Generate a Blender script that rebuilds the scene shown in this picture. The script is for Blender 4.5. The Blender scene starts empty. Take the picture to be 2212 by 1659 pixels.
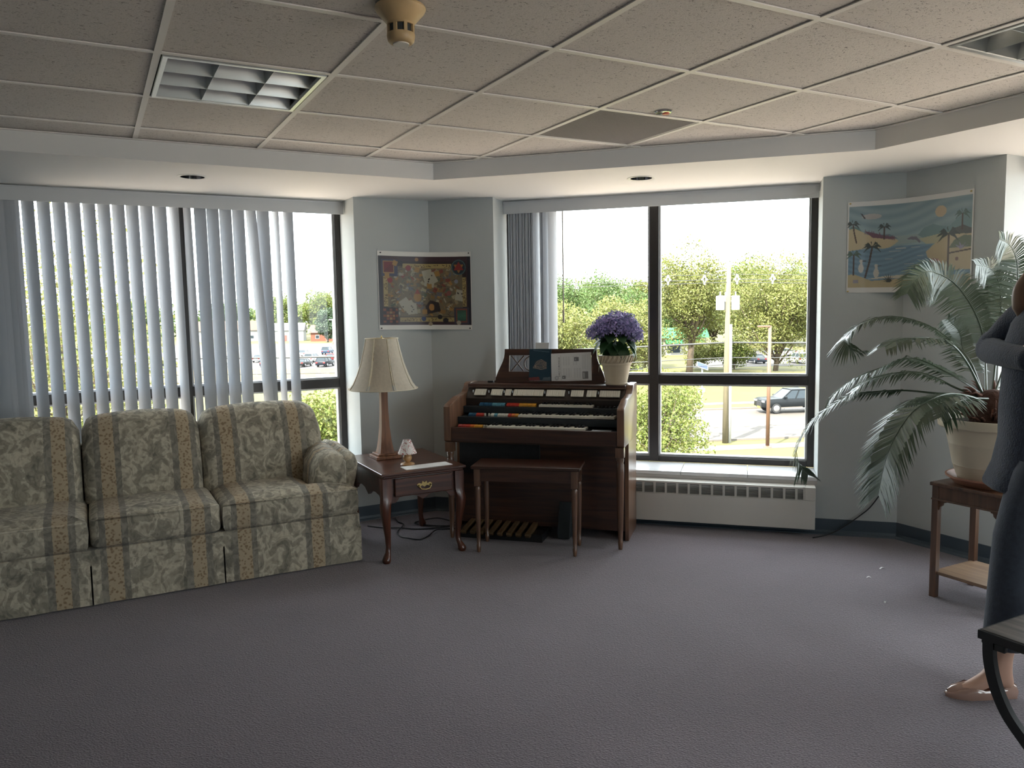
import bpy, bmesh, math, random
import numpy as np
from mathutils import Matrix, Vector

scene = bpy.context.scene
COL = scene.collection
rng = np.random.default_rng(7)
random.seed(7)
PI = math.pi

# ------------------------------------------------------------------ camera, sky, sun, exposure
CAM_H = 1.48
cam_d = bpy.data.cameras.new('camera')
cam_d.sensor_fit = 'HORIZONTAL'
cam_d.sensor_width = 36.0
cam_d.lens = 36.0 * 1700.0 / 2212.0
cam_d.clip_start = 0.05
cam_d.clip_end = 2000
cam = bpy.data.objects.new('camera', cam_d)
COL.objects.link(cam)
_w = np.array([[0.99986447, -0.01646342, 0.0], [-0.00152987, -0.09291296, 0.99567306], [-0.01639219, -0.99553811, -0.09292556]])
cam.matrix_world = Matrix(((_w[0, 0], -_w[0, 1], -_w[0, 2], 0.0), (_w[1, 0], -_w[1, 1], -_w[1, 2], 0.0),
                           (_w[2, 0], -_w[2, 1], -_w[2, 2], CAM_H), (0, 0, 0, 1)))
scene.camera = cam

world = bpy.data.worlds.new('sky')
scene.world = world
world.use_nodes = True
_bg = world.node_tree.nodes['Background']
SKY = (0.90, 0.955, 1.0)
SKY_STRENGTH = 7.0
_bg.inputs['Color'].default_value = (*SKY, 1)
_bg.inputs['Strength'].default_value = SKY_STRENGTH

sun_d = bpy.data.lights.new('sun', 'SUN')
sun_d.energy = 24.0
sun_d.color = (1.0, 0.92, 0.78)
sun_d.angle = math.radians(0.6)
sun = bpy.data.objects.new('sun', sun_d)
COL.objects.link(sun)
_az, _el = math.radians(55.0), math.radians(51.0)     # light travels away from the building, to the right
sun.rotation_euler = Vector((math.cos(_az) * math.cos(_el), math.sin(_az) * math.cos(_el), -math.sin(_el))).to_track_quat('-Z', 'Y').to_euler()

scene.view_settings.view_transform = 'Standard'
scene.view_settings.look = 'None'
scene.view_settings.exposure = 0.35
scene.view_settings.gamma = 1.0
scene.view_settings.use_curve_mapping = False
cy = scene.cycles
cy.use_denoising = True
cy.max_bounces = 10
cy.diffuse_bounces = 6
cy.glossy_bounces = 4
cy.transmission_bounces = 6
cy.transparent_max_bounces = 24
cy.caustics_reflective = False
cy.caustics_refractive = False
cy.sample_clamp_indirect = 8.0

# ------------------------------------------------------------------ the three wall frames of the octagonal room
A1 = math.radians(28.152)
ANG = {k: A1 - (k - 1) * PI / 4 for k in range(-3, 9)}


def Dv(k): return np.array([math.cos(ANG[k]), math.sin(ANG[k])])
def Nv(k): return np.array([-math.sin(ANG[k]), math.cos(ANG[k])])


def F(k, s, n, z=0.0, rot=0.0):
    """matrix: local x along wall k, local y outwards through wall k, z up"""
    p = Dv(k) * s + Nv(k) * n
    return Matrix.Translation((p[0], p[1], z)) @ Matrix.Rotation(ANG[k] + rot, 4, 'Z')


# ------------------------------------------------------------------ materials
MATS = {}


def mat(name, color=(0.5, 0.5, 0.5), rough=0.6, metal=0.0, noise=None, bump=None, spec=0.5, coat=0.0, sheen=0.0, translucent=0.0, island=0.0):
    """noise = (scale, amount, stretch xyz) colour variation; bump = (scale, strength)"""
    if name in MATS:
        return MATS[name]
    m = bpy.data.materials.new(name)
    m.use_nodes = True
    nt = m.node_tree
    N = nt.nodes
    b = N['Principled BSDF']
    b.inputs['Base Color'].default_value = (*color, 1)
    b.inputs['Roughness'].default_value = rough
    b.inputs['Metallic'].default_value = metal
    b.inputs['Specular IOR Level'].default_value = spec
    b.inputs['Coat Weight'].default_value = coat
    b.inputs['Sheen Weight'].default_value = sheen
    last = None
    tc = None
    if noise or bump:
        tc = N.new('ShaderNodeTexCoord')
    if noise:
        mp = N.new('ShaderNodeMapping')
        mp.inputs['Scale'].default_value = noise[2] if len(noise) > 2 else (1, 1, 1)
        nt.links.new(tc.outputs['Object'], mp.inputs['Vector'])
        tx = N.new('ShaderNodeTexNoise')
        tx.inputs['Scale'].default_value = noise[0]
        tx.inputs['Detail'].default_value = 6
        nt.links.new(mp.outputs['Vector'], tx.inputs['Vector'])
        rp = N.new('ShaderNodeValToRGB')
        a = noise[1]
        rp.color_ramp.elements[0].position = 0.3
        rp.color_ramp.elements[1].position = 0.7
        rp.color_ramp.elements[0].color = (*[c * (1 - a) for c in color], 1)
        rp.color_ramp.elements[1].color = (*[min(1, c * (1 + a)) for c in color], 1)
        nt.links.new(tx.outputs['Fac'], rp.inputs['Fac'])
        last = rp.outputs['Color']
    if island:
        g = N.new('ShaderNodeNewGeometry')
        hs = N.new('ShaderNodeHueSaturation')
        mr = N.new('ShaderNodeMapRange')
        mr.inputs['To Min'].default_value = 1 - island
        mr.inputs['To Max'].default_value = 1 + island
        nt.links.new(g.outputs['Random Per Island'], mr.inputs['Value'])
        nt.links.new(mr.outputs['Result'], hs.inputs['Value'])
        mh = N.new('ShaderNodeMapRange')
        mh.inputs['To Min'].default_value = 0.5 - island * 0.06
        mh.inputs['To Max'].default_value = 0.5 + island * 0.06
        nt.links.new(g.outputs['Random Per Island'], mh.inputs['Value'])
        nt.links.new(mh.outputs['Result'], hs.inputs['Hue'])
        if last:
            nt.links.new(last, hs.inputs['Color'])
        else:
            hs.inputs['Color'].default_value = (*color, 1)
        last = hs.outputs['Color']
    if last:
        nt.links.new(last, b.inputs['Base Color'])
    if bump:
        t2 = N.new('ShaderNodeTexNoise')
        t2.inputs['Scale'].default_value = bump[0]
        t2.inputs['Detail'].default_value = 4
        nt.links.new(tc.outputs['Object'], t2.inputs['Vector'])
        bp = N.new('ShaderNodeBump')
        bp.inputs['Strength'].default_value = bump[1]
        bp.inputs['Distance'].default_value = 0.01
        nt.links.new(t2.outputs['Fac'], bp.inputs['Height'])
        nt.links.new(bp.outputs['Normal'], b.inputs['Normal'])
    if translucent:
        tr = N.new('ShaderNodeBsdfTranslucent')
        if last:
            nt.links.new(last, tr.inputs['Color'])
        else:
            tr.inputs['Color'].default_value = (*color, 1)
        mx = N.new('ShaderNodeMixShader')
        mx.inputs['Fac'].default_value = translucent
        nt.links.new(b.outputs['BSDF'], mx.inputs[1])
        nt.links.new(tr.outputs['BSDF'], mx.inputs[2])
        nt.links.new(mx.outputs['Shader'], N['Material Output'].inputs['Surface'])
    MATS[name] = m
    return m


def glass_mat(name='window_glass', tint=(0.94, 0.96, 0.955), refl=0.018):
    if name in MATS:
        return MATS[name]
    m = bpy.data.materials.new(name)
    m.use_nodes = True
    nt = m.node_tree
    nt.nodes.remove(nt.nodes['Principled BSDF'])
    t = nt.nodes.new('ShaderNodeBsdfTransparent')
    t.inputs['Color'].default_value = (*tint, 1)
    g = nt.nodes.new('ShaderNodeBsdfGlossy')
    g.inputs['Roughness'].default_value = 0.02
    mx = nt.nodes.new('ShaderNodeMixShader')
    mx.inputs['Fac'].default_value = refl
    nt.links.new(t.outputs['BSDF'], mx.inputs[1])
    nt.links.new(g.outputs['BSDF'], mx.inputs[2])
    nt.links.new(mx.outputs['Shader'], nt.nodes['Material Output'].inputs['Surface'])
    MATS[name] = m
    return m


def attr_mat(name, attr='print', rough=0.6):
    if name in MATS:
        return MATS[name]
    m = bpy.data.materials.new(name)
    m.use_nodes = True
    nt = m.node_tree
    a = nt.nodes.new('ShaderNodeAttribute')
    a.attribute_name = attr
    nt.links.new(a.outputs['Color'], nt.nodes['Principled BSDF'].inputs['Base Color'])
    nt.nodes['Principled BSDF'].inputs['Roughness'].default_value = rough
    MATS[name] = m
    return m


def wood(name, c1, c2, rough=0.35, scale=1.0, axis='x', coat=0.2):
    if name in MATS:
        return MATS[name]
    m = bpy.data.materials.new(name)
    m.use_nodes = True
    nt = m.node_tree
    N = nt.nodes
    b = N['Principled BSDF']
    b.inputs['Roughness'].default_value = rough
    b.inputs['Coat Weight'].default_value = coat
    b.inputs['Coat Roughness'].default_value = 0.25
    tc = N.new('ShaderNodeTexCoord')
    mp = N.new('ShaderNodeMapping')
    st = {'x': (1.5, 22, 22), 'y': (22, 1.5, 22), 'z': (22, 22, 1.5)}[axis]
    mp.inputs['Scale'].default_value = [v * scale for v in st]
    nt.links.new(tc.outputs['Object'], mp.inputs['Vector'])
    tx = N.new('ShaderNodeTexNoise')
    tx.inputs['Scale'].default_value = 1.6
    tx.inputs['Detail'].default_value = 8
    tx.inputs['Distortion'].default_value = 0.6
    nt.links.new(mp.outputs['Vector'], tx.inputs['Vector'])
    rp = N.new('ShaderNodeValToRGB')
    rp.color_ramp.elements[0].position = 0.32
    rp.color_ramp.elements[1].position = 0.68
    rp.color_ramp.elements[0].color = (*c1, 1)
    rp.color_ramp.elements[1].color = (*c2, 1)
    nt.links.new(tx.outputs['Fac'], rp.inputs['Fac'])
    nt.links.new(rp.outputs['Color'], b.inputs['Base Color'])
    bp = N.new('ShaderNodeBump')
    bp.inputs['Strength'].default_value = 0.12
    bp.inputs['Distance'].default_value = 0.003
    nt.links.new(tx.outputs['Fac'], bp.inputs['Height'])
    nt.links.new(bp.outputs['Normal'], b.inputs['Normal'])
    MATS[name] = m
    return m


# ------------------------------------------------------------------ mesh helpers
class MB:
    """collects shapes and links them as ONE mesh object"""
    def __init__(self):
        self.v = []
        self.f = []

    def add(self, verts, faces, M=None):
        o = len(self.v)
        if M is not None:
            verts = [tuple(M @ Vector(p)) for p in verts]
        self.v.extend([tuple(p) for p in verts])
        self.f.extend([tuple(i + o for i in f) for f in faces])
        return self

    def box(self, x0, x1, y0, y1, z0, z1, bev=0.0, M=None, seg=2):
        if bev <= 0:
            v = [(x, y, z) for z in (z0, z1) for y in (y0, y1) for x in (x0, x1)]
            f = [(0, 2, 3, 1), (4, 5, 7, 6), (0, 1, 5, 4), (2, 6, 7, 3), (0, 4, 6, 2), (1, 3, 7, 5)]
            return self.add(v, f, M)
        bm = bmesh.new()
        bmesh.ops.create_cube(bm, size=1.0)
        for q in bm.verts:
            q.co = Vector(((x0 + x1) / 2 + q.co.x * (x1 - x0), (y0 + y1) / 2 + q.co.y * (y1 - y0), (z0 + z1) / 2 + q.co.z * (z1 - z0)))
        bmesh.ops.bevel(bm, geom=bm.edges[:], offset=bev, segments=seg, profile=0.5, affect='EDGES')
        return self.bm(bm, M)

    def bm(self, bm, M=None):
        bm.verts.index_update()
        v = [tuple(q.co) for q in bm.verts]
        f = [tuple(q.index for q in fc.verts) for fc in bm.faces]
        bm.free()
        return self.add(v, f, M)

    def prism(self, pts, h0, h1, axis='z', M=None, bev=0.0, seg=2):
        """outline pts (a,b) extruded along axis: z -> (a,b,h), x -> (h,a,b), y -> (a,h,b)"""
        mk = {'z': lambda a, b, h: (a, b, h), 'x': lambda a, b, h: (h, a, b), 'y': lambda a, b, h: (a, h, b)}[axis]
        n = len(pts)
        v = [mk(a, b, h0) for a, b in pts] + [mk(a, b, h1) for a, b in pts]
        f = [tuple(range(n - 1, -1, -1)), tuple(range(n, 2 * n))] + [(i, (i + 1) % n, n + (i + 1) % n, n + i) for i in range(n)]
        bm = bmesh.new()
        vs = [bm.verts.new(p) for p in v]
        for q in f:
            bm.faces.new([vs[i] for i in q])
        bmesh.ops.recalc_face_normals(bm, faces=bm.faces)
        if bev:
            bmesh.ops.bevel(bm, geom=bm.edges[:], offset=bev, segments=seg, profile=0.5, affect='EDGES')
        return self.bm(bm, M)

    def loft(self, rings, close=True, caps=True, M=None):
        """rings: list of equal-length point lists"""
        n = len(rings[0])
        v = [p for r in rings for p in r]
        f = []
        for i in range(len(rings) - 1):
            for j in range(n if close else n - 1):
                a, b = i * n + j, i * n + (j + 1) % n
                f.append((a, b, b + n, a + n))
        if caps and close:
            f.append(tuple(range(n - 1, -1, -1)))
            f.append(tuple(range((len(rings) - 1) * n, len(rings) * n)))
        return self.add(v, f, M)

    def lathe(self, prof, seg=24, M=None, caps=True):
        rings = [[(r * math.cos(2 * PI * j / seg), r * math.sin(2 * PI * j / seg), z) for j in range(seg)] for r, z in prof]
        return self.loft(rings, True, caps, M)

    def tube(self, pts, rad, seg=8, M=None):
        pts = [Vector(p) for p in pts]
        rad = rad if hasattr(rad, '__len__') else [rad] * len(pts)
        up = Vector((0, 0, 1))
        rings = []
        prev = None
        for i, p in enumerate(pts):
            t = (pts[min(i + 1, len(pts) - 1)] - pts[max(i - 1, 0)]).normalized()
            if prev is None:
                a = t.cross(up)
                if a.length < 1e-3:
                    a = t.cross(Vector((1, 0, 0)))
            else:
                a = prev - t * prev.dot(t)
            a.normalize()
            prev = a
            b = t.cross(a)
            rings.append([tuple(p + (a * math.cos(2 * PI * j / seg) + b * math.sin(2 * PI * j / seg)) * rad[i]) for j in range(seg)])
        return self.loft(rings, True, True, M)

    def ball(self, c, r, seg=12, rings=8, M=None):
        pr = [(max(1e-4, math.sin(PI * i / rings)), -math.cos(PI * i / rings)) for i in range(rings + 1)]
        rx, ry, rz = r if hasattr(r, '__len__') else (r, r, r)
        rr = [[(c[0] + rx * q * math.cos(2 * PI * j / seg), c[1] + ry * q * math.sin(2 * PI * j / seg), c[2] + rz * z) for j in range(seg)] for q, z in pr]
        return self.loft(rr, True, True, M)

    def rbox(self, x0, x1, y0, y1, z0, z1, r, n=8, puff=(0, 0, 0), M=None, fn=None):
        """soft cushion: rounded box with a crown on each pair of faces"""
        bm = bmesh.new()
        bmesh.ops.create_cube(bm, size=2.0)
        bmesh.ops.subdivide_edges(bm, edges=bm.edges[:], cuts=n, use_grid_fill=True)
        hx, hy, hz = (x1 - x0) / 2, (y1 - y0) / 2, (z1 - z0) / 2
        c = Vector(((x0 + x1) / 2, (y0 + y1) / 2, (z0 + z1) / 2))
        for q in bm.verts:
            u = Vector(q.co)
            # push samples towards the edges so that the rounding is well resolved
            u = Vector([math.copysign(abs(t) ** 0.8, t) for t in u])
            p = Vector((u.x * hx, u.y * hy, u.z * hz))
            core = Vector((max(-hx + r, min(hx - r, p.x)), max(-hy + r, min(hy - r, p.y)), max(-hz + r, min(hz - r, p.z))))
            d = p - core
            if d.length > 1e-6:
                m_ = max(abs(d.x), abs(d.y), abs(d.z))
                p = core + d.normalized() * min(r, m_ if m_ < r else r)
            a, b_, c_ = 1 - u.x ** 2, 1 - u.y ** 2, 1 - u.z ** 2
            p.z += puff[2] * a * b_ * u.z
            p.y += puff[1] * a * c_ * u.y
            p.x += puff[0] * b_ * c_ * u.x
            q.co = c + p
            if fn:
                q.co = Vector(fn(q.co))
        return self.bm(bm, M)

    def build(self, name, m, parent=None, smooth=False, M=None, kind=None):
        me = bpy.data.meshes.new(name)
        me.from_pydata(self.v, [], self.f)
        return link(name, me, m, parent, smooth, M, kind)


def link(name, me, m, parent=None, smooth=False, M=None, kind=None):
    bm = bmesh.new()
    bm.from_mesh(me)
    bmesh.ops.recalc_face_normals(bm, faces=bm.faces)
    bm.to_mesh(me)
    bm.free()
    if smooth:
        me.polygons.foreach_set('use_smooth', [True] * len(me.polygons))
        if smooth is not True:
            me.set_sharp_from_angle(angle=math.radians(smooth))
    if m is not None:
        for q in (m if isinstance(m, (list, tuple)) else [m]):
            me.materials.append(q)
    o = bpy.data.objects.new(name, me)
    COL.objects.link(o)
    if parent is not None:
        o.parent = parent
    if M is not None:
        o.matrix_local = M
    if kind:
        o['kind'] = kind
    return o


def fast_mesh(name, V, Q, m, parent=None, smooth=False, M=None, kind=None):
    """big meshes: V (n,3) array, Q (k,3|4) index array"""
    me = bpy.data.meshes.new(name)
    V = np.asarray(V, np.float32)
    Q = np.asarray(Q, np.int32)
    k = Q.shape[1]
    me.vertices.add(len(V))
    me.vertices.foreach_set('co', V.ravel())
    me.loops.add(Q.size)
    me.loops.foreach_set('vertex_index', Q.ravel())
    me.polygons.add(len(Q))
    me.polygons.foreach_set('loop_start', np.arange(0, Q.size, k, dtype=np.int32))
    me.polygons.foreach_set('loop_total', np.full(len(Q), k, np.int32))
    if smooth:
        me.polygons.foreach_set('use_smooth', np.ones(len(Q), bool))
    me.update(calc_edges=True)
    me.materials.append(m)
    o = bpy.data.objects.new(name, me)
    COL.objects.link(o)
    if parent is not None:
        o.parent = parent
    if M is not None:
        o.matrix_local = M
    if kind:
        o['kind'] = kind
    return o


def tag(o, label=None, cat=None, group=None, kind=None):
    if label:
        o['label'] = label
    if cat:
        o['category'] = cat
    if group:
        o['group'] = group
    if kind:
        o['kind'] = kind
    return o


def thing(name, label, cat, M=None, group=None):
    o = bpy.data.objects.new(name, None)
    o.empty_display_size = 0.05
    COL.objects.link(o)
    if M is not None:
        o.matrix_world = M
    return tag(o, label, cat, group)


def structure(o, label=None):
    o['kind'] = 'structure'
    if label:
        o['label'] = label
    return o


def part_copy(o, parent, M=None, name=None):
    c = o.copy()
    COL.objects.link(c)
    c.parent = parent
    if M is not None:
        c.matrix_local = M
    return c


def copy_tree(o, M=None, parent=None):
    c = o.copy()
    COL.objects.link(c)
    c.parent = parent
    if M is not None:
        c.matrix_world = M
    for ch in list(o.children):
        copy_tree(ch, None, c)
    return c


def catmull(P, n=6):
    P = [np.array(p, float) for p in P]
    P = [2 * P[0] - P[1]] + P + [2 * P[-1] - P[-2]]
    out = []
    for i in range(1, len(P) - 2):
        p0, p1, p2, p3 = P[i - 1:i + 3]
        for j in range(n):
            t = j / n
            out.append(0.5 * ((2 * p1) + (-p0 + p2) * t + (2 * p0 - 5 * p1 + 4 * p2 - p3) * t * t + (-p0 + 3 * p1 - 3 * p2 + p3) * t ** 3))
    out.append(P[-2])
    return out


def clip_poly(poly, nrm, d):
    """keep the side with p.nrm <= d"""
    out = []
    for i in range(len(poly)):
        a, b = np.array(poly[i]), np.array(poly[(i + 1) % len(poly)])
        da, db = a @ nrm - d, b @ nrm - d
        if da <= 0:
            out.append(a)
        if da * db < 0:
            out.append(a + (b - a) * da / (da - db))
    return out


# ------------------------------------------------------------------ shared materials
M_wall = mat('wall_paint', (0.425, 0.452, 0.452), 0.75, bump=(220, 0.08))
M_white = mat('white_paint', (0.70, 0.70, 0.69), 0.7, bump=(180, 0.05))
M_base = mat('vinyl_baseboard', (0.045, 0.065, 0.085), 0.45)
M_frame = mat('bronze_aluminium', (0.034, 0.031, 0.030), 0.4, 0.2)
M_bead = mat('glazing_bead', (0.55, 0.56, 0.58), 0.4, 0.2)
M_glass = glass_mat()
M_blind = mat('blind_vinyl', (0.49, 0.515, 0.555), 0.5, translucent=0.22)
M_valance = mat('valance_vinyl', (0.52, 0.54, 0.56), 0.5)
M_cord = mat('black_cord', (0.012, 0.012, 0.014), 0.45)
M_brass = mat('aged_brass', (0.38, 0.28, 0.12), 0.35, 1.0)
M_chrome = mat('chrome', (0.75, 0.75, 0.76), 0.12, 1.0)
M_black = mat('black_lacquer', (0.012, 0.012, 0.013), 0.35)
M_paper = mat('white_paper', (0.78, 0.78, 0.77), 0.7)

# ------------------------------------------------------------------ room shell
Z_SOF, Z_CEIL = 2.28, 2.38
_c = 1.525 * Nv(1) + 0.58 * Nv(3)
WN = {k: float(_c @ Nv(k)) + 3.86 for k in range(1, 9)}
WN.update({1: 5.385, 2: 5.375, 3: 4.44})
FN = {k: WN[k] - 0.84 for k in WN}
FN.update({1: 4.53, 2: 4.55, 3: 3.65})


def meet(k1, n1, k2, n2):
    return np.linalg.solve(np.stack([Nv(k1), Nv(k2)]), [n1, n2])


def octagon(NN, off=0.0):
    # corner i lies between wall i-1 and wall i
    return [meet((k - 2) % 8 + 1, NN[(k - 2) % 8 + 1] + off, k, NN[k] + off) for k in range(1, 9)]


OUT_T = 0.36
inner, outer = octagon(WN), octagon(WN, OUT_T)
WIN = {1: (-0.525, 1.66), 2: (-1.747, 0.43), 3: (-2.568, -0.39)}
WIN[4] = (-1.1 - 1.0, 1.1 - 1.0)


def mat_carpet():
    m = bpy.data.materials.new('carpet')
    m.use_nodes = True
    nt = m.node_tree
    N = nt.nodes
    b = N['Principled BSDF']
    b.inputs['Roughness'].default_value = 0.95
    b.inputs['Specular IOR Level'].default_value = 0.15
    b.inputs['Sheen Weight'].default_value = 0.25
    b.inputs['Sheen Roughness'].default_value = 0.5
    tc = N.new('ShaderNodeTexCoord')
    mp = N.new('ShaderNodeMapping')
    mp.inputs['Rotation'].default_value = (0, 0, math.radians(-20))
    mp.inputs['Scale'].default_value = (1.0, 2.0, 1.0)
    nt.links.new(tc.outputs['Object'], mp.inputs['Vector'])
    v = N.new('ShaderNodeTexVoronoi')
    v.inputs['Scale'].default_value = 120
    nt.links.new(mp.outputs['Vector'], v.inputs['Vector'])
    n = N.new('ShaderNodeTexNoise')
    n.inputs['Scale'].default_value = 160
    n.inputs['Detail'].default_value = 3
    nt.links.new(mp.outputs['Vector'], n.inputs['Vector'])
    big = N.new('ShaderNodeTexNoise')
    big.inputs['Scale'].default_value = 2.2
    big.inputs['Detail'].default_value = 5
    nt.links.new(tc.outputs['Object'], big.inputs['Vector'])
    rp = N.new('ShaderNodeValToRGB')
    rp.color_ramp.elements[0].position = 0.28
    rp.color_ramp.elements[1].position = 0.72
    rp.color_ramp.elements[0].color = (0.070, 0.058, 0.068, 1)
    rp.color_ramp.elements[1].color = (0.205, 0.172, 0.195, 1)
    nt.links.new(n.outputs['Fac'], rp.inputs['Fac'])
    r2 = N.new('ShaderNodeMapRange')
    r2.inputs['To Min'].default_value = 0.85
    r2.inputs['To Max'].default_value = 1.15
    nt.links.new(big.outputs['Fac'], r2.inputs['Value'])
    mx = N.new('ShaderNodeVectorMath')
    mx.operation = 'SCALE'
    nt.links.new(rp.outputs['Color'], mx.inputs[0])
    nt.links.new(r2.outputs['Result'], mx.inputs['Scale'])
    nt.links.new(mx.outputs['Vector'], b.inputs['Base Color'])
    bp = N.new('ShaderNodeBump')
    bp.inputs['Strength'].default_value = 0.7
    bp.inputs['Distance'].default_value = 0.004
    nt.links.new(v.outputs['Distance'], bp.inputs['Height'])
    nt.links.new(bp.outputs['Normal'], b.inputs['Normal'])
    return m


def mat_tile():
    m = bpy.data.materials.new('acoustic_tile')
    m.use_nodes = True
    nt = m.node_tree
    N = nt.nodes
    b = N['Principled BSDF']
    b.inputs['Roughness'].default_value = 0.9
    tc = N.new('ShaderNodeTexCoord')
    oi = N.new('ShaderNodeObjectInfo')
    ad = N.new('ShaderNodeVectorMath')
    ad.operation = 'ADD'
    nt.links.new(tc.outputs['Object'], ad.inputs[0])
    nt.links.new(oi.outputs['Location'], ad.inputs[1])
    mp = N.new('ShaderNodeMapping')
    mp.inputs['Scale'].default_value = (1.0, 2.3, 1.0)
    mp.inputs['Rotation'].default_value = (0, 0, 0.5)
    nt.links.new(ad.outputs['Vector'], mp.inputs['Vector'])
    n = N.new('ShaderNodeTexNoise')
    n.inputs['Scale'].default_value = 66
    n.inputs['Detail'].default_value = 1.5
    n.inputs['Distortion'].default_value = 1.6
    nt.links.new(mp.outputs['Vector'], n.inputs['Vector'])
    rp = N.new('ShaderNodeValToRGB')
    rp.color_ramp.elements[0].position = 0.635
    rp.color_ramp.elements[1].position = 0.685
    rp.color_ramp.elements[0].color = (0.66, 0.625, 0.59, 1)
    rp.color_ramp.elements[1].color = (0.20, 0.19, 0.175, 1)  # fissure specks: the shade inside the holes is put into the colour
    nt.links.new(n.outputs['Fac'], rp.inputs['Fac'])
    nt.links.new(rp.outputs['Color'], b.inputs['Base Color'])
    bp = N.new('ShaderNodeBump')
    bp.invert = True
    bp.inputs['Strength'].default_value = 0.5
    bp.inputs['Distance'].default_value = 0.004
    nt.links.new(rp.outputs['Alpha'], bp.inputs['Height'])
    nt.links.new(n.outputs['Fac'], bp.inputs['Height'])
    nt.links.new(bp.outputs['Normal'], b.inputs['Normal'])
    return m


M_carpet, M_tile = mat_carpet(), mat_tile()
M_grid = mat('ceiling_grid_metal', (0.78, 0.76, 0.72), 0.45)

b = MB()
b.prism([tuple(p) for p in outer], -0.25, 0.0)
structure(b.build('floor', M_carpet), 'dark violet grey loop pile carpet')

SIDES = {1: 'left', 2: 'back', 3: 'right', 4: 'right_rear', 5: 'rear', 6: 'rear_left', 7: 'far_left', 8: 'left_rear'}
walls = {}
for k in range(1, 9):
    ia, ib = inner[k - 1], inner[k % 8]
    oa, ob = outer[k - 1], outer[k % 8]
    sa, sb = ia @ Dv(k), ib @ Dv(k)
    soa, sob = oa @ Dv(k), ob @ Dv(k)
    b = MB()
    n0, n1 = WN[k], WN[k] + OUT_T
    lo_s, hi_s = min(sa, sb), max(sa, sb)
    lo_o, hi_o = min(soa, sob), max(soa, sob)
    if k in WIN:
        w0, w1 = WIN[k]
        b.prism([(lo_s, n0), (w0, n0), (w0, n1), (lo_o, n1)], 0.0, 2.5)
        b.prism([(w1, n0), (hi_s, n0), (hi_o, n1), (w1, n1)], 0.0, 2.5)
        b.prism([(w0, n0), (w1, n0), (w1, n1), (w0, n1)], 0.0, 0.325)
        b.prism([(w0, n0 + 0.28), (w1, n0 + 0.28), (w1, n1), (w0, n1)], Z_SOF, 2.5)
    else:
        b.prism([(lo_s, n0), (hi_s, n0), (hi_o, n1), (lo_o, n1)], 0.0, 2.5)
    o = b.build('wall_' + SIDES[k], M_wall, M=Matrix.Rotation(ANG[k], 4, 'Z'))
    structure(o)
    walls[k] = o

# ceiling: backing slab, lay-in tiles, T bars
fas = octagon(FN)
b = MB()
b.prism([tuple(p) for p in octagon(WN, 0.5)], 2.5, 2.62)
ceiling = structure(b.build('ceiling', M_white), 'suspended ceiling of fissured acoustic tiles')
T = 0.61
S0, NN0 = -0.347, 4.859


def cell(i, j):
    """centre of the ceiling cell between lines L_i, L_i+1 and rows B_j, B_j+1 in frame 1"""
    return S0 + (i + 0.5) * T, NN0 - (j + 0.5) * T


SPECIAL = {(1, 2): 'light', (5, 5): 'light', (4, 2): 'grille'}
tile_me = None
for i in range(-6, 8):
    for j in range(-1, 13):
        s, n = cell(i, j)
        h = T / 2 - 0.003
        quad = [np.array([s - h, n - h]), np.array([s + h, n - h]), np.array([s + h, n + h]), np.array([s - h, n + h])]
        poly = quad
        for k in range(1, 9):
            a = ANG[k] - ANG[1]
            nv = np.array([-math.sin(a), math.cos(a)])
            poly = clip_poly(poly, nv, FN[k])
            if not poly:
                break
        if len(poly) < 3:
            continue
        ar = 0.5 * abs(sum(poly[q][0] * poly[(q + 1) % len(poly)][1] - poly[(q + 1) % len(poly)][0] * poly[q][1] for q in range(len(poly))))
        if ar < 0.002 or (i, j) in SPECIAL:
            continue
        full = ar > 4 * h * h - 1e-4
        M = F(1, s, n, Z_CEIL + 0.006)
        if full and tile_me:
            o = bpy.data.objects.new('ceiling_tile', tile_me)
            COL.objects.link(o)
        else:
            t = MB()
            t.prism([(p[0] - s, p[1] - n) for p in poly], 0.0, 0.016)
            o = t.build('ceiling_tile', M_tile)
            if full:
                tile_me = o.data
        o.parent = ceiling
        o.matrix_local = M


def bar(p, q, nm='grid_bar'):
    """T bar between two frame-1 points, clipped to the fascia"""
    p, q = np.array(p, float), np.array(q, float)
    t0, t1 = 0.0, 1.0
    for k in range(1, 9):
        a = ANG[k] - ANG[1]
        nv = np.array([-math.sin(a), math.cos(a)])
        dp, dq = p @ nv - FN[k], q @ nv - FN[k]
        if dp > 0 and dq > 0:
            return
        if dp > 0:
            t0 = max(t0, dp / (dp - dq))
        elif dq > 0:
            t1 = min(t1, dp / (dp - dq))
    if t1 - t0 < 0.01:
        return
    a_, b_ = p + (q - p) * t0, p + (q - p) * t1
    L = np.linalg.norm(b_ - a_)
    ang = math.atan2(b_[1] - a_[1], b_[0] - a_[0])
    t = MB()
    t.box(0, L, -0.012, 0.012, 0, 0.004)
    t.box(0, L, -0.0015, 0.0015, 0.004, 0.03)
    o = t.build(nm, M_grid, ceiling)
    o.matrix_local = F(1, a_[0], a_[1], Z_CEIL) @ Matrix.Rotation(ang, 4, 'Z')


for i in range(-6, 9):
    bar((S0 + i * T, NN0 - 12 * T), (S0 + i * T, NN0 + T))
for j in range(0, 13):
    for i in range(-6, 8):
        s = S0 + i * T
        bar((s + 0.012, NN0 - j * T), (s + T - 0.012, NN0 - j * T))

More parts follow.
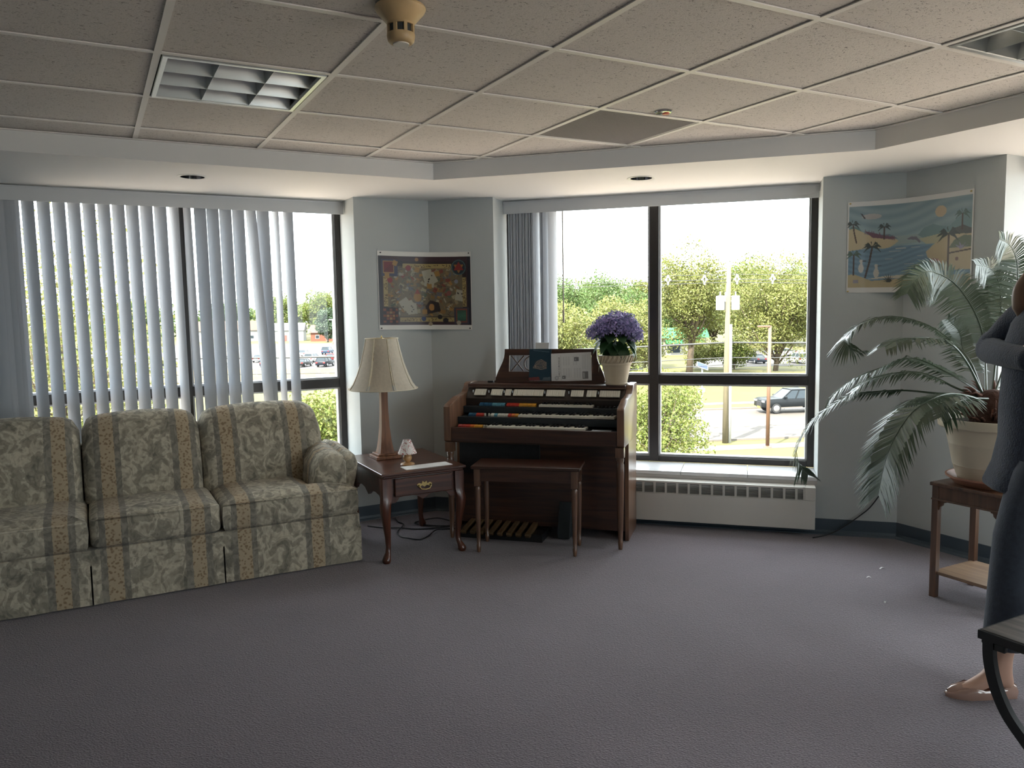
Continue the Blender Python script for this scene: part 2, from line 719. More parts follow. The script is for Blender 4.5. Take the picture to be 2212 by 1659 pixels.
# soffit ring with its fascia
so = octagon(WN, 0.35)
b = MB()
v, f = [], []
for ring, z in ((so, Z_SOF), (fas, Z_SOF), (fas, 2.46), (so, 2.46)):
    v += [(p[0], p[1], z) for p in ring]
for r in range(4):
    for i in range(8):
        a0, a1 = r * 8 + i, r * 8 + (i + 1) % 8
        c0, c1 = ((r + 1) % 4) * 8 + i, ((r + 1) % 4) * 8 + (i + 1) % 8
        f.append((a0, a1, c1, c0))
b.add(v, f)
soffit = structure(b.build('trim_1', M_white), 'plain white soffit dropped along the window walls')
CANS = ((1, 0.58, 4.953), (2, -0.652, 4.972))
for k, s, n in CANS:                                   # round holes for the two can lights
    ct = MB().lathe([(0.066, -0.02), (0.066, 0.15)], 36, M=F(k, s, n, Z_SOF)).build('cutter', None)
    bo = soffit.modifiers.new('hole', 'BOOLEAN')
    bo.operation = 'DIFFERENCE'
    bo.object = ct
    me_ = bpy.data.meshes.new_from_object(soffit.evaluated_get(bpy.context.evaluated_depsgraph_get()))
    soffit.modifiers.clear()
    bpy.data.objects.remove(ct)
    soffit.data = me_
soffit.data.name = 'trim_1'
b = MB()
for i in range(8):
    p, q = fas[i], fas[(i + 1) % 8]
    d = (q - p) / np.linalg.norm(q - p)
    nn = np.array([-d[1], d[0]])
    if nn @ (_c - p) < 0:
        nn = -nn
    b.add([(*p, Z_CEIL - 0.002), (*q, Z_CEIL - 0.002), (*(q + nn * 0.02), Z_CEIL - 0.002), (*(p + nn * 0.02), Z_CEIL - 0.002),
           (*p, Z_CEIL + 0.003), (*q, Z_CEIL + 0.003), (*(q + nn * 0.02), Z_CEIL + 0.003), (*(p + nn * 0.02), Z_CEIL + 0.003)],
          [(0, 1, 2, 3), (4, 5, 6, 7), (0, 1, 5, 4), (1, 2, 6, 5), (2, 3, 7, 6), (3, 0, 4, 7)])
b.build('wall_angle', M_grid, ceiling)

# baseboards (cove base with a small toe)
for k in range(1, 9):
    ia, ib = inner[k - 1], inner[k % 8]
    sa, sb = sorted((ia @ Dv(k), ib @ Dv(k)))
    bb = MB()
    spans = [(sa, sb)]
    for s0, s1 in spans:
        prof = [(-0.022, 0.0), (-0.020, 0.006), (-0.008, 0.014), (-0.004, 0.03), (-0.004, 0.1), (0.0, 0.102), (0.0, 0.0)]
        bb.loft([[(s, WN[k] + y - 0.0, z) for y, z in prof] for s in (s0 + 0.0, s1 - 0.0)])
    structure(bb.build('baseboard_' + SIDES[k], M_base, M=Matrix.Rotation(ANG[k], 4, 'Z')))

# windows: bronze frames, grey glazing beads, panes; marble sill slabs
M_sill = mat('sill_marble', (0.62, 0.62, 0.63), 0.25, noise=(5, 0.12), coat=0.3)
M_apron = mat('sill_front', (0.42, 0.40, 0.39), 0.5)
win_root = {}
for k, (w0, w1) in WIN.items():
    nf = WN[k] + 0.335
    r = thing('window_%d' % k, None, None, Matrix.Rotation(ANG[k], 4, 'Z'))
    structure(r)
    win_root[k] = r
    mid = (w0 + w1) / 2
    for a, c in ((w0, w0 + 0.045), (w1 - 0.045, w1), (mid - 0.033, mid + 0.033)):
        MB().box(a, c, nf, nf + 0.1, 0.37, Z_SOF, 0.003).build('mullion', M_frame, r)
    for a, c in ((w0 + 0.045, mid - 0.033), (mid + 0.033, w1 - 0.045)):
        MB().box(a, c, nf, nf + 0.1, 0.37, 0.412, 0.003).build('bottom_rail', M_frame, r)
        MB().box(a, c, nf, nf + 0.1, 0.935, 1.002, 0.003).build('transom', M_frame, r)
        MB().box(a, c, nf, nf + 0.1, 2.23, Z_SOF, 0.003).build('head_rail', M_frame, r)
        for z0, z1 in ((0.412, 0.935), (1.002, 2.23)):
            bd = MB()
            t = 0.012
            bd.box(a, a + t, nf + 0.02, nf + 0.075, z0, z1)
            bd.box(c - t, c, nf + 0.02, nf + 0.075, z0, z1)
            bd.box(a + t, c - t, nf + 0.02, nf + 0.075, z0, z0 + t)
            bd.box(a + t, c - t, nf + 0.02, nf + 0.075, z1 - t, z1)
            bd.build('glazing_bead', M_bead, r)
            MB().box(a + t, c - t, nf + 0.05, nf + 0.055, z0 + t, z1 - t).build('pane', M_glass, r)
    ns = 5
    for q in range(ns):
        a, c = w0 + (w1 - w0) * q / ns, w0 + (w1 - w0) * (q + 1) / ns
        MB().box(a + 0.0015, c - 0.0015, WN[k] - 0.0, nf, 0.345, 0.37, 0.003).build('sill_slab', M_sill, r)
    MB().box(w0, w1, WN[k] - 0.002, WN[k] + 0.02, 0.322, 0.345).build('sill_apron', M_apron, r)
    # portal lets the sky light the room efficiently
    ld = bpy.data.lights.new('daylight_portal', 'AREA')
    ld.shape = 'RECTANGLE'
    ld.size, ld.size_y = (w1 - w0), 1.9
    ld.cycles.is_portal = True
    lo = bpy.data.objects.new('daylight_portal', ld)
    COL.objects.link(lo)
    lo.matrix_world = F(k, mid, nf + 0.12, 1.32) @ Matrix.Rotation(-PI / 2, 4, 'X')

# ------------------------------------------------------------------ vertical blinds
def vane_mesh(w=0.089, z0=0.42, z1=2.21, bow=0.007):
    xs = np.linspace(-w / 2, w / 2, 7)
    b = MB()
    rings = []
    for z in np.linspace(z0, z1, 5):
        top = [(x, -bow * (1 - (2 * x / w) ** 2), z) for x in xs]
        bot = [(x, -bow * (1 - (2 * x / w) ** 2) + 0.0009, z) for x in xs[::-1]]
        rings.append(top + bot)
    b.loft(rings)
    return b


def blind(k, label, vanes, wand=None, n_off=0.275):
    r = thing('vertical_blind', label, 'blind', Matrix.Rotation(ANG[k], 4, 'Z'))
    w0, w1 = WIN[k]
    n = WN[k]
    v = MB()
    v.box(w0 + 0.004, w1 - 0.004, n + 0.225, n + 0.231, 2.184, 2.268)
    v.box(w0 + 0.004, w1 - 0.004, n + 0.2255, n + 0.2305, 2.262, 2.274)
    v.build('valance', M_valance, r)
    MB().box(w0 + 0.004, w1 - 0.004, n + 0.222, n + 0.2245, 2.262, 2.270).build('valance_lip', M_bead, r)
    MB().box(w0 + 0.01, w1 - 0.01, n + 0.25, n + 0.3, 2.225, 2.262).build('head_track', M_bead, r)
    proto = None
    for s, rot, lean in vanes:
        M = Matrix.Translation((s, n + n_off, 0)) @ Matrix.Translation((0, 0, 2.2)) @ Matrix.Rotation(lean, 4, 'Y') @ Matrix.Translation((0, 0, -2.2)) @ Matrix.Rotation(rot, 4, 'Z')
        if proto is None:
            proto = vane_mesh().build('vane', M_blind, r, smooth=40)
            proto.matrix_local = M
        else:
            part_copy(proto, r, M)
    if wand:
        t = MB()
        t.tube([(wand, n + 0.24, 2.21), (wand, n + 0.24, 1.47)], 0.0048, 6)
        t.tube([(wand, n + 0.24, 1.475), (wand, n + 0.24, 1.385)], 0.0075, 8)
        t.build('wand', mat('wand_plastic', (0.30, 0.26, 0.20), 0.4), r)
    return r


R_ = math.radians
# vane intervals along the wall: (centre, turn, lean)
iv = [(-0.316, -0.252), (-0.236, -0.166), (-0.154, -0.085), (-0.071, -0.005), (0.01, 0.079), (0.091, 0.163), (0.178, 0.24), (0.254, 0.324), (0.336, 0.408),
      (0.423, 0.485), (0.509, 0.564), (0.593, 0.638), (0.662, 0.731), (0.737, 0.813), (0.816, 0.897), (0.901, 0.978), (0.999, 1.045), (1.067, 1.137), (1.176, 1.198), (1.25, 1.296)]
lv = []
for q, (a, c) in enumerate(iv):
    w = c - a
    rot = R_(-38)
    if q >= 16 or q in (10, 11):
        rot = {10: R_(-56), 11: R_(-64), 16: R_(-52), 17: R_(-35), 18: R_(-72), 19: R_(-55)}[q]
    lean = {16: -0.05, 11: -0.012}.get(q, -0.006)
    lv.append(((a + c) / 2, rot, lean))
for q in range(6):
    lv.append((-0.37 - 0.022 * q, R_(-12 - 4 * (q % 3)), 0.0))
blind(1, 'half-closed pale vertical blind hanging behind the striped sofa', lv)
rv = [(-1.69 + 0.0155 * q, R_(66 + 5 * (q % 3)), 0.0) for q in range(13)] + [(-1.45, R_(62), 0.0), (-1.43, R_(66), 0.0), (-1.385, R_(58), 0.0)]
blind(2, 'pale vertical blind drawn into a stack beside the purple hydrangea', rv, wand=-1.30)
blind(3, 'pale vertical blind drawn open at the window beyond the palm', [(-0.62 + 0.014 * q, R_(-74), 0.0) for q in range(14)])

# ------------------------------------------------------------------ sofa
def fabric(name, axis, x0, period, tint=1.0):
    """cream floral cloth with grey and tan ornamental stripes across the given axis"""
    m = bpy.data.materials.new(name)
    m.use_nodes = True
    nt = m.node_tree
    N = nt.nodes
    L = nt.links.new
    b = N['Principled BSDF']
    b.inputs['Roughness'].default_value = 0.85
    b.inputs['Specular IOR Level'].default_value = 0.2
    b.inputs['Sheen Weight'].default_value = 0.15
    tc = N.new('ShaderNodeTexCoord')
    sx = N.new('ShaderNodeSeparateXYZ')
    L(tc.outputs['Object'], sx.inputs[0])
    # wobbly stripe coordinate
    nz = N.new('ShaderNodeTexNoise')
    nz.inputs['Scale'].default_value = 45
    L(tc.outputs['Object'], nz.inputs['Vector'])
    wob = N.new('ShaderNodeMath')
    wob.operation = 'MULTIPLY_ADD'
    L(nz.outputs['Fac'], wob.inputs[0])
    wob.inputs[1].default_value = 0.010
    L(sx.outputs[axis], wob.inputs[2])
    cl = N.new('ShaderNodeClamp')                      # the cloth runs out plain past the last stripe of each end
    cl.inputs['Min'].default_value = x0 - period * 0.95
    cl.inputs['Max'].default_value = x0 + period * 1.95 if axis == 'X' else 9.0
    L(wob.outputs[0], cl.inputs['Value'])
    sub = N.new('ShaderNodeMath')
    sub.operation = 'SUBTRACT'
    L(cl.outputs[0], sub.inputs[0])
    sub.inputs[1].default_value = x0
    md = N.new('ShaderNodeMath')
    md.operation = 'FLOORED_MODULO'
    L(sub.outputs[0], md.inputs[0])
    md.inputs[1].default_value = period
    dv = N.new('ShaderNodeMath')
    dv.operation = 'DIVIDE'
    L(md.outputs[0], dv.inputs[0])
    dv.inputs[1].default_value = period

    def ramp(stops, src, interp='CONSTANT'):
        r = N.new('ShaderNodeValToRGB')
        r.color_ramp.interpolation = interp
        e = r.color_ramp.elements
        e[0].position, e[0].color = stops[0][0], (*stops[0][1], 1)
        e[1].position, e[1].color = stops[1][0], (*stops[1][1], 1)
        for p, c in stops[2:]:
            q = e.new(p)
            q.color = (*c, 1)
        L(src, r.inputs['Fac'])
        return r.outputs['Color']
    K, W_ = (0, 0, 0), (1, 1, 1)
    # mask of tan bands / grey bands
    tan = ramp([(0, K), (0.125, W_), (0.235, K), (0.755, W_), (0.865, K)], dv.outputs[0])
    grey = ramp([(0, K), (0.075, W_), (0.125, K), (0.235, W_), (0.285, K), (0.70, W_), (0.755, K), (0.865, W_), (0.915, K)], dv.outputs[0])
    # leafy scroll pattern
    mp = N.new('ShaderNodeMapping')
    mp.inputs['Scale'].default_value = (1.0, 1.0, 0.8)
    L(tc.outputs['Object'], mp.inputs['Vector'])
    n1 = N.new('ShaderNodeTexNoise')
    n1.inputs['Scale'].default_value = 13.0
    n1.inputs['Detail'].default_value = 3.0
    n1.inputs['Distortion'].default_value = 0.9
    L(mp.outputs['Vector'], n1.inputs['Vector'])
    n2 = N.new('ShaderNodeTexNoise')
    n2.inputs['Scale'].default_value = 26
    n2.inputs['Detail'].default_value = 3
    n2.inputs['Distortion'].default_value = 1.5
    L(mp.outputs['Vector'], n2.inputs['Vector'])
    t = tint
    cream, leaf, dark = (0.42 * t, 0.375 * t, 0.295 * t), (0.265 * t, 0.24 * t, 0.19 * t), (0.165 * t, 0.15 * t, 0.12 * t)
    flo = ramp([(0.0, leaf), (0.36, leaf), (0.42, cream), (0.50, cream), (0.54, leaf), (0.62, leaf), (0.68, dark)], n1.outputs['Fac'], 'LINEAR')
    fine = ramp([(0.40, (0.82, 0.82, 0.80)), (0.60, (1.12, 1.12, 1.10))], n2.outputs['Fac'], 'LINEAR')
    mul = N.new('ShaderNodeMix')
    mul.data_type = 'RGBA'
    mul.blend_type = 'MULTIPLY'
    mul.inputs['Factor'].default_value = 1.0
    L(flo, mul.inputs['A'])
    L(fine, mul.inputs['B'])
    # tan ornament
    vo = N.new('ShaderNodeTexVoronoi')
    vo.inputs['Scale'].default_value = 68
    vo.feature = 'SMOOTH_F1'
    L(tc.outputs['Object'], vo.inputs['Vector'])
    tcol = ramp([(0.22, (0.215 * t, 0.15 * t, 0.09 * t)), (0.42, (0.38 * t, 0.305 * t, 0.205 * t))], vo.outputs['Distance'], 'LINEAR')
    gcol = ramp([(0.4, (0.155 * t, 0.14 * t, 0.115 * t)), (0.62, (0.25 * t, 0.23 * t, 0.185 * t))], n2.outputs['Fac'], 'LINEAR')

    def mix(fac, a, c):
        q = N.new('ShaderNodeMix')
        q.data_type = 'RGBA'
        L(fac, q.inputs['Factor'])
        L(a, q.inputs['A'])
        L(c, q.inputs['B'])
        return q.outputs['Result']
    col = mix(tan, mul.outputs['Result'], tcol)
    col = mix(grey, col, gcol)
    L(col, b.inputs['Base Color'])
    w = N.new('ShaderNodeTexNoise')
    w.inputs['Scale'].default_value = 260
    L(tc.outputs['Object'], w.inputs['Vector'])
    bp = N.new('ShaderNodeBump')
    bp.inputs['Strength'].default_value = 0.2
    bp.inputs['Distance'].default_value = 0.002
    L(w.outputs['Fac'], bp.inputs['Height'])
    L(bp.outputs['Normal'], b.inputs['Normal'])
    return m


# sofa space: x along the wall (0 = middle of the sofa), y outwards from the front skirt, z up
SX, SN = 0.2625, 4.49
sofa = thing('sofa', 'three seat sofa in cream and tan striped floral fabric under the blinds', 'sofa', F(1, SX, SN))
x_split = (-0.3235, 0.3245)
M_fab = fabric('striped_floral_fabric', 'X', -0.3235, 0.648)
M_fab_arm = fabric('striped_floral_fabric_arm', 'Y', 0.02, 0.40)
M_dust = mat('dust_cover', (0.02, 0.02, 0.02), 0.9)

b = MB()
b.box(-1.08, 1.08, 0.03, 0.83, 0.04, 0.215)
b.build('base', M_dust, sofa)
b = MB()
b.box(-1.10, 1.10, 0.012, 0.10, 0.205, 0.290, 0.008)
b.box(-1.10, 1.10, 0.10, 0.83, 0.205, 0.29)
b.build('seat_rail', M_fab, sofa)


def skirt(x0, x1):
    s = MB()
    n = 14
    top = [(x, 0.008, 0.215) for x in np.linspace(x0, x1, n)]
    rings = []
    for z, fl in ((0.215, 0.0), (0.14, -0.004), (0.07, -0.007), (0.008, -0.010)):
        rings.append([(x, 0.006 + fl + 0.003 * math.sin(x * 23 + z * 9) * (0.3 - z) / 0.3, z) for x in np.linspace(x0, x1, n)] +
                     [(x, 0.014 + fl + 0.003 * math.sin(x * 23 + z * 9) * (0.3 - z) / 0.3, z) for x in np.linspace(x1, x0, n)])
    s.loft(rings)
    return s


for a, c in ((-1.098, -0.3255), (-0.3215, 0.3225), (0.3265, 1.098)):
    skirt(a + 0.002, c - 0.002).build('skirt_panel', M_fab, sofa, smooth=50)
for sgn in (-1, 1):
    s = MB()
    s.box(min(sgn * 1.094, sgn * 1.104), max(sgn * 1.094, sgn * 1.104), 0.004, 0.82, 0.008, 0.215, 0.002)
    s.build('skirt_panel', M_fab_arm, sofa)


def seat_shape(p):
    return p


# middle seat cushion, then the two T cushions that wrap in front of the arms
sc = MB()
sc.rbox(-0.318, 0.319, 0.010, 0.56, 0.288, 0.452, 0.035, 12, (0.004, 0.012, 0.026))
c_mid = sc.build('seat_cushion', M_fab, sofa, smooth=True)


def t_cushion(sg):
    ol = [(0.329, 0.012), (1.092, 0.012), (1.092, 0.115), (1.075, 0.14), (0.885, 0.15), (0.875, 0.17), (0.875, 0.56), (0.329, 0.56)]
    if sg < 0:
        ol = [(-x, y) for x, y in ol][::-1]
    q = MB()
    # inset rings make the soft rounded edge, the top is subdivided and crowned
    bm = bmesh.new()
    n = len(ol)
    cen = np.array([0.61 * sg, 0.28])
    # walk the outline densely
    dense = []
    for i in range(n):
        a, c = np.array(ol[i]), np.array(ol[(i + 1) % n])
        m_ = max(2, int(np.linalg.norm(c - a) / 0.03))
        dense += [a + (c - a) * j / m_ for j in range(m_)]
    # inward direction of each dense point
    D_ = np.array(dense)
    nx = np.roll(D_, -1, 0) - np.roll(D_, 1, 0)
    nx /= np.linalg.norm(nx, axis=1)[:, None]
    inw = np.stack([-nx[:, 1], nx[:, 0]], 1)
    for _ in range(3):
        inw = (np.roll(inw, 1, 0) + inw * 2 + np.roll(inw, -1, 0)) / 4
    rings = []
    for d, z in ((0.05, 0.288), (0.014, 0.292), (0.002, 0.312), (-0.006, 0.37), (0.001, 0.425), (0.012, 0.441), (0.04, 0.451), (0.10, 0.464), (0.18, 0.472)):
        k = np.array([cen + (p + v * min(d, 0.045) - cen) * (1 - max(0, d - 0.045) * 2.2) for p, v in zip(D_, inw)])
        rings.append([(x, y, z) for x, y in k])
    q.loft(rings)
    return q


c_r = t_cushion(1).build('seat_cushion', M_fab, sofa, smooth=60)
c_l = t_cushion(-1).build('seat_cushion', M_fab, sofa, smooth=60)
for par, pts in ((c_mid, [(-0.31, 0.012, 0.443), (0.311, 0.012, 0.443)]), (c_r, [(0.335, 0.012, 0.436), (1.085, 0.012, 0.436), (1.094, 0.03, 0.436), (1.093, 0.11, 0.436)]), (c_l, [(-0.335, 0.012, 0.436), (-1.085, 0.012, 0.436), (-1.094, 0.03, 0.436), (-1.093, 0.11, 0.436)])):
    MB().tube(pts, 0.0045, 6).build('welt', M_fab, par, smooth=True)


def back_cushion(x0, x1, rl, rr):
    """loft along x; rl, rr: roundness of the two ends"""
    prof = np.array([(0.47, 0.43), (0.475, 0.52), (0.49, 0.64), (0.525, 0.76), (0.575, 0.862), (0.62, 0.905), (0.675, 0.922), (0.735, 0.910), (0.785, 0.865), (0.80, 0.78), (0.80, 0.60), (0.79, 0.44)])
    ctr = np.array([0.655, 0.66])
    rings = []
    n = 22
    for i in range(n + 1):
        t = i / n
        x = x0 + (x1 - x0) * t
        e = 1.0
        if t < 0.12:
            u = 1 - t / 0.12
            e *= 1 - rl * (1 - math.sqrt(max(0, 1 - u ** 2.2)))
        if t > 1 - 0.18:
            u = (t - (1 - 0.18)) / 0.18
            e *= 1 - rr * (1 - math.sqrt(max(0, 1 - u ** 2.2)))
        cam_ = 0.028 * (1 - (2 * t - 1) ** 2) - 0.02
        ring = []
        for y, z in prof:
            k = (z - 0.43) / 0.49
            yy = ctr[0] + (y - ctr[0]) * (0.55 + 0.45 * e)
            zz = 0.43 + (z + cam_ * k - 0.43) * (0.70 + 0.30 * e)
            ring.append((x, yy - 0.012 * (1 - (2 * t - 1) ** 4) * (1 if y < 0.6 else 0), zz))
        rings.append(ring)
    q = MB()
    q.loft(rings)
    return q


back_cushion(-0.335, 0.292, 0.5, 0.5).build('back_cushion', M_fab, sofa, smooth=60)
back_cushion(0.297, 1.035, 0.5, 1.0).build('back_cushion', M_fab, sofa, smooth=60)
lo = back_cushion(0.345, 1.035, 0.5, 1.0)
lo.v = [(-x, y, z) for x, y, z in lo.v]
lo.build('back_cushion', M_fab, sofa, smooth=60)
b = MB()
b.box(-1.0, 1.0, 0.70, 0.835, 0.20, 0.74, 0.03, seg=3)
b.build('back_frame', M_fab, sofa, smooth=40)


def arm(sg):
    """padded arm: an inner pad and a flared outer roll, sloping towards the front"""
    q = MB()
    for prof, dy in (([(0.885, 0.28), (0.872, 0.44), (0.886, 0.55), (0.925, 0.612), (0.985, 0.635), (1.045, 0.622), (1.075, 0.58), (1.07, 0.42), (1.07, 0.28)], 0.0),
                     ([(1.05, 0.22), (1.045, 0.50), (1.06, 0.595), (1.095, 0.622), (1.135, 0.612), (1.15, 0.57), (1.138, 0.50), (1.112, 0.40), (1.10, 0.22)], 0.02)):
        rings = []
        cx, cz = np.mean([p[0] for p in prof]), 0.44
        for y, k, dz in ((0.152 + dy, 0.86, -0.012), (0.158 + dy, 0.95, -0.004), (0.175 + dy, 1.0, 0.0), (0.32, 1.0, 0.012), (0.48, 1.0, 0.022), (0.60, 1.0, 0.028), (0.74, 0.98, 0.02), (0.80, 0.9, 0.0)):
            rings.append([(sg * (cx + (x - cx) * k), y, cz + (z - cz) * k + (dz if z > 0.45 else 0)) for x, z in prof])
        q.loft(rings)
    return q


for sg in (-1, 1):
    a_o = arm(sg).build('arm', M_fab_arm, sofa, smooth=50)
    MB().tube([(sg * 1.058, y, z) for y, z in ((0.165, 0.60), (0.2, 0.612), (0.4, 0.628), (0.6, 0.64), (0.76, 0.63))], 0.005, 6).build('welt', M_fab_arm, a_o, smooth=True)

# ------------------------------------------------------------------ end table
M_cherry = wood('cherry_wood', (0.034, 0.0105, 0.006), (0.092, 0.028, 0.014), 0.3, axis='x', coat=0.4)
M_cherry_v = wood('cherry_wood_upright', (0.046, 0.0135, 0.007), (0.115, 0.034, 0.016), 0.3, axis='z', coat=0.4)


def superring(cx, cy, z, r, sq, seg=12):
    """ring between a circle (sq 0) and a square (sq 1)"""
    out = []
    for j in range(seg):
        a = 2 * PI * (j + 0.5) / seg
        c, s = math.cos(a), math.sin(a)
        k = (1 - sq) + sq / max(abs(c), abs(s))
        out.append((cx + r * k * c, cy + r * k * s, z))
    return out


et = thing('end_table', 'cherry end table with one drawer and cabriole legs beside the sofa', 'table', F(1, 1.722, 4.70))
t = MB()
t.box(-0.272, 0.272, -0.36, 0.36, 0.524, 0.540, 0.005)
t.box(-0.258, 0.258, -0.346, 0.346, 0.508, 0.524, 0.006)
t.build('table_top', M_cherry, et)


def scallop(half, z_top, z_lo, z_hi):
    """apron outline with a wavy lower edge"""
    lower = [(-half, z_lo), (-half * 0.82, z_lo + 0.002), (-half * 0.70, z_hi), (-half * 0.45, z_hi + 0.008), (-half * 0.22, z_hi), (0, z_lo + 0.006), (half * 0.22, z_hi), (half * 0.45, z_hi + 0.008), (half * 0.70, z_hi), (half * 0.82, z_lo + 0.002), (half, z_lo)]
    return lower + [(half, z_top), (-half, z_top)]


for y0, y1 in ((-0.325, -0.307), (0.307, 0.325)):
    MB().prism(scallop(0.215, 0.508, 0.352, 0.385), y0, y1, 'y').build('apron', M_cherry, et)
for x0, x1 in ((-0.24, -0.222), (0.222, 0.24)):
    MB().prism(scallop(0.305, 0.508, 0.345, 0.385), x0, x1, 'x').build('apron', M_cherry, et)
dr = MB().box(-0.185, 0.185, -0.345, -0.322, 0.392, 0.500, 0.006).build('drawer', M_cherry, et)
h = MB()
h.prism([(-0.05, 0.452), (-0.035, 0.462), (-0.018, 0.455), (-0.012, 0.472), (0, 0.462), (0.012, 0.472), (0.018, 0.455), (0.035, 0.462), (0.05, 0.452), (0.035, 0.436), (0.015, 0.446), (0, 0.436), (-0.015, 0.446), (-0.035, 0.436)], -0.349, -0.345, 'y')
h.tube([(-0.036, -0.349, 0.449), (-0.038, -0.362, 0.444), (-0.026, -0.368, 0.428), (0, -0.37, 0.424), (0.026, -0.368, 0.428), (0.038, -0.362, 0.444), (0.036, -0.349, 0.449)], 0.0035, 6)
h.build('handle', M_brass, dr)


def cabriole(sx, sy):
    q = MB()
    rings = []
    for z, r, off, sq in ((0.508, 0.030, 0.0, 0.9), (0.40, 0.030, 0.0, 0.8), (0.375, 0.031, 0.004, 0.5), (0.34, 0.033, 0.010, 0.2), (0.29, 0.030, 0.010, 0.0), (0.22, 0.024, 0.003, 0.0), (0.15, 0.0185, -0.004, 0.0), (0.09, 0.0155, -0.006, 0.0), (0.06, 0.0165, -0.001, 0.0), (0.04, 0.022, 0.008, 0.0), (0.022, 0.0265, 0.014, 0.0), (0.008, 0.025, 0.014, 0.0), (0.0, 0.020, 0.014, 0.0)):
        rings.append(superring(sx * off, sy * off, z, r, sq))
    q.loft(rings)
    return q


for sx in (-1, 1):
    for sy in (-1, 1):
        cabriole(sx, sy).build('leg', M_cherry_v, et, smooth=45, M=Matrix.Translation((sx * 0.232, sy * 0.317, 0)))

# ------------------------------------------------------------------ big table lamp
M_lampwood = wood('lamp_walnut', (0.12, 0.045, 0.018), (0.25, 0.105, 0.044), 0.55, axis='z', coat=0.0)
M_shade = mat('lamp_shade_cloth', (0.66, 0.60, 0.50), 0.8, noise=(60, 0.06), bump=(160, 0.15), translucent=0.45)
ZT = 0.54
lamp = thing('table_lamp', 'tall wooden table lamp with a cream panelled bell shade', 'lamp', F(1, 1.655, 4.86, ZT))
t = MB()
t.box(-0.082, 0.082, -0.082, 0.082, 0.0, 0.02, 0.003)
t.box(-0.066, 0.066, -0.066, 0.066, 0.02, 0.034, 0.004)
t.build('base', M_lampwood, lamp)
rings = []
for z, r in ((0.034, 0.048), (0.07, 0.041), (0.12, 0.034), (0.2, 0.027), (0.3, 0.0225), (0.38, 0.0215), (0.46, 0.0225)):
    rings.append([(-r, -r, z), (r, -r, z), (r, r, z), (-r, r, z)])
MB().loft(rings).build('column', M_lampwood, lamp)
t = MB()
t.tube([(0, 0, 0.46), (0, 0, 0.56)], 0.010, 10)
t.lathe([(0.012, 0.50), (0.019, 0.505), (0.019, 0.56), (0.012, 0.565)], 12)
t.tube([(0.02, 0, 0.515), (0.055, 0, 0.56), (0.06, 0, 0.66), (0.03, 0, 0.765), (0, 0, 0.78), (-0.03, 0, 0.765), (-0.06, 0, 0.66), (-0.055, 0, 0.56), (-0.02, 0, 0.515)], 0.002, 6)
t.lathe([(0.004, 0.775), (0.006, 0.783), (0.002, 0.795)], 8)
t.build('harp', M_brass, lamp, smooth=40)
shade = thing('lamp_shade', None, None)
shade.parent = lamp
prof = [(0.222, 0.452), (0.196, 0.487), (0.167, 0.55), (0.142, 0.62), (0.121, 0.70), (0.105, 0.775)]
n_p = 8
for i in range(n_p):
    a0, a1 = 2 * PI * (i + 0.06) / n_p, 2 * PI * (i + 1 - 0.06) / n_p
    q = MB()
    rings = []
    for r, z in prof:
        pts = []
        for rr in (r, r - 0.0025):
            seq = np.linspace(a0, a1, 6) if rr == r else np.linspace(a1, a0, 6)
            for a in seq:
                am = (a0 + a1) / 2
                k = 1 - 0.022 * (1 - ((a - am) / (a1 - a0) * 2) ** 2)
                pts.append((rr * k * math.cos(a), rr * k * math.sin(a), z))
        rings.append(pts)
    q.loft(rings)
    q.build('shade_panel', M_shade, shade, smooth=30)
M_trim = mat('shade_trim', (0.62, 0.55, 0.42), 0.8)
t = MB()
for i in range(n_p):
    a = 2 * PI * i / n_p
    t.tube([(r * math.cos(a), r * math.sin(a), z) for r, z in prof], 0.0032, 6)
for r, z in (prof[0], prof[-1]):
    t.tube([(r * math.cos(2 * PI * j / 32), r * math.sin(2 * PI * j / 32), z) for j in range(33)], 0.0034, 6)
t.build('shade_piping', M_trim, shade, smooth=True)
t = MB()
for a in range(4):
    t.tube([(0, 0, 0.776), (0.103 * math.cos(a * PI / 2), 0.103 * math.sin(a * PI / 2), 0.774)], 0.0018, 5)
t.build('shade_spider', M_brass, shade)

# ------------------------------------------------------------------ small lamp, envelope
M_pine = wood('pine_wood', (0.36, 0.19, 0.075), (0.52, 0.30, 0.13), 0.4, axis='z')


def mat_toile():
    m = bpy.data.materials.new('printed_shade')
    m.use_nodes = True
    nt = m.node_tree
    b = nt.nodes['Principled BSDF']
    tc = nt.nodes.new('ShaderNodeTexCoord')
    n = nt.nodes.new('ShaderNodeTexNoise')
    n.inputs['Scale'].default_value = 55
    n.inputs['Detail'].default_value = 2
    n.inputs['Distortion'].default_value = 1.5
    nt.links.new(tc.outputs['Object'], n.inputs['Vector'])
    r = nt.nodes.new('ShaderNodeValToRGB')
    r.color_ramp.elements[0].position = 0.52
    r.color_ramp.elements[1].position = 0.60
    r.color_ramp.elements[0].color = (0.72, 0.68, 0.64, 1)
    r.color_ramp.elements[1].color = (0.42, 0.13, 0.12, 1)
    nt.links.new(n.outputs['Fac'], r.inputs['Fac'])
    nt.links.new(r.outputs['Color'], b.inputs['Base Color'])
    b.inputs['Roughness'].default_value = 0.7
    return m


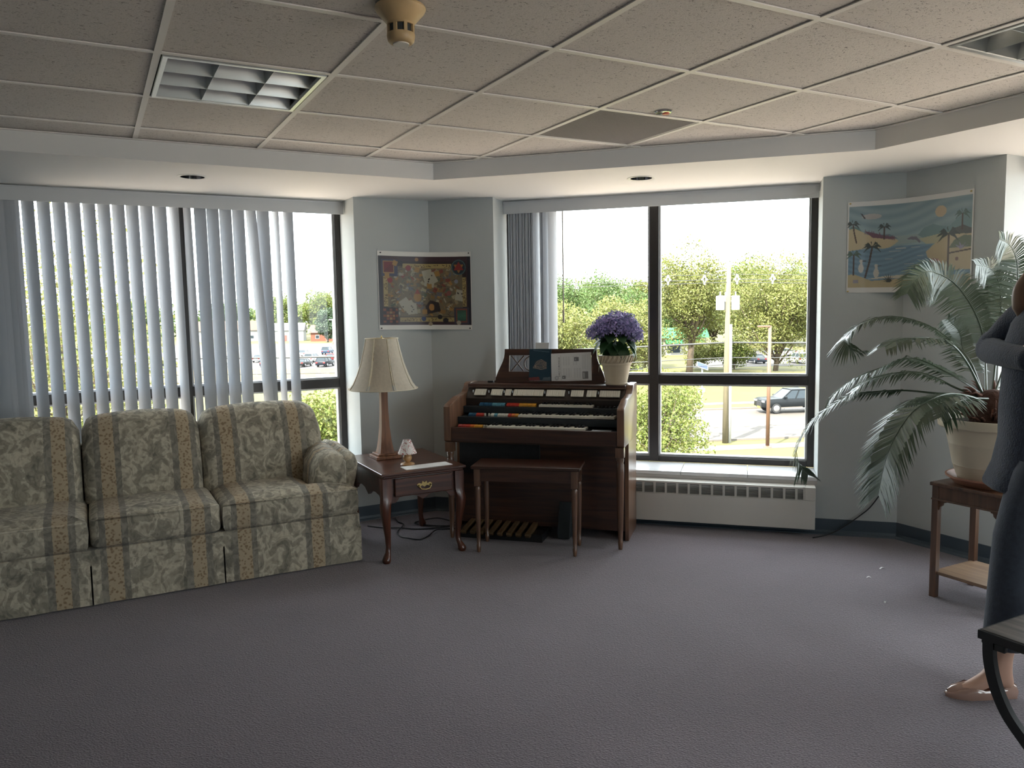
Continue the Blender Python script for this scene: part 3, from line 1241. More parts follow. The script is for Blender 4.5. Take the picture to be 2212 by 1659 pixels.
sl = thing('mini_lamp', 'tiny candle lamp with red patterned shade on the end table', 'lamp', F(1, 1.690, 4.545, ZT))
MB().lathe([(0.0, 0.0), (0.042, 0.0), (0.045, 0.006), (0.040, 0.012), (0.02, 0.016), (0.014, 0.02), (0.0, 0.02)], 20).build('base', M_pine, sl, smooth=40)
MB().lathe([(0.010, 0.018), (0.022, 0.028), (0.028, 0.043), (0.025, 0.058), (0.013, 0.07), (0.011, 0.078), (0.0, 0.08)], 20).build('stem', M_pine, sl, smooth=40)
MB().lathe([(0.0585, 0.073), (0.023, 0.158), (0.021, 0.158), (0.0565, 0.073)], 28, caps=False).build('lamp_shade', mat_toile(), sl, smooth=40)

en = MB()
en.box(-0.152, 0.152, -0.05, 0.05, 0.0, 0.0015)
en.box(-0.146, 0.15, -0.042, 0.052, 0.0015, 0.003)
env = en.build('envelope', M_paper)
env.matrix_world = F(1, 1.776, 4.445, ZT + 0.0005, R_(1.5))
tag(env, 'long white envelopes lying at the front of the end table', 'paper')

# ------------------------------------------------------------------ cords on the carpet
def cord(name, pts, label, rad=0.0045):
    P = catmull([(x, y, rad + 0.0005 + (0.006 if i % 3 == 2 else 0)) for i, (x, y) in enumerate(pts)], 6)
    o = MB().tube(P, rad, 6).build(name, M_cord, smooth=True)
    return tag(o, label, 'cord')


cord('power_cord', [(-1.02, 5.36), (-0.90, 5.31), (-0.79, 5.28), (-0.68, 5.262), (-0.56, 5.27), (-0.44, 5.30), (-0.40, 5.38), (-0.46, 5.47), (-0.55, 5.52), (-0.65, 5.49), (-0.70, 5.42), (-0.62, 5.34), (-0.50, 5.33), (-0.40, 5.36), (-0.33, 5.42)], 'black power cord coiled on the carpet under the end table')
cord('power_cord', [(-0.86, 5.57), (-0.82, 5.45), (-0.77, 5.36), (-0.79, 5.20), (-0.755, 5.09), (-0.70, 5.03), (-0.62, 5.01), (-0.57, 5.09), (-0.535, 5.20), (-0.48, 5.25), (-0.40, 5.26), (-0.32, 5.27)], 'black power cord looping forward towards the organ pedals')

# ------------------------------------------------------------------ organ
M_walnut = wood('organ_walnut', (0.026, 0.0105, 0.006), (0.070, 0.028, 0.015), 0.4, axis='x', coat=0.15)
M_walnut_v_lit = wood('organ_walnut_upright_lit', (0.085, 0.040, 0.022), (0.19, 0.095, 0.052), 0.3, axis='z', coat=0.6)  # upright grain; tone lightened to stand for window light on the organ's sides
M_walnut_d = mat('organ_dark_cloth', (0.014, 0.014, 0.014), 0.8, noise=(40, 0.2))
M_ivory = mat('ivory_plastic', (0.62, 0.59, 0.50), 0.35)
M_key_b = mat('black_key_plastic', (0.01, 0.01, 0.011), 0.3)
M_panel = mat('organ_black_panel', (0.012, 0.016, 0.018), 0.4)
org = thing('organ', 'walnut electronic organ with three keyboards in front of the window', 'organ', F(2, -1.305, 4.70))
HX = 0.585
cheek = [(0.02, 0.637), (0.0, 0.65), (0.0, 0.868), (0.012, 0.878), (0.17, 0.918), (0.27, 0.922), (0.335, 0.932), (0.37, 0.955), (0.395, 0.985), (0.425, 0.993), (0.56, 0.990), (0.56, 0.637)]
for sg in (-1, 1):
    x0, x1 = sorted((sg * HX, sg * (HX - 0.045)))
    MB().prism(cheek, x0, x1, 'x', bev=0.004).build('cheek_panel', M_walnut_v_lit, org, smooth=35)
    x0, x1 = sorted((sg * (HX - 0.005), sg * (HX - 0.03)))
    MB().box(x0, x1, 0.215, 0.56, 0.0, 0.637, 0.003).build('side_panel', M_walnut_v_lit, org)
    q = MB()
    q.loft([superring(0, 0, z, r, s_) for z, r, s_ in ((0.637, 0.026, 1), (0.575, 0.026, 1), (0.572, 0.021, 0.2), (0.56, 0.0235, 0), (0.54, 0.019, 0), (0.53, 0.0225, 0), (0.48, 0.0235, 0), (0.3, 0.021, 0), (0.12, 0.0165, 0), (0.055, 0.014, 0), (0.05, 0.0165, 0), (0.02, 0.0145, 0), (0.0, 0.012, 0))])
    q.build('leg', M_walnut_v_lit, org, smooth=40, M=Matrix.Translation((sg * (HX - 0.03), 0.032, 0)))
MB().box(-HX + 0.03, HX - 0.03, 0.222, 0.24, 0.06, 0.637).build('kneeboard', M_walnut, org)
MB().box(-HX + 0.03, -0.0, 0.20, 0.222, 0.40, 0.637).build('speaker_cloth', M_walnut_d, org)
MB().box(-HX + 0.03, HX - 0.03, 0.535, 0.558, 0.02, 0.96).build('back_panel', M_walnut, org)
MB().box(-HX + 0.045, HX - 0.045, 0.012, 0.03, 0.642, 0.735, 0.004).build('front_rail', M_walnut, org)
MB().box(-HX + 0.045, HX - 0.045, 0.02, 0.54, 0.637, 0.65).build('bottom_board', M_walnut, org)
MB().box(-HX + 0.045, HX - 0.045, 0.35, 0.56, 0.970, 0.986, 0.003).build('top_board', M_walnut, org)
MB().prism([(0.345, 0.962), (0.355, 0.978), (0.38, 0.986), (0.38, 0.96)], -HX + 0.045, HX - 0.045, 'x').build('top_moulding', M_walnut, org)
# stepped black keybeds
steps = [(0.02, 0.16, 0.725), (0.13, 0.27, 0.787), (0.24, 0.36, 0.845)]
for y0, y1, z in steps:
    MB().box(-HX + 0.047, HX - 0.047, y0 + 0.005, y1 + 0.05, z - 0.045, z, 0.002).build('keybed', M_panel, org)
MB().prism([(0.30, 0.892), (0.36, 0.962), (0.37, 0.962), (0.37, 0.88), (0.305, 0.845)], -HX + 0.047, HX - 0.047, 'x').build('stop_rail', mat('stop_rail_brown', (0.022, 0.014, 0.010), 0.4), org)

# the stop tabs, set in banks
sx = lambda u: -0.480 + (u - 340) / (1920 - 340) * 0.99
for u0, u1, n in ((340, 470, 5), (526, 657, 6), (685, 752, 3), (780, 1108, 16), (1140, 1340, 9), (1405, 1540, 6), (1573, 1677, 4), (1708, 1920, 9)):
    q = MB()
    a, c = sx(u0), sx(u1)
    w = (c - a) / n
    for i in range(n):
        up = 0.004 * ((i * 7 + n) % 3 == 0)
        q.prism([(0.300 + up, 0.915), (0.303 + up, 0.921), (0.338, 0.953), (0.343, 0.951), (0.310, 0.912)], a + i * w + 0.0006, a + (i + 1) * w - 0.0006, 'x')
    q.build('stop_tab_bank', M_ivory, org)
for u in (325, 505, 676, 770, 1125, 1385, 1697):
    MB().box(sx(u) - 0.004, sx(u) + 0.004, 0.312, 0.325, 0.93, 0.948, 0.001).build('indicator', M_chrome, org)

# three manuals
def manual(x0, x1, y, z, depth, n_white):
    w = (x1 - x0) / n_white
    wk, bk = MB(), MB()
    for i in range(n_white):
        wk.box(x0 + i * w + 0.0004, x0 + (i + 1) * w - 0.0004, y, y + depth, z, z + 0.014)
        if i < n_white - 1 and i % 7 in (0, 1, 3, 4, 5):
            cx = x0 + (i + 1) * w
            bk.prism([(y + depth * 0.38, z + 0.012), (y + depth * 0.42, z + 0.025), (y + depth, z + 0.025), (y + depth, z + 0.012)], cx - w * 0.28, cx + w * 0.28, 'x')
    m_ = thing('manual', None, None)
    m_.parent = org
    wk.build('white_keys', M_ivory, m_)
    bk.build('black_keys', M_key_b, m_)


manual(-0.30, 0.335, 0.035, 0.730, 0.115, 28)
manual(-0.125, 0.50, 0.145, 0.792, 0.105, 28)
manual(-0.012, 0.345, 0.245, 0.849, 0.085, 17)

# coloured rocker tabs at the left of each manual
RED, ORG, YEL, BLU, CYN, WHT = (0.42, 0.035, 0.02), (0.55, 0.14, 0.02), (0.55, 0.27, 0.03), (0.02, 0.09, 0.17), (0.09, 0.26, 0.33), (0.55, 0.53, 0.46)


def rockers(x0, x1, y, z, cols):
    n = len(cols)
    w = (x1 - x0) / n
    for i, c in enumerate(cols):
        nm = 'tab_%03d_%03d_%03d' % tuple(int(q * 100) for q in c)
        MB().prism([(y, z), (y, z + 0.010), (y + 0.022, z + 0.019), (y + 0.03, z + 0.016), (y + 0.03, z)], x0 + i * w + 0.001, x0 + (i + 1) * w - 0.001, 'x').build('rocker_tab', mat(nm, c, 0.35), org)


rockers(-0.515, -0.345, 0.07, 0.726, [RED, RED, RED, ORG, YEL, YEL])
rockers(-0.48, -0.375, 0.18, 0.788, [BLU, BLU, RED, RED])
rockers(-0.325, -0.135, 0.18, 0.788, [WHT, CYN, WHT, WHT, WHT, RED, ORG, YEL])
rockers(-0.435, -0.255, 0.275, 0.846, [BLU, BLU, BLU, CYN, CYN, CYN])
rockers(-0.245, -0.04, 0.275, 0.846, [RED, RED, RED, YEL, YEL, YEL, YEL])
for x, y, z in ((-0.335, 0.075, 0.727), (-0.32, 0.075, 0.727), (-0.365, 0.185, 0.789), (-0.338, 0.185, 0.789)):
    MB().box(x - 0.005, x + 0.005, y, y + 0.012, z, z + 0.018, 0.001).build('push_button', M_ivory, org)
for i in range(7):
    x = 0.375 + i * 0.026
    MB().lathe([(0.0, 0.0), (0.008, 0.0), (0.008, 0.010), (0.006, 0.012), (0.0, 0.012)], 12).build('knob', M_panel, org, smooth=40, M=Matrix.Translation((x, 0.285, 0.845)))

# music rest with its fretwork
rest = MB()
yR = 0.0
z0, z1 = 0.0, 0.228
outl = lambda t: 0.385 - 0.062 * (0.5 - 0.5 * math.cos(PI * min(1, t * 1.15)))
for sg in (-1, 1):
    pts = [(sg * outl(q / 8), z0 + (z1 - z0) * q / 8) for q in range(9)]
    inn = [(sg * 0.288, z1), (sg * 0.288, z0)]
    rest.prism(pts + inn, -0.007, 0.007, 'y')
rest.box(-0.288, 0.288, -0.007, 0.007, 0.0, 0.072)
rest.box(-0.288, 0.288, -0.007, 0.007, 0.185, 0.228)
rest.box(-0.02, 0.02, -0.007, 0.007, 0.072, 0.185)
for sg in (-1, 1):
    for a, c in (((0.275, 0.075), (0.185, 0.182)), ((0.185, 0.075), (0.275, 0.182)), ((0.07, 0.075), (0.03, 0.182)), ((0.03, 0.075), (0.07, 0.182))):
        rest.tube([(sg * a[0], 0, a[1]), (sg * c[0], 0, c[1])], 0.0045, 6)
    rest.tube([(sg * (0.128 + 0.052 * math.cos(2 * PI * j / 24)), 0, 0.1285 + 0.052 * math.sin(2 * PI * j / 24)) for j in range(25)], 0.0045, 6)
rest.box(-0.385, 0.385, -0.03, 0.007, -0.004, 0.008)
MR = Matrix.Translation((0.0, 0.49, 0.988)) @ Matrix.Rotation(R_(-8), 4, 'X')
ro = rest.build('music_rest', M_walnut, org, M=MR)
t = MB()
for x in (-0.415, 0.40):
    t.box(x - 0.02, x + 0.02, 0.46, 0.49, 0.986, 0.998, 0.003)
t.build('rest_bracket', M_black, org)
# pedals
M_ped = mat('pedal_maple', (0.11, 0.065, 0.028), 0.45, noise=(12, 0.15))
for i in range(8):
    x = -0.47 + i * 0.062
    MB().prism([(0.015, 0.035), (0.0, 0.05), (0.006, 0.062), (0.19, 0.085), (0.22, 0.085), (0.22, 0.06)], x - 0.016, x + 0.016, 'x', bev=0.003).build('pedal', M_ped, org, M=Matrix.Rotation(0, 4, 'Z'))
MB().box(-HX + 0.05, 0.05, 0.05, 0.222, 0.0, 0.05).build('pedal_box', M_black, org)
MB().prism([(0.13, 0.01), (0.21, 0.235), (0.222, 0.235), (0.222, 0.01)], 0.128, 0.212, 'x', bev=0.006).build('swell_pedal', mat('rubber', (0.012, 0.016, 0.018), 0.7), org)

# cassette box lying on the lower ledge
cs = MB()
cs.box(-0.0615, 0.0615, -0.02, 0.02, 0, 0.012, 0.002)
cso = cs.build('cassette_case', mat('clear_plastic_grey', (0.24, 0.25, 0.25), 0.15, coat=0.5))
cso.matrix_world = F(2, -0.865, 4.745, 0.7258)
tag(cso, 'clear plastic cassette case lying beside the lowest organ keyboard', 'case')

# ------------------------------------------------------------------ organ bench
bn = thing('organ_bench', 'low walnut organ bench with four turned legs', 'bench', F(2, -1.300, 4.615, 0, R_(5.2)))
MB().box(-0.335, 0.335, -0.135, 0.135, 0.52, 0.54, 0.005).build('seat', M_walnut, bn)
for y0, y1 in ((-0.118, -0.104), (0.104, 0.118)):
    MB().box(-0.29, 0.29, y0, y1, 0.445, 0.52).build('apron', M_walnut, bn)
for x0, x1 in ((-0.306, -0.292), (0.292, 0.306)):
    MB().box(x0, x1, -0.10, 0.10, 0.445, 0.52).build('apron', M_walnut, bn)
q0 = None
for sx_ in (-1, 1):
    for sy_ in (-1, 1):
        M = Matrix.Translation((sx_ * 0.298, sy_ * 0.112, 0))
        if q0 is None:
            q = MB()
            q.loft([superring(0, 0, z, r, s_) for z, r, s_ in ((0.52, 0.018, 1), (0.415, 0.018, 1), (0.411, 0.0145, 0.2), (0.40, 0.019, 0), (0.385, 0.0185, 0), (0.3, 0.0185, 0), (0.1, 0.0125, 0), (0.05, 0.0105, 0), (0.045, 0.014, 0), (0.015, 0.0125, 0), (0.0, 0.010, 0))])
            q0 = q.build('leg', M_walnut_v_lit, bn, smooth=40, M=M)
        else:
            part_copy(q0, bn, M)

# ------------------------------------------------------------------ painted prints (flat artwork on paper)
class Canvas:
    def __init__(self, w, h, bg):
        self.a = np.zeros((h, w, 3))
        self.a[:] = bg
        yy, xx = np.mgrid[0:h, 0:w]
        self.x = (xx + 0.5) / w
        self.y = 1 - (yy + 0.5) / h
        self.asp = w / h

    def poly(self, pts, c):
        m = np.zeros(self.x.shape, bool)
        n = len(pts)
        for i in range(n):
            (x0, y0), (x1, y1) = pts[i], pts[(i + 1) % n]
            if y0 == y1:
                continue
            cond = ((self.y >= min(y0, y1)) & (self.y < max(y0, y1)))
            xi = x0 + (self.y - y0) / (y1 - y0) * (x1 - x0)
            m ^= cond & (self.x < xi)
        self.a[m] = c
        return self

    def rect(self, x0, y0, x1, y1, c, ang=0.0):
        if ang:
            cx, cy_ = (x0 + x1) / 2, (y0 + y1) / 2
            pts = []
            for px, py in ((x0, y0), (x1, y0), (x1, y1), (x0, y1)):
                dx, dy = (px - cx) * self.asp, py - cy_
                pts.append((cx + (dx * math.cos(ang) - dy * math.sin(ang)) / self.asp, cy_ + dx * math.sin(ang) + dy * math.cos(ang)))
            return self.poly(pts, c)
        self.a[(self.x >= x0) & (self.x < x1) & (self.y >= y0) & (self.y < y1)] = c
        return self

    def disc(self, cx, cy_, r, c, ry=None):
        self.a[((self.x - cx) * self.asp / r) ** 2 + ((self.y - cy_) / (ry or r)) ** 2 < 1] = c
        return self

    def line(self, pts, w, c):
        for (x0, y0), (x1, y1) in zip(pts[:-1], pts[1:]):
            ax, ay = (x1 - x0) * self.asp, y1 - y0
            L2 = ax * ax + ay * ay + 1e-9
            t = np.clip(((self.x - x0) * self.asp * ax + (self.y - y0) * ay) / L2, 0, 1)
            d = np.hypot((self.x - x0) * self.asp - t * ax, (self.y - y0) - t * ay)
            self.a[d < w] = c
        return self

    def sheet(self, name, fn, parent, mname, thick=0.0006, rough=0.6):
        """build the paper: fn(u, v) -> point; colours go to a point attribute"""
        h, w = self.a.shape[:2]
        us, vs = (np.arange(w) + 0.5) / w, 1 - (np.arange(h) + 0.5) / h
        V = np.array([fn(u, v) for v in vs for u in us])
        idx = np.arange(h * w).reshape(h, w)
        Q = np.stack([idx[:-1, :-1], idx[:-1, 1:], idx[1:, 1:], idx[1:, :-1]], -1).reshape(-1, 4)
        o = fast_mesh(name, V, Q, attr_mat(mname, rough=rough), parent, True)
        at = o.data.color_attributes.new('print', 'FLOAT_COLOR', 'POINT')
        at.data.foreach_set('color', np.concatenate([self.a.reshape(-1, 3), np.ones((h * w, 1))], 1).ravel().astype(np.float32))
        return o


# book, card and newspaper on the music rest
bk = thing('hymn_book', 'dark blue hymn book leaning upright on the organ music rest', 'book', F(2, -1.305, 4.70) @ MR @ Matrix.Translation((-0.064, -0.018, 0.010)))
MB().box(-0.075, 0.075, 0.0, 0.008, 0.0, 0.215, 0.001).build('pages', M_paper, bk)
MB().box(-0.078, 0.078, 0.008, 0.0095, 0.0, 0.218).build('back_cover', mat('book_blue', (0.012, 0.035, 0.055), 0.3), bk)
cv = Canvas(60, 84, (0.012, 0.038, 0.060))
for i in range(7):
    y = 0.40 + 0.03 * i
    cv.poly([(0.18 + 0.02 * i, y), (0.55, y - 0.05 + 0.02 * i), (0.8, y - 0.02), (0.8, y - 0.008), (0.55, y - 0.035 + 0.02 * i), (0.2 + 0.02 * i, y + 0.012)], (0.40, 0.30, 0.22))
cv.poly([(0.0, 0.0), (0.52, 0.0), (0.47, 0.12), (0.0, 0.09)], (0.16, 0.035, 0.035))
cv.poly([(0.62, 0.02), (1.0, 0.02), (1.0, 0.12), (0.66, 0.1)], (0.10, 0.13, 0.15))
cv.line([(0.2, 0.95), (0.9, 0.9)], 0.012, (0.08, 0.13, 0.17))
cv.sheet('front_cover', lambda u, v: (-0.078 + 0.156 * u, -0.0012 - 0.004 * math.sin(PI * u) * v, 0.218 * v), bk, 'book_cover_print', rough=0.3)
cd = MB().box(-0.048, 0.048, 0.0, 0.0012, 0.0, 0.262).build('card', mat('card_white', (0.55, 0.55, 0.54), 0.6))
cd.matrix_world = F(2, -1.305, 4.70) @ MR @ Matrix.Translation((-0.055, -0.0082, 0.009))
tag(cd, 'white card sticking up behind the dark blue hymn book', 'paper')
nw = thing('newspaper', 'folded newspaper standing sideways on the organ music rest', 'newspaper', F(2, -1.305, 4.70) @ MR @ Matrix.Translation((0.158, -0.02, 0.010)) @ Matrix.Rotation(R_(-2.5), 4, 'Y'))
MB().box(-0.138, 0.138, 0.0, 0.003, 0.0, 0.19).build('back_pages', M_paper, nw)
cv = Canvas(140, 96, (0.60, 0.60, 0.59))
ink = (0.33, 0.33, 0.33)
for (x0, y0, x1, y1) in ((0.30, 0.56, 0.50, 0.88), (0.30, 0.12, 0.52, 0.46), (0.55, 0.56, 0.68, 0.9), (0.57, 0.10, 0.76, 0.46), (0.78, 0.40, 0.94, 0.92)):
    n = int((x1 - x0) / 0.016)
    for i in range(n):
        if i % 4 != 3:
            cv.rect(x0 + i * 0.016, y0, x0 + i * 0.016 + 0.006, y1, (0.47, 0.47, 0.47))
for (x0, y0, x1, y1) in ((0.58, 0.70, 0.69, 0.84), (0.27, 0.08, 0.36, 0.2), (0.78, 0.06, 0.92, 0.32)):
    cv.rect(x0, y0, x1, y1, (0.18, 0.18, 0.18))
    cv.rect(x0 + 0.02, y0 + 0.03, x0 + 0.05, y1 - 0.04, (0.42, 0.42, 0.42))
cv.disc(0.135, 0.12, 0.075, (0.35, 0.35, 0.35))
cv.disc(0.135, 0.12, 0.05, (0.5, 0.5, 0.5))
cv.line([(0.245, 0.05), (0.245, 0.92)], 0.004, ink)
cv.sheet('front_page', lambda u, v: (-0.138 + 0.276 * u, -0.001 - 0.003 * math.sin(PI * v), 0.19 * v), nw, 'newspaper_print')


def text(body, name, size, m, parent, M, extrude=0.0001, align='LEFT'):
    cu = bpy.data.curves.new(name, 'FONT')
    cu.body = body
    cu.size = size
    cu.extrude = extrude
    cu.align_x = align
    tmp = bpy.data.objects.new(name, cu)
    COL.objects.link(tmp)
    me = bpy.data.meshes.new_from_object(tmp.evaluated_get(bpy.context.evaluated_depsgraph_get()))
    bpy.data.objects.remove(tmp)
    me.materials.clear()
    me.materials.append(m)
    me.name = name
    o = bpy.data.objects.new(name, me)
    COL.objects.link(o)
    o.parent = parent
    o.matrix_local = M
    return o


M_ink = mat('printing_ink', (0.05, 0.05, 0.05), 0.6)
# headline runs upwards along the left edge of the page
text('DAILY CHRONICLE', 'headline', 0.0155, M_ink, nw, Matrix.Translation((-0.077, -0.0048, 0.030)) @ Matrix.Rotation(PI / 2, 4, 'X') @ Matrix.Rotation(PI / 2, 4, 'Z') @ Matrix.Scale(0.0155 / 0.0155, 4))

# ------------------------------------------------------------------ hydrangea in its pot on the organ
M_pot = mat('cream_clay', (0.50, 0.42, 0.30), 0.6, noise=(9, 0.08))
M_hleaf = mat('hydrangea_leaf', (0.028, 0.070, 0.026), 0.4, noise=(30, 0.2), translucent=0.25)
M_bloom = mat('hydrangea_petal', (0.25, 0.215, 0.41), 0.6, island=0.5, translucent=0.3)
hy = thing('potted_hydrangea', 'purple hydrangea in a cream pot on top of the organ', 'plant', F(2, -0.837, 5.135, 0.9865))
pt = MB().lathe([(0.0, 0.0), (0.071, 0.0), (0.073, 0.010), (0.071, 0.013), (0.0715, 0.02), (0.094, 0.128), (0.099, 0.130), (0.100, 0.143), (0.104, 0.147), (0.111, 0.188), (0.114, 0.192), (0.107, 0.193), (0.098, 0.16), (0.0, 0.158)], 36).build('pot', M_pot, hy, smooth=35)
t = MB()
for i in range(26):
    a = 2 * PI * i / 26
    t.tube([(0.106 * math.cos(a), 0.106 * math.sin(a), 0.147), (0.1085 * math.cos(a + 0.12), 0.1085 * math.sin(a + 0.12), 0.168), (0.112 * math.cos(a + 0.2), 0.112 * math.sin(a + 0.2), 0.19)], [0.003, 0.006, 0.007], 6)
t.build('rim_leaves', M_pot, pt, smooth=True)
MB().lathe([(0.0, 0.155), (0.099, 0.160), (0.1, 0.166), (0.0, 0.170)], 24).build('soil', mat('potting_soil', (0.03, 0.02, 0.014), 0.95, bump=(80, 0.6)), hy)


def leaf_blade(L, w, droop, fold=0.15, n=7):
    """broad pointed leaf along +x, returned as verts, faces"""
    v, f = [], []
    for i in range(n + 1):
        t_ = i / n
        ww = w * (math.sin(PI * t_ ** 0.8)) ** 0.8 * (1 - 0.3 * t_) if 0 < i < n else 0.0006
        x = L * math.sin(t_ * min(1.5, droop + 0.01)) / max(droop, 0.01) if droop > 0.01 else L * t_
        z = -L * (1 - math.cos(t_ * droop)) / max(droop, 0.01) if droop > 0.01 else 0
        for s_ in (-1, 0, 1):
            v.append((x, s_ * ww / 2, z + abs(s_) * fold * ww))
    for i in range(n):
        for j in range(2):
            a = i * 3 + j
            f.append((a, a + 1, a + 4, a + 3))
    return v, f


for ang, tilt, L, w, dr_, z, x in ((200, 5, 0.15, 0.11, 0.9, 0.30, 0.02), (235, -10, 0.16, 0.12, 1.0, 0.30, 0.02), (270, -25, 0.15, 0.12, 0.9, 0.29, 0.02), (300, -20, 0.15, 0.11, 1.0, 0.28, 0.02), (330, 0, 0.16, 0.10, 1.0, 0.30, 0.02), (0, 20, 0.14, 0.10, 0.8, 0.35, 0.03), (15, 50, 0.13, 0.10, 0.6, 0.36, 0.04), (350, -5, 0.15, 0.10, 1.2, 0.31, 0.03), (160, 10, 0.14, 0.10, 1.0, 0.30, 0.02), (60, 20, 0.14, 0.10, 0.9, 0.30, 0.02), (110, 15, 0.15, 0.11, 0.9, 0.31, 0.02),
                             (250, -50, 0.15, 0.13, 0.5, 0.27, 0.03), (285, -55, 0.15, 0.13, 0.4, 0.28, 0.03), (215, -45, 0.14, 0.12, 0.5, 0.27, 0.03), (320, -45, 0.15, 0.12, 0.6, 0.27, 0.03), (188, -35, 0.14, 0.08, 0.9, 0.23, 0.06),
                             (225, 15, 0.19, 0.14, 0.9, 0.33, 0.0), (262, 5, 0.17, 0.14, 0.9, 0.33, 0.0), (298, 5, 0.17, 0.13, 1.0, 0.33, 0.0), (335, 10, 0.18, 0.13, 1.0, 0.33, 0.0), (270, -65, 0.14, 0.13, 0.3, 0.31, 0.05), (235, -60, 0.15, 0.13, 0.3, 0.31, 0.05), (305, -60, 0.15, 0.13, 0.3, 0.31, 0.05), (5, -20, 0.17, 0.11, 1.2, 0.30, 0.04), (345, -30, 0.17, 0.11, 0.9, 0.33, 0.04), (205, -15, 0.18, 0.13, 0.8, 0.31, 0.02)):
    v, f = leaf_blade(L, w, dr_)
    q = MB()
    q.add(v, f)
    q.build('leaf', M_hleaf, hy, smooth=True, M=Matrix.Translation((0, 0, z)) @ Matrix.Rotation(R_(ang), 4, 'Z') @ Matrix.Rotation(R_(-tilt), 4, 'Y') @ Matrix.Translation((x, 0, 0)))
t = MB()
for i in range(7):
    a = i * 0.9
    t.tube([(0.03 * math.cos(a), 0.03 * math.sin(a), 0.15), (0.02 * math.cos(a), 0.02 * math.sin(a), 0.25), (0.07 * math.cos(a), 0.06 * math.sin(a), 0.38)], 0.004, 6)
t.build('stems', M_hleaf, hy, smooth=True)


def bloom(c, r, n=60):
    V, Q = [], []
    for i in range(n):
        zc_ = 1 - 1.5 * (i + 0.5) / n
        ph = i * 2.39996
        rr = math.sqrt(max(0, 1 - zc_ * zc_))
        d = Vector((rr * math.cos(ph), rr * math.sin(ph), zc_))
        p = Vector(c) + d * r * (0.82 + 0.26 * random.random())
        d = (d + Vector((random.uniform(-0.4, 0.4), random.uniform(-0.4, 0.4), random.uniform(-0.4, 0.4)))).normalized()
        a = d.orthogonal().normalized()
        bb = d.cross(a)
        tw = random.random() * 6
        for k in range(4):
            th = tw + k * PI / 2
            e1 = (a * math.cos(th) + bb * math.sin(th))
            e2 = (a * math.cos(th + PI / 2) + bb * math.sin(th + PI / 2))
            s_ = random.uniform(0.015, 0.021)
            o = len(V)
            V += [p, p + e1 * s_ + e2 * s_ * 0.5 + d * 0.004, p + e1 * s_ * 1.25 + d * 0.002, p + e1 * s_ - e2 * s_ * 0.5 + d * 0.004]
            Q.append((o, o + 1, o + 2, o + 3))
    return np.array([tuple(p) for p in V]), Q


for c, r in (((-0.125, -0.03, 0.335), 0.062), ((-0.065, -0.055, 0.375), 0.072), ((0.015, -0.065, 0.375), 0.08), ((0.085, -0.035, 0.36), 0.075), ((-0.01, 0.01, 0.405), 0.072), ((0.055, 0.03, 0.40), 0.066), ((-0.07, 0.04, 0.38), 0.064), ((0.115, 0.0, 0.32), 0.058)):
    V, Q = bloom(c, r)
    fast_mesh('flower_head', V, Q, M_bloom, hy)

# ------------------------------------------------------------------ ceiling fixtures
M_alu = mat('louver_aluminium', (0.52, 0.53, 0.52), 0.3, 1.0)
M_lhouse = mat('light_housing', (0.30, 0.31, 0.30), 0.35, 0.6)
M_gasket = mat('dark_gap', (0.012, 0.012, 0.012), 0.8)


def troffer(i, j, label):
    s, n = cell(i, j)
    r = thing('ceiling_light', label, 'light', F(1, s, n, Z_CEIL), 'recessed louvered lights')
    h = 0.288
    b = MB()
    b.box(-h, h, -h, h, 0.085, 0.092)
    for a, c in ((-h, -h + 0.004), (h - 0.004, h)):
        b.box(a, c, -h, h, 0.0, 0.09)
        b.box(-h, h, a, c, 0.0, 0.09)
    b.build('housing', M_lhouse, r)
    fr = MB()
    for a, c in ((-h + 0.002, -h + 0.018), (h - 0.018, h - 0.002)):
        fr.box(a, c, -h + 0.002, h - 0.002, -0.004, 0.012)
        fr.box(-h + 0.018, h - 0.018, a, c, -0.004, 0.012)
    fr.build('door_frame', mat('louver_frame', (0.70, 0.71, 0.70), 0.3, 0.7), r)
    # parabolic blades: thin at the bottom, wide at the top
    prof = [(-0.0012, 0.0), (0.0012, 0.0), (0.003, 0.012), (0.008, 0.03), (0.018, 0.055), (0.03, 0.07), (-0.03, 0.07), (-0.018, 0.055), (-0.008, 0.03), (-0.003, 0.012)]
    for q in range(4):
        y = -h + 0.02 + (2 * h - 0.04) * q / 3
        MB().loft([[(x, y + a, z) for a, z in prof] for x in (-h + 0.018, h - 0.018)]).build('louver_blade', M_alu, r, smooth=40)
    for q in range(1, 3):
        x = -h + 2 * h * q / 3
        MB().loft([[(x + a * 0.5, y, z - 0.001) for a, z in prof] for y in (-h + 0.018, h - 0.018)]).build('cross_blade', M_alu, r, smooth=40)
    g = MB()
    for a, c in ((-0.300, -h - 0.001), (h + 0.001, 0.300)):
        g.box(a, c, -0.300, 0.300, 0.004, 0.012)
        g.box(-h - 0.001, h + 0.001, a, c, 0.004, 0.012)
    g.build('gasket', M_gasket, r)
    t = MB()
    for q in range(3):
        y = -h + 0.02 + (2 * h - 0.04) * (q + 0.5) / 3
        t.tube([(-h + 0.03, y, 0.076), (h - 0.03, y, 0.076)], 0.008, 8)
    t.build('tube_lamps', mat('unlit_tube', (0.75, 0.75, 0.72), 0.3), r, smooth=True)


troffer(1, 2, 'unlit louvered ceiling light above the vertical blinds and sofa')
troffer(5, 5, 'unlit louvered ceiling light at the edge above the palm')

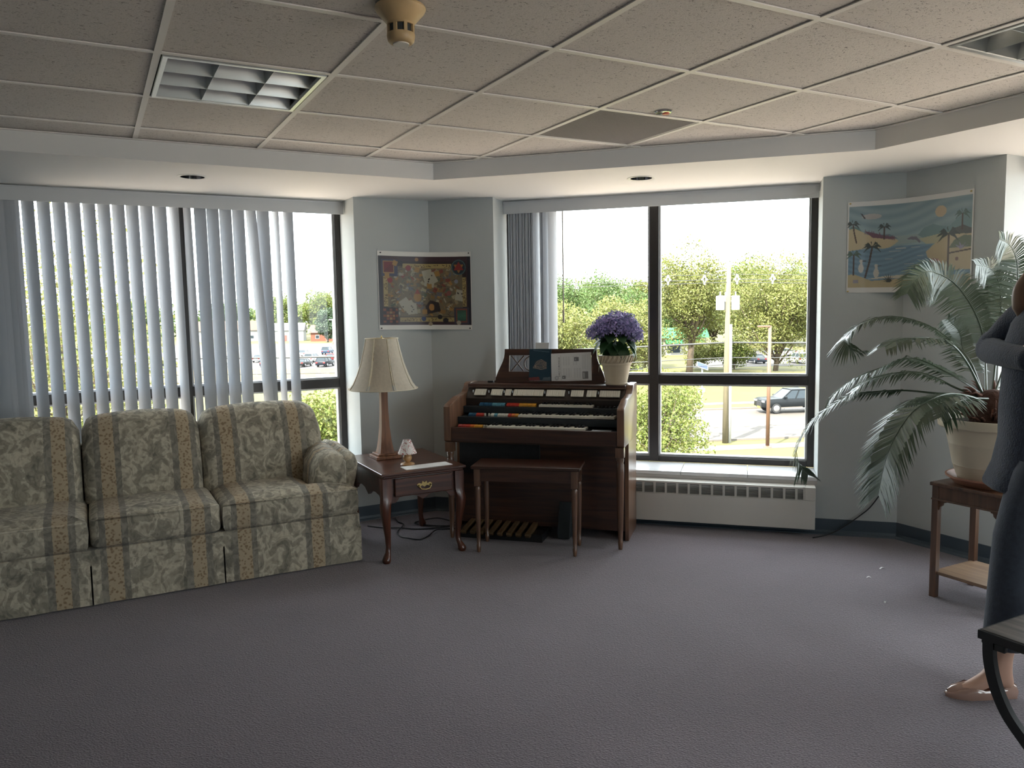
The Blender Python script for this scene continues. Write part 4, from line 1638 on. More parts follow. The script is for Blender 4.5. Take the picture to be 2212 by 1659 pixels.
# perforated air grille in the cell behind the sprinkler
s, n = cell(4, 2)
gr = thing('air_grille', 'grey perforated air return panel in the ceiling above the window', 'vent', F(1, s, n, Z_CEIL + 0.003))
b = MB()
for a, c in ((-0.297, -0.285), (0.285, 0.297)):
    b.box(a, c, -0.297, 0.297, 0.0, 0.012)
    b.box(-0.285, 0.285, a, c, 0.0, 0.012)
b.build('frame', M_grid, gr)
b = MB()
M_perf = mat('perforated_steel', (0.30, 0.285, 0.28), 0.85, 0.0)
n_bar = 60
for q in range(n_bar):
    x = -0.285 + 0.57 * (q + 0.5) / n_bar
    b.box(x - 0.0027, x + 0.0027, -0.285, 0.285, 0.002, 0.006)
for q in range(24):
    y = -0.285 + 0.57 * (q + 0.5) / 24
    b.box(-0.285, 0.285, y - 0.002, y + 0.002, 0.003, 0.007)
o = b.build('perforated_face', M_perf, gr)
MB().box(-0.29, 0.29, -0.29, 0.29, 0.05, 0.055).build('duct_back', mat('duct_grey', (0.05, 0.05, 0.05), 0.8), gr)

# smoke detector, yellowed
M_yel = mat('yellowed_plastic', (0.52, 0.37, 0.19), 0.4, noise=(14, 0.12))
sd = thing('smoke_detector', 'yellowed smoke detector hanging from the ceiling grid', 'smoke detector', F(1, 0.868, 2.285, Z_CEIL - 0.0005) @ Matrix.Rotation(PI, 4, 'X'))
MB().lathe([(0.0, 0.0), (0.074, 0.0), (0.076, 0.006), (0.072, 0.014), (0.058, 0.030), (0.045, 0.044), (0.041, 0.048), (0.0, 0.05)], 40).build('base', M_yel, sd, smooth=35)
MB().lathe([(0.0, 0.046), (0.041, 0.046), (0.0415, 0.054), (0.0, 0.054)], 32).build('collar', M_yel, sd, smooth=35)
MB().lathe([(0.0, 0.052), (0.036, 0.052), (0.036, 0.078), (0.0, 0.078)], 32).build('screen', mat('detector_mesh', (0.03, 0.035, 0.035), 0.6), sd, smooth=35)
t = MB()
for q in range(8):
    a = 2 * PI * q / 8
    t.box(-0.005, 0.005, 0.034, 0.0415, 0.052, 0.079, M=Matrix.Rotation(a, 4, 'Z'))
t.build('cage_ribs', M_yel, sd)
MB().lathe([(0.0, 0.077), (0.0415, 0.077), (0.042, 0.084), (0.039, 0.098), (0.033, 0.104), (0.028, 0.105), (0.0, 0.105)], 32).build('cap', M_yel, sd, smooth=35)
MB().lathe([(0.0, 0.1045), (0.024, 0.1045), (0.024, 0.108), (0.0, 0.108)], 24).build('lens', mat('detector_lens', (0.75, 0.74, 0.68), 0.3), sd, smooth=35)

# concealed sprinkler with its red and chrome plate
sp = thing('sprinkler_head', 'small round sprinkler plate with red dot beside the air panel', 'sprinkler', F(1, 2.399, 2.956, Z_CEIL + 0.0055) @ Matrix.Rotation(PI, 4, 'X'))
MB().lathe([(0.0, 0.0), (0.040, 0.0), (0.041, 0.003), (0.036, 0.008), (0.0, 0.010)], 28).build('plate', M_chrome, sp, smooth=35)
MB().lathe([(0.0, 0.009), (0.018, 0.009), (0.016, 0.013), (0.0, 0.013)], 20).build('bulb', mat('sprinkler_red', (0.55, 0.05, 0.05), 0.25), sp, smooth=35, M=Matrix.Translation((0.014, 0, 0)))

# two recessed can lights in the soffit
for k, s, n, lab in ((1, 0.58, 4.953, 'chrome recessed can light in the soffit above the sofa'), (2, -0.652, 4.972, 'chrome recessed can light in the soffit above the hydrangea')):
    r = thing('can_light', lab, 'light', F(k, s, n, Z_SOF) @ Matrix.Rotation(PI, 4, 'X'), 'recessed can lights')
    MB().lathe([(0.066, -0.0005), (0.086, -0.0005), (0.087, 0.002), (0.084, 0.004), (0.067, 0.003), (0.066, -0.0005)], 36, caps=False).build('trim_ring', mat('can_trim', (0.72, 0.72, 0.70), 0.3), r, smooth=35)
    MB().lathe([(0.0655, 0.0025), (0.064, -0.02), (0.058, -0.06), (0.045, -0.10), (0.03, -0.12), (0.0, -0.125)], 36, caps=False).build('reflector', mat('can_baffle', (0.16, 0.16, 0.175), 0.12, 1.0), r, smooth=35)
    MB().lathe([(0.0, -0.085), (0.03, -0.085), (0.036, -0.095), (0.02, -0.12), (0.0, -0.12)], 20).build('bulb', mat('can_bulb', (0.7, 0.7, 0.68), 0.2), r, smooth=35)

# ------------------------------------------------------------------ convector cover under the right window
M_rad = mat('convector_enamel', (0.52, 0.50, 0.46), 0.4, noise=(3, 0.04))
rd = thing('convector_cover', 'cream metal convector cover with grille slots under the window', 'radiator', Matrix.Rotation(ANG[2], 4, 'Z'))
na, nb = 5.27, 5.372
b = MB()
b.box(-1.73, 0.413, na, na + 0.012, 0.050, 0.238, 0.003)
b.box(-1.73, 0.413, na + 0.012, nb, 0.050, 0.062)
b.build('front_panel', M_rad, rd)
b = MB()
b.box(0.350, 0.413, na + 0.001, na + 0.012, 0.2385, 0.3225, 0.002)
b.build('end_panel', M_rad, rd)
MB().box(-1.73, 0.413, na + 0.02, nb, 0.3185, 0.3215).build('top_panel', M_rad, rd)
MB().box(-1.72, 0.41, na + 0.04, nb - 0.002, 0.065, 0.30).build('heating_fins', mat('convector_dark', (0.035, 0.035, 0.033), 0.7), rd)
b = MB()
b.box(-1.73, 0.349, na, na + 0.010, 0.2385, 0.2435)
b.box(-1.73, 0.349, na, na + 0.010, 0.3095, 0.3225)
b.build('grille_rail', M_rad, rd)
x = 0.339
proto = None
cells = [(0.305, 0.339)] + [(0.291 - 0.0752 * q - 0.0605, 0.291 - 0.0752 * q) for q in range(27)]
for a, c in cells:
    if a < -1.72:
        continue
    MB().box(a - 0.0147, a, na, na + 0.010, 0.2435, 0.3095).build('grille_post', M_rad, rd)
    v = MB()
    for q in range(7):
        z = 0.2475 + 0.0085 * q
        v.prism([(na + 0.001, z), (na + 0.009, z + 0.003), (na + 0.009, z + 0.0045), (na + 0.001, z + 0.0018)], a, c, 'x')
    v.build('grille_louvers', mat('grille_louver', (0.30, 0.29, 0.27), 0.5), rd)
MB().box(0.339, 0.350, na, na + 0.010, 0.2385, 0.3225).build('grille_post', M_rad, rd)

# ------------------------------------------------------------------ posters bridging the corners
def corner_curve(kA, sA, kB, sB, off=0.004, bow=0.0):
    """horizontal path from wall A to wall B that rounds the corner; returns fn(u) -> xy"""
    pA = Dv(kA) * sA + Nv(kA) * (WN[kA] - off)
    pB = Dv(kB) * sB + Nv(kB) * (WN[kB] - off)
    c = meet(kA, WN[kA] - off, kB, WN[kB] - off)
    a1 = pA + (c - pA) * 0.45
    b1 = pB + (c - pB) * 0.45
    mid = (a1 + b1) / 2 * 0.55 + c * 0.45
    path = catmull([pA, (pA + a1) / 2, a1, mid, b1, (pB + b1) / 2, pB], 12)
    L = np.concatenate([[0], np.cumsum([np.linalg.norm(path[i + 1] - path[i]) for i in range(len(path) - 1)])])
    P = np.array(path)

    def fn(u):
        t_ = u * L[-1]
        return np.array([np.interp(t_, L, P[:, 0]), np.interp(t_, L, P[:, 1])])
    return fn


def poster(name, label, canvas, fn, z0a, z1a, z0b, z1b, pins, mname, pin_col):
    r = thing(name, label, 'poster')
    p0 = fn(0.5)
    r.matrix_world = Matrix.Translation((p0[0], p0[1], min(z0a, z0b)))
    inv = r.matrix_world.inverted()

    def pt_(u, v, push=0.0):
        p = fn(u)
        d = fn(min(1, u + 0.01)) - fn(max(0, u - 0.01))
        d /= np.linalg.norm(d)
        nn = np.array([d[1], -d[0]])
        if nn @ (np.array([0, 0]) - p) < 0:
            nn = -nn
        p = p + nn * push
        zz0, zz1 = z0a + (z0b - z0a) * u, z1a + (z1b - z1a) * u
        return tuple(inv @ Vector((p[0], p[1], zz0 + (zz1 - zz0) * v)))
    canvas.sheet('sheet', lambda u, v: pt_(u, v), r, mname, rough=0.35)
    for u, v in pins:
        q = MB().ball((0, 0, 0), (0.006, 0.006, 0.0045), 10, 6)
        q.build('push_pin', pin_col, r, smooth=True, M=Matrix.Translation(pt_(u, v, 0.003)))
    return r


# collage of old board games
g = np.random.default_rng(3)
cv = Canvas(240, 195, (0.62, 0.61, 0.57))
Y0, Y1 = 0.06, 0.94
cv.rect(0.008, Y0, 0.992, Y1, (0.055, 0.022, 0.030))
cv.rect(0.008, Y0, 0.045, Y1, (0.018, 0.014, 0.022))
cv.rect(0.955, Y0, 0.992, Y1, (0.018, 0.014, 0.022))
cv.rect(0.06, 0.12, 0.94, 0.875, (0.030, 0.014, 0.014))
cv.rect(0.10, 0.17, 0.90, 0.81, (0.20, 0.155, 0.085))
pal = [(0.36, 0.29, 0.16), (0.30, 0.20, 0.09), (0.22, 0.10, 0.045), (0.42, 0.38, 0.24), (0.12, 0.09, 0.06), (0.30, 0.16, 0.05), (0.16, 0.15, 0.10), (0.42, 0.22, 0.06), (0.25, 0.06, 0.045), (0.10, 0.14, 0.09), (0.14, 0.15, 0.17), (0.45, 0.42, 0.32)]
for _ in range(210):
    x, y = g.uniform(0.11, 0.86), g.uniform(0.19, 0.79)
    w, h = g.uniform(0.012, 0.06), g.uniform(0.012, 0.05)
    cv.rect(x - w / 2, y - h / 2, x + w / 2, y + h / 2, pal[g.integers(len(pal))], g.uniform(-1.2, 1.2))
for _ in range(160):
    x, y = g.uniform(0.11, 0.88), g.uniform(0.18, 0.80)
    cv.line([(x, y), (x + g.uniform(-0.03, 0.03), y + g.uniform(-0.03, 0.03))], 0.003, pal[g.integers(len(pal))] if g.random() > 0.5 else (0.05, 0.03, 0.02))
CARD = (0.50, 0.47, 0.36)
for x, y, a in ((0.53, 0.70, 0.25), (0.57, 0.66, 0.45), (0.55, 0.62, -0.2), (0.29, 0.33, 0.6), (0.33, 0.30, 0.35), (0.36, 0.27, 0.1), (0.87, 0.44, -0.2)):
    cv.rect(x - 0.05, y - 0.07, x + 0.05, y + 0.07, CARD, a)
    for q in range(4):
        cv.disc(x + g.uniform(-0.03, 0.03), y + g.uniform(-0.04, 0.04), 0.009, (0.04, 0.02, 0.02))
cv.poly([(0.52, 0.20), (0.66, 0.24), (0.64, 0.35), (0.55, 0.38), (0.50, 0.30)], (0.035, 0.022, 0.02))
cv.disc(0.565, 0.29, 0.035, (0.42, 0.21, 0.06), 0.045)
cv.disc(0.42, 0.42, 0.05, (0.42, 0.22, 0.05), 0.06)
cv.poly([(0.39, 0.46), (0.45, 0.46), (0.42, 0.53)], (0.32, 0.05, 0.03))
# domino rails on the four sides
for x0, y0, x1, y1 in ((0.27, 0.79, 0.78, 0.845), (0.06, 0.30, 0.105, 0.68), (0.90, 0.30, 0.942, 0.67), (0.23, 0.105, 0.80, 0.16)):
    cv.rect(x0, y0, x1, y1, (0.45, 0.34, 0.13))
    for _ in range(46):
        cv.disc(g.uniform(x0 + 0.006, x1 - 0.006), g.uniform(y0 + 0.008, y1 - 0.008), 0.006, (0.10, 0.05, 0.02))
# corner boards
cv.rect(0.04, 0.68, 0.215, 0.90, (0.040, 0.045, 0.10))
cv.rect(0.06, 0.72, 0.18, 0.875, (0.40, 0.24, 0.09))
cv.rect(0.068, 0.735, 0.172, 0.865, (0.20, 0.018, 0.025))
for q in range(6):
    cv.line([(0.07 + 0.017 * q, 0.737), (0.17, 0.863 - 0.022 * q)], 0.004, (0.10, 0.01, 0.016))
cv.disc(0.86, 0.80, 0.098, (0.08, 0.16, 0.16))
cv.disc(0.86, 0.80, 0.086, (0.022, 0.035, 0.05))
cv.poly([(0.805, 0.835), (0.915, 0.835), (0.86, 0.725)], (0.40, 0.19, 0.04))
cv.poly([(0.805, 0.765), (0.915, 0.765), (0.86, 0.875)], (0.33, 0.03, 0.025))
cv.rect(0.04, 0.08, 0.215, 0.285, (0.030, 0.016, 0.02))
for i in range(5):
    for j in range(5):
        if (i + j) % 2 == 0 or i == 2 or j == 2:
            cv.rect(0.05 + i * 0.033, 0.09 + j * 0.038, 0.078 + i * 0.033, 0.12 + j * 0.038, (0.38, 0.20, 0.07) if (i + j) % 2 else (0.26, 0.07, 0.03))
cv.rect(0.80, 0.075, 0.965, 0.285, (0.055, 0.05, 0.08))
cv.rect(0.82, 0.09, 0.945, 0.27, (0.24, 0.07, 0.045))
cv.rect(0.832, 0.115, 0.935, 0.25, (0.05, 0.17, 0.10))
for q in range(6):
    cv.poly([(0.835 + q * 0.017, 0.25), (0.849 + q * 0.017, 0.25), (0.842 + q * 0.017, 0.19)], (0.03, 0.09, 0.06))
    cv.poly([(0.835 + q * 0.017, 0.115), (0.849 + q * 0.017, 0.115), (0.842 + q * 0.017, 0.17)], (0.03, 0.09, 0.06))
for x, y, r, c in ((0.33, 0.79, 0.036, (0.28, 0.02, 0.03)), (0.13, 0.635, 0.036, (0.28, 0.02, 0.03)), (0.25, 0.855, 0.032, (0.016, 0.012, 0.018)), (0.65, 0.165, 0.03, (0.016, 0.014, 0.016)), (0.71, 0.12, 0.036, (0.02, 0.016, 0.018)), (0.42, 0.90, 0.024, (0.42, 0.22, 0.08)), (0.75, 0.47, 0.032, (0.30, 0.10, 0.08)), (0.55, 0.075, 0.026, (0.42, 0.33, 0.22)), (0.83, 0.62, 0.026, (0.28, 0.30, 0.36)), (0.48, 0.14, 0.03, (0.03, 0.06, 0.16)), (0.85, 0.09, 0.03, (0.5, 0.45, 0.33))):
    cv.disc(x, y, r, c)
for x, y in ((0.19, 0.85), (0.10, 0.69), (0.42, 0.77), (0.63, 0.72), (0.545, 0.56), (0.49, 0.23)):
    cv.rect(x - 0.025, y - 0.032, x + 0.025, y + 0.032, (0.42, 0.23, 0.06), g.uniform(-0.5, 0.5))
cv.a[:] = np.where(cv.a.min(2, keepdims=True) > 0.55, cv.a, cv.a * 0.62)
fn1 = corner_curve(1, 1.818, 2, -1.918)
poster('game_poster', 'dark collage poster of old board games pinned across the corner', cv, fn1, 1.358, 1.917, 1.346, 1.906,
       ((0.035, 0.975), (0.975, 0.98), (0.025, 0.022), (0.975, 0.022)), 'game_poster_print', M_black)

# beach picture
g = np.random.default_rng(5)
cv = Canvas(240, 186, (0.66, 0.65, 0.62))
X0, X1, Y0, Y1 = 0.012, 0.988, 0.06, 0.945
yy = (cv.y - Y0) / (Y1 - Y0)
inside = (cv.x > X0) & (cv.x < X1) & (cv.y > Y0) & (cv.y < Y1)
sky_c = np.array([0.20, 0.36, 0.42])[None, None] * (0.85 + 0.5 * (1 - yy)[..., None]) + 0.03 * np.sin(cv.y * 60 + 6 * np.sin(cv.x * 5))[..., None]
sky_c = np.where((yy < 0.62)[..., None] & (yy > 0.52)[..., None], np.array([0.26, 0.38, 0.38]), sky_c)
sea = np.array([0.10, 0.27, 0.42])[None, None] * (1.0 + 0.12 * np.sin(cv.y * 120 + 8 * np.sin(cv.x * 7)))[..., None]
art = np.where((yy < 0.50)[..., None], sea, sky_c)
cv.a[inside] = art[inside]
SAND, SAND2 = (0.55, 0.43, 0.20), (0.50, 0.38, 0.15)
cv.disc(0.73, 0.82, 0.058, (0.56, 0.40, 0.20))
cv.disc(0.19, 0.83, 0.10, (0.42, 0.38, 0.36), 0.03)
cv.poly([(0.55, 0.60), (0.60, 0.67), (0.67, 0.70), (0.74, 0.67), (0.80, 0.66), (0.88, 0.74), (0.96, 0.80), (X1, 0.80), (X1, 0.56), (0.60, 0.56)], (0.13, 0.29, 0.31))
cv.poly([(0.56, 0.56), (0.75, 0.60), (X1, 0.62), (X1, 0.50), (0.62, 0.50)], (0.45, 0.44, 0.24))
cv.poly([(0.20, 0.585), (0.27, 0.63), (0.33, 0.63), (0.40, 0.575)], (0.10, 0.22, 0.28))
cv.poly([(X0, 0.66), (0.03, 0.73), (0.09, 0.72), (0.12, 0.66)], (0.09, 0.24, 0.24))
cv.poly([(X0, 0.70), (0.06, 0.705), (0.13, 0.66), (0.20, 0.61), (0.38, 0.575), (0.40, 0.55), (0.34, 0.49), (0.28, 0.475), (0.20, 0.50), (0.12, 0.48), (X0, 0.46)], SAND)
cv.poly([(0.14, 0.67), (0.19, 0.66), (0.27, 0.625), (0.38, 0.59), (0.36, 0.572), (0.20, 0.60)], (0.18, 0.06, 0.12))
for q in range(26):
    x = 0.14 + 0.24 * q / 26
    y = 0.665 - 0.085 * q / 26
    cv.line([(x, y - 0.02), (x + g.uniform(-0.005, 0.005), y + g.uniform(0.0, 0.03))], 0.003, (0.20, 0.07, 0.14))
cv.poly([(0.62, 0.42), (0.68, 0.49), (0.75, 0.56), (0.85, 0.60), (X1, 0.60), (X1, 0.22), (0.70, 0.22), (0.66, 0.33), (0.63, 0.37)], SAND)
cv.poly([(0.78, 0.58), (0.83, 0.63), (0.92, 0.66), (X1, 0.62), (X1, 0.57)], (0.085, 0.10, 0.10))
cv.poly([(0.80, 0.44), (0.85, 0.52), (0.93, 0.56), (X1, 0.55), (X1, 0.44)], (0.14, 0.20, 0.12))
for q in range(5):
    cv.poly([(0.90, 0.42), (0.86 + 0.03 * q, 0.47 + 0.03 * (q % 2)), (0.92, 0.44)], (0.30, 0.27, 0.46))
cv.poly([(0.79, 0.395), (X1, 0.425), (X1, 0.41), (0.79, 0.38)], (0.08, 0.05, 0.04))
cv.poly([(X0, Y0), (X0, 0.20), (0.06, 0.205), (0.13, 0.17), (0.20, 0.13), (0.40, 0.15), (0.60, 0.16), (X1, 0.18), (X1, Y0)], SAND2)
cv.poly([(0.16, 0.15), (0.30, 0.18), (0.45, 0.19), (0.62, 0.17), (0.62, 0.155), (0.30, 0.155)], (0.58, 0.52, 0.38))


def p_palm(x, y, hgt, sz, c=(0.045, 0.075, 0.07), lean=0.0):
    cv.line([(x, y), (x + lean * 0.6, y + hgt * 0.5), (x + lean, y + hgt)], 0.009 * sz, (0.10, 0.06, 0.045))
    for a in (15, 55, 100, 140, 170, 205, -25):
        a_ = math.radians(a)
        L_ = 0.10 * sz
        ex, ey = x + lean + math.cos(a_) * L_ / cv.asp, y + hgt + math.sin(a_) * L_ * 0.8
        cv.poly([(x + lean, y + hgt), ((x + lean + ex) / 2, (y + hgt + ey) / 2 + 0.022 * sz), (ex, ey - 0.03 * sz), ((x + lean + ex) / 2, (y + hgt + ey) / 2 - 0.008 * sz)], c)


p_palm(0.29, 0.58, 0.13, 0.75)
p_palm(0.075, 0.55, 0.20, 0.8, lean=-0.03)
p_palm(0.15, 0.17, 0.33, 1.05, lean=0.05)
p_palm(0.055, 0.20, 0.22, 0.9, (0.07, 0.14, 0.09))
p_palm(0.80, 0.22, 0.36, 1.35)
p_palm(0.91, 0.62, 0.15, 0.9, (0.06, 0.15, 0.14))
cv.poly([(0.46, 0.565), (0.50, 0.59), (0.54, 0.585), (0.575, 0.53), (0.565, 0.515), (0.54, 0.55)], (0.17, 0.16, 0.22))
for x0, x1, y in ((0.38, 0.46, 0.47), (0.50, 0.57, 0.475), (0.33, 0.42, 0.44), (0.30, 0.36, 0.36), (0.45, 0.53, 0.30), (0.55, 0.60, 0.38)):
    cv.rect(x0, y, x1, y + 0.006, (0.42, 0.46, 0.46))
cv.poly([(0.10, 0.87), (0.115, 0.865), (0.145, 0.81), (0.135, 0.805)], (0.05, 0.05, 0.06))
for x, y in ((0.115, 0.27), (0.235, 0.215)):
    cv.disc(x, y, 0.028, (0.52, 0.49, 0.42), 0.05)
    cv.rect(x - 0.008, y + 0.03, x + 0.010, y + 0.075, (0.52, 0.49, 0.42))
    cv.disc(x, y + 0.08, 0.018, (0.52, 0.49, 0.42))
    cv.rect(x + 0.008, y + 0.075, x + 0.04, y + 0.083, (0.06, 0.06, 0.06))
for q in range(9):
    a_ = PI * (q + 0.5) / 9
    cv.poly([(0.33, 0.11), (0.33 + 0.06 * math.cos(a_), 0.12 + 0.085 * math.sin(a_)), (0.345, 0.115)], (0.05, 0.07, 0.06))
cv.rect(0.055, 0.11, 0.095, 0.145, (0.26, 0.25, 0.32))
cv.poly([(0.64, 0.32), (0.67, 0.345), (0.72, 0.34), (0.75, 0.30), (0.66, 0.295)], (0.40, 0.13, 0.13))
cv.poly([(0.66, 0.295), (0.74, 0.295), (0.72, 0.24), (0.68, 0.25)], (0.55, 0.48, 0.42))
cv.disc(0.875, 0.33, 0.018, (0.20, 0.08, 0.07))
cv.disc(0.66, 0.10, 0.022, (0.42, 0.12, 0.18))
lum_ = cv.a.mean(2, keepdims=True)
cv.a[:] = (lum_ + (cv.a - lum_) * 0.62) * 0.9 + 0.02
fn2 = corner_curve(2, 0.575, 3, -2.735)
poster('beach_poster', 'poster of a tropical beach with palms curving across the right corner', cv, fn2, 1.555, 2.116, 1.545, 2.124,
       ((0.015, 0.018), (0.975, 0.975), (0.02, 0.98)), 'beach_poster_print', mat('brass_pin', (0.5, 0.38, 0.12), 0.3, 0.8))

# ------------------------------------------------------------------ wall outlet and its cord
M_ol = mat('almond_plastic', (0.42, 0.37, 0.26), 0.4)
ol = thing('wall_outlet', 'almond wall outlet with a black plug on the pier', 'outlet', F(2, 0.853, 5.375, 0.432) @ Matrix.Rotation(0, 4, 'Z'))
MB().box(-0.037, 0.037, -0.006, 0.0, -0.057, 0.057, 0.003).build('cover_plate', M_ol, ol)
for z in (-0.024, 0.024):
    MB().lathe([(0.0, 0.0), (0.017, 0.0), (0.016, 0.002), (0.0, 0.0025)], 20, M=Matrix.Translation((0, -0.006, z)) @ Matrix.Rotation(PI / 2, 4, 'X')).build('socket', M_ol, ol, smooth=35)
pl = MB()
pl.box(-0.013, 0.013, -0.036, -0.0085, 0.010, 0.036, 0.004)
pl.build('plug', M_cord, ol, smooth=40)
cp = [(0.853, 5.343, 0.452), (0.853, 5.33, 0.42), (0.845, 5.345, 0.38), (0.812, 5.352, 0.306), (0.747, 5.356, 0.198), (0.68, 5.352, 0.134), (0.618, 5.345, 0.084), (0.54, 5.335, 0.03), (0.48, 5.32, 0.006), (0.40, 5.25, 0.005)]
ow = [np.array([*(Dv(2) * a + Nv(2) * c), z]) for a, c, z in cp]
tag(MB().tube(catmull(ow, 6), 0.004, 6).build('power_cord', M_cord, smooth=True), 'black cord hanging from the wall outlet down to the baseboard', 'cord')

# ------------------------------------------------------------------ plant stand, pot, sago palm
M_stand = wood('stand_mahogany', (0.060, 0.030, 0.017), (0.135, 0.066, 0.036), 0.35, axis='z', coat=0.25)
M_shelf = wood('stand_shelf', (0.16, 0.095, 0.055), (0.24, 0.15, 0.09), 0.4, axis='x', coat=0.2)
ps = thing('plant_stand', 'square mahogany plant stand with a low shelf under the palm', 'stand', F(3, -2.258, 3.865))
hw = 0.186
b = MB()
b.box(-hw, hw, -hw, hw, 0.572, 0.59, 0.004)
b.build('table_top', M_stand, ps)
for a, c in ((-hw + 0.014, -hw + 0.03), (hw - 0.03, hw - 0.014)):
    MB().box(-hw + 0.02, hw - 0.02, a, c, 0.505, 0.572).build('apron', M_stand, ps)
    MB().box(a, c, -hw + 0.02, hw - 0.02, 0.505, 0.572).build('apron', M_stand, ps)
b = MB()
for a, c in ((-hw + 0.006, -hw + 0.016), (hw - 0.016, hw - 0.006)):
    b.box(-hw + 0.006, hw - 0.006, a, c, 0.500, 0.509, 0.002)
    b.box(a, c, -hw + 0.006, hw - 0.006, 0.500, 0.509, 0.002)
b.build('bead_moulding', M_stand, ps)
q0 = None
for sx_ in (-1, 1):
    for sy_ in (-1, 1):
        M = Matrix.Translation((sx_ * (hw - 0.025), sy_ * (hw - 0.025), 0))
        if q0 is None:
            q0 = MB().box(-0.016, 0.016, -0.016, 0.016, 0.0, 0.572, 0.002).build('leg', M_stand, ps, M=M)
        else:
            part_copy(q0, ps, M)
brk = [(0.0, 0.0), (0.035, 0.0), (0.032, -0.008), (0.022, -0.010), (0.018, -0.024), (0.006, -0.034), (0.004, -0.048), (0.0, -0.05)]
for sg in (-1, 1):
    pts = [(sg * (-hw + 0.041 + x), 0.50 + z) for x, z in brk]
    MB().prism(pts, -hw + 0.018, -hw + 0.03, 'y').build('corner_bracket', M_stand, ps)
    MB().prism(pts, hw - 0.03, hw - 0.018, 'y').build('corner_bracket', M_stand, ps)
MB().box(-hw + 0.02, hw - 0.02, -hw + 0.02, hw - 0.02, 0.118, 0.134, 0.002).build('shelf', M_shelf, ps)

PX, PY = [float(v) for v in (Dv(3) * -2.252 + Nv(3) * 3.865)]
sa_ = MB().lathe([(0.0, 0.0), (0.150, 0.0), (0.158, 0.004), (0.188, 0.034), (0.196, 0.036), (0.197, 0.044), (0.188, 0.044), (0.150, 0.012), (0.0, 0.010)], 44).build('plant_saucer', mat('terracotta', (0.30, 0.135, 0.080), 0.5, noise=(7, 0.12)), smooth=35)
sa_.matrix_world = Matrix.Translation((PX, PY, 0.5905))
tag(sa_, 'terracotta plastic saucer under the big cream pot', 'saucer')
palm = thing('potted_palm', 'sago palm with arching fronds in a big cream plastic pot', 'plant', Matrix.Translation((PX, PY, 0.601)))
M_bigpot = mat('cream_plastic', (0.50, 0.425, 0.315), 0.45)
MB().lathe([(0.0, 0.0), (0.128, 0.0), (0.138, 0.008), (0.148, 0.03), (0.166, 0.085), (0.1675, 0.087), (0.1675, 0.090), (0.168, 0.092), (0.188, 0.19), (0.1895, 0.193), (0.1895, 0.196), (0.205, 0.268), (0.207, 0.272), (0.230, 0.274), (0.236, 0.280), (0.239, 0.312), (0.236, 0.320), (0.224, 0.320), (0.214, 0.312), (0.205, 0.290), (0.0, 0.285)], 56).build('pot', M_bigpot, palm, smooth=35)
MB().lathe([(0.0, 0.30), (0.212, 0.292), (0.0, 0.288)], 32).build('soil', mat('dark_soil', (0.030, 0.020, 0.014), 0.95, bump=(60, 0.8)), palm)
MB().lathe([(0.0, 0.29), (0.10, 0.29), (0.105, 0.34), (0.085, 0.41), (0.05, 0.45), (0.0, 0.46)], 20).build('caudex', mat('palm_caudex', (0.07, 0.03, 0.018), 0.9, bump=(40, 1.0)), palm, smooth=True)
t = MB()
g = np.random.default_rng(11)
for q in range(90):
    a, h_ = g.uniform(0, 2 * PI), g.uniform(0.31, 0.45)
    r0 = 0.105 - 0.35 * max(0, h_ - 0.38)
    L_ = g.uniform(0.05, 0.11)
    up = g.uniform(0.2, 1.2)
    d = np.array([math.cos(a), math.sin(a), up])
    d /= np.linalg.norm(d)
    p = np.array([r0 * math.cos(a), r0 * math.sin(a), h_])
    t.tube([p, p + d * L_ * 0.6, p + d * L_ + np.array([0, 0, -0.01])], [0.007, 0.005, 0.001], 5)
t.build('leaf_bases', mat('palm_leaf_base', (0.13, 0.055, 0.035), 0.8, noise=(20, 0.3)), palm, smooth=True)

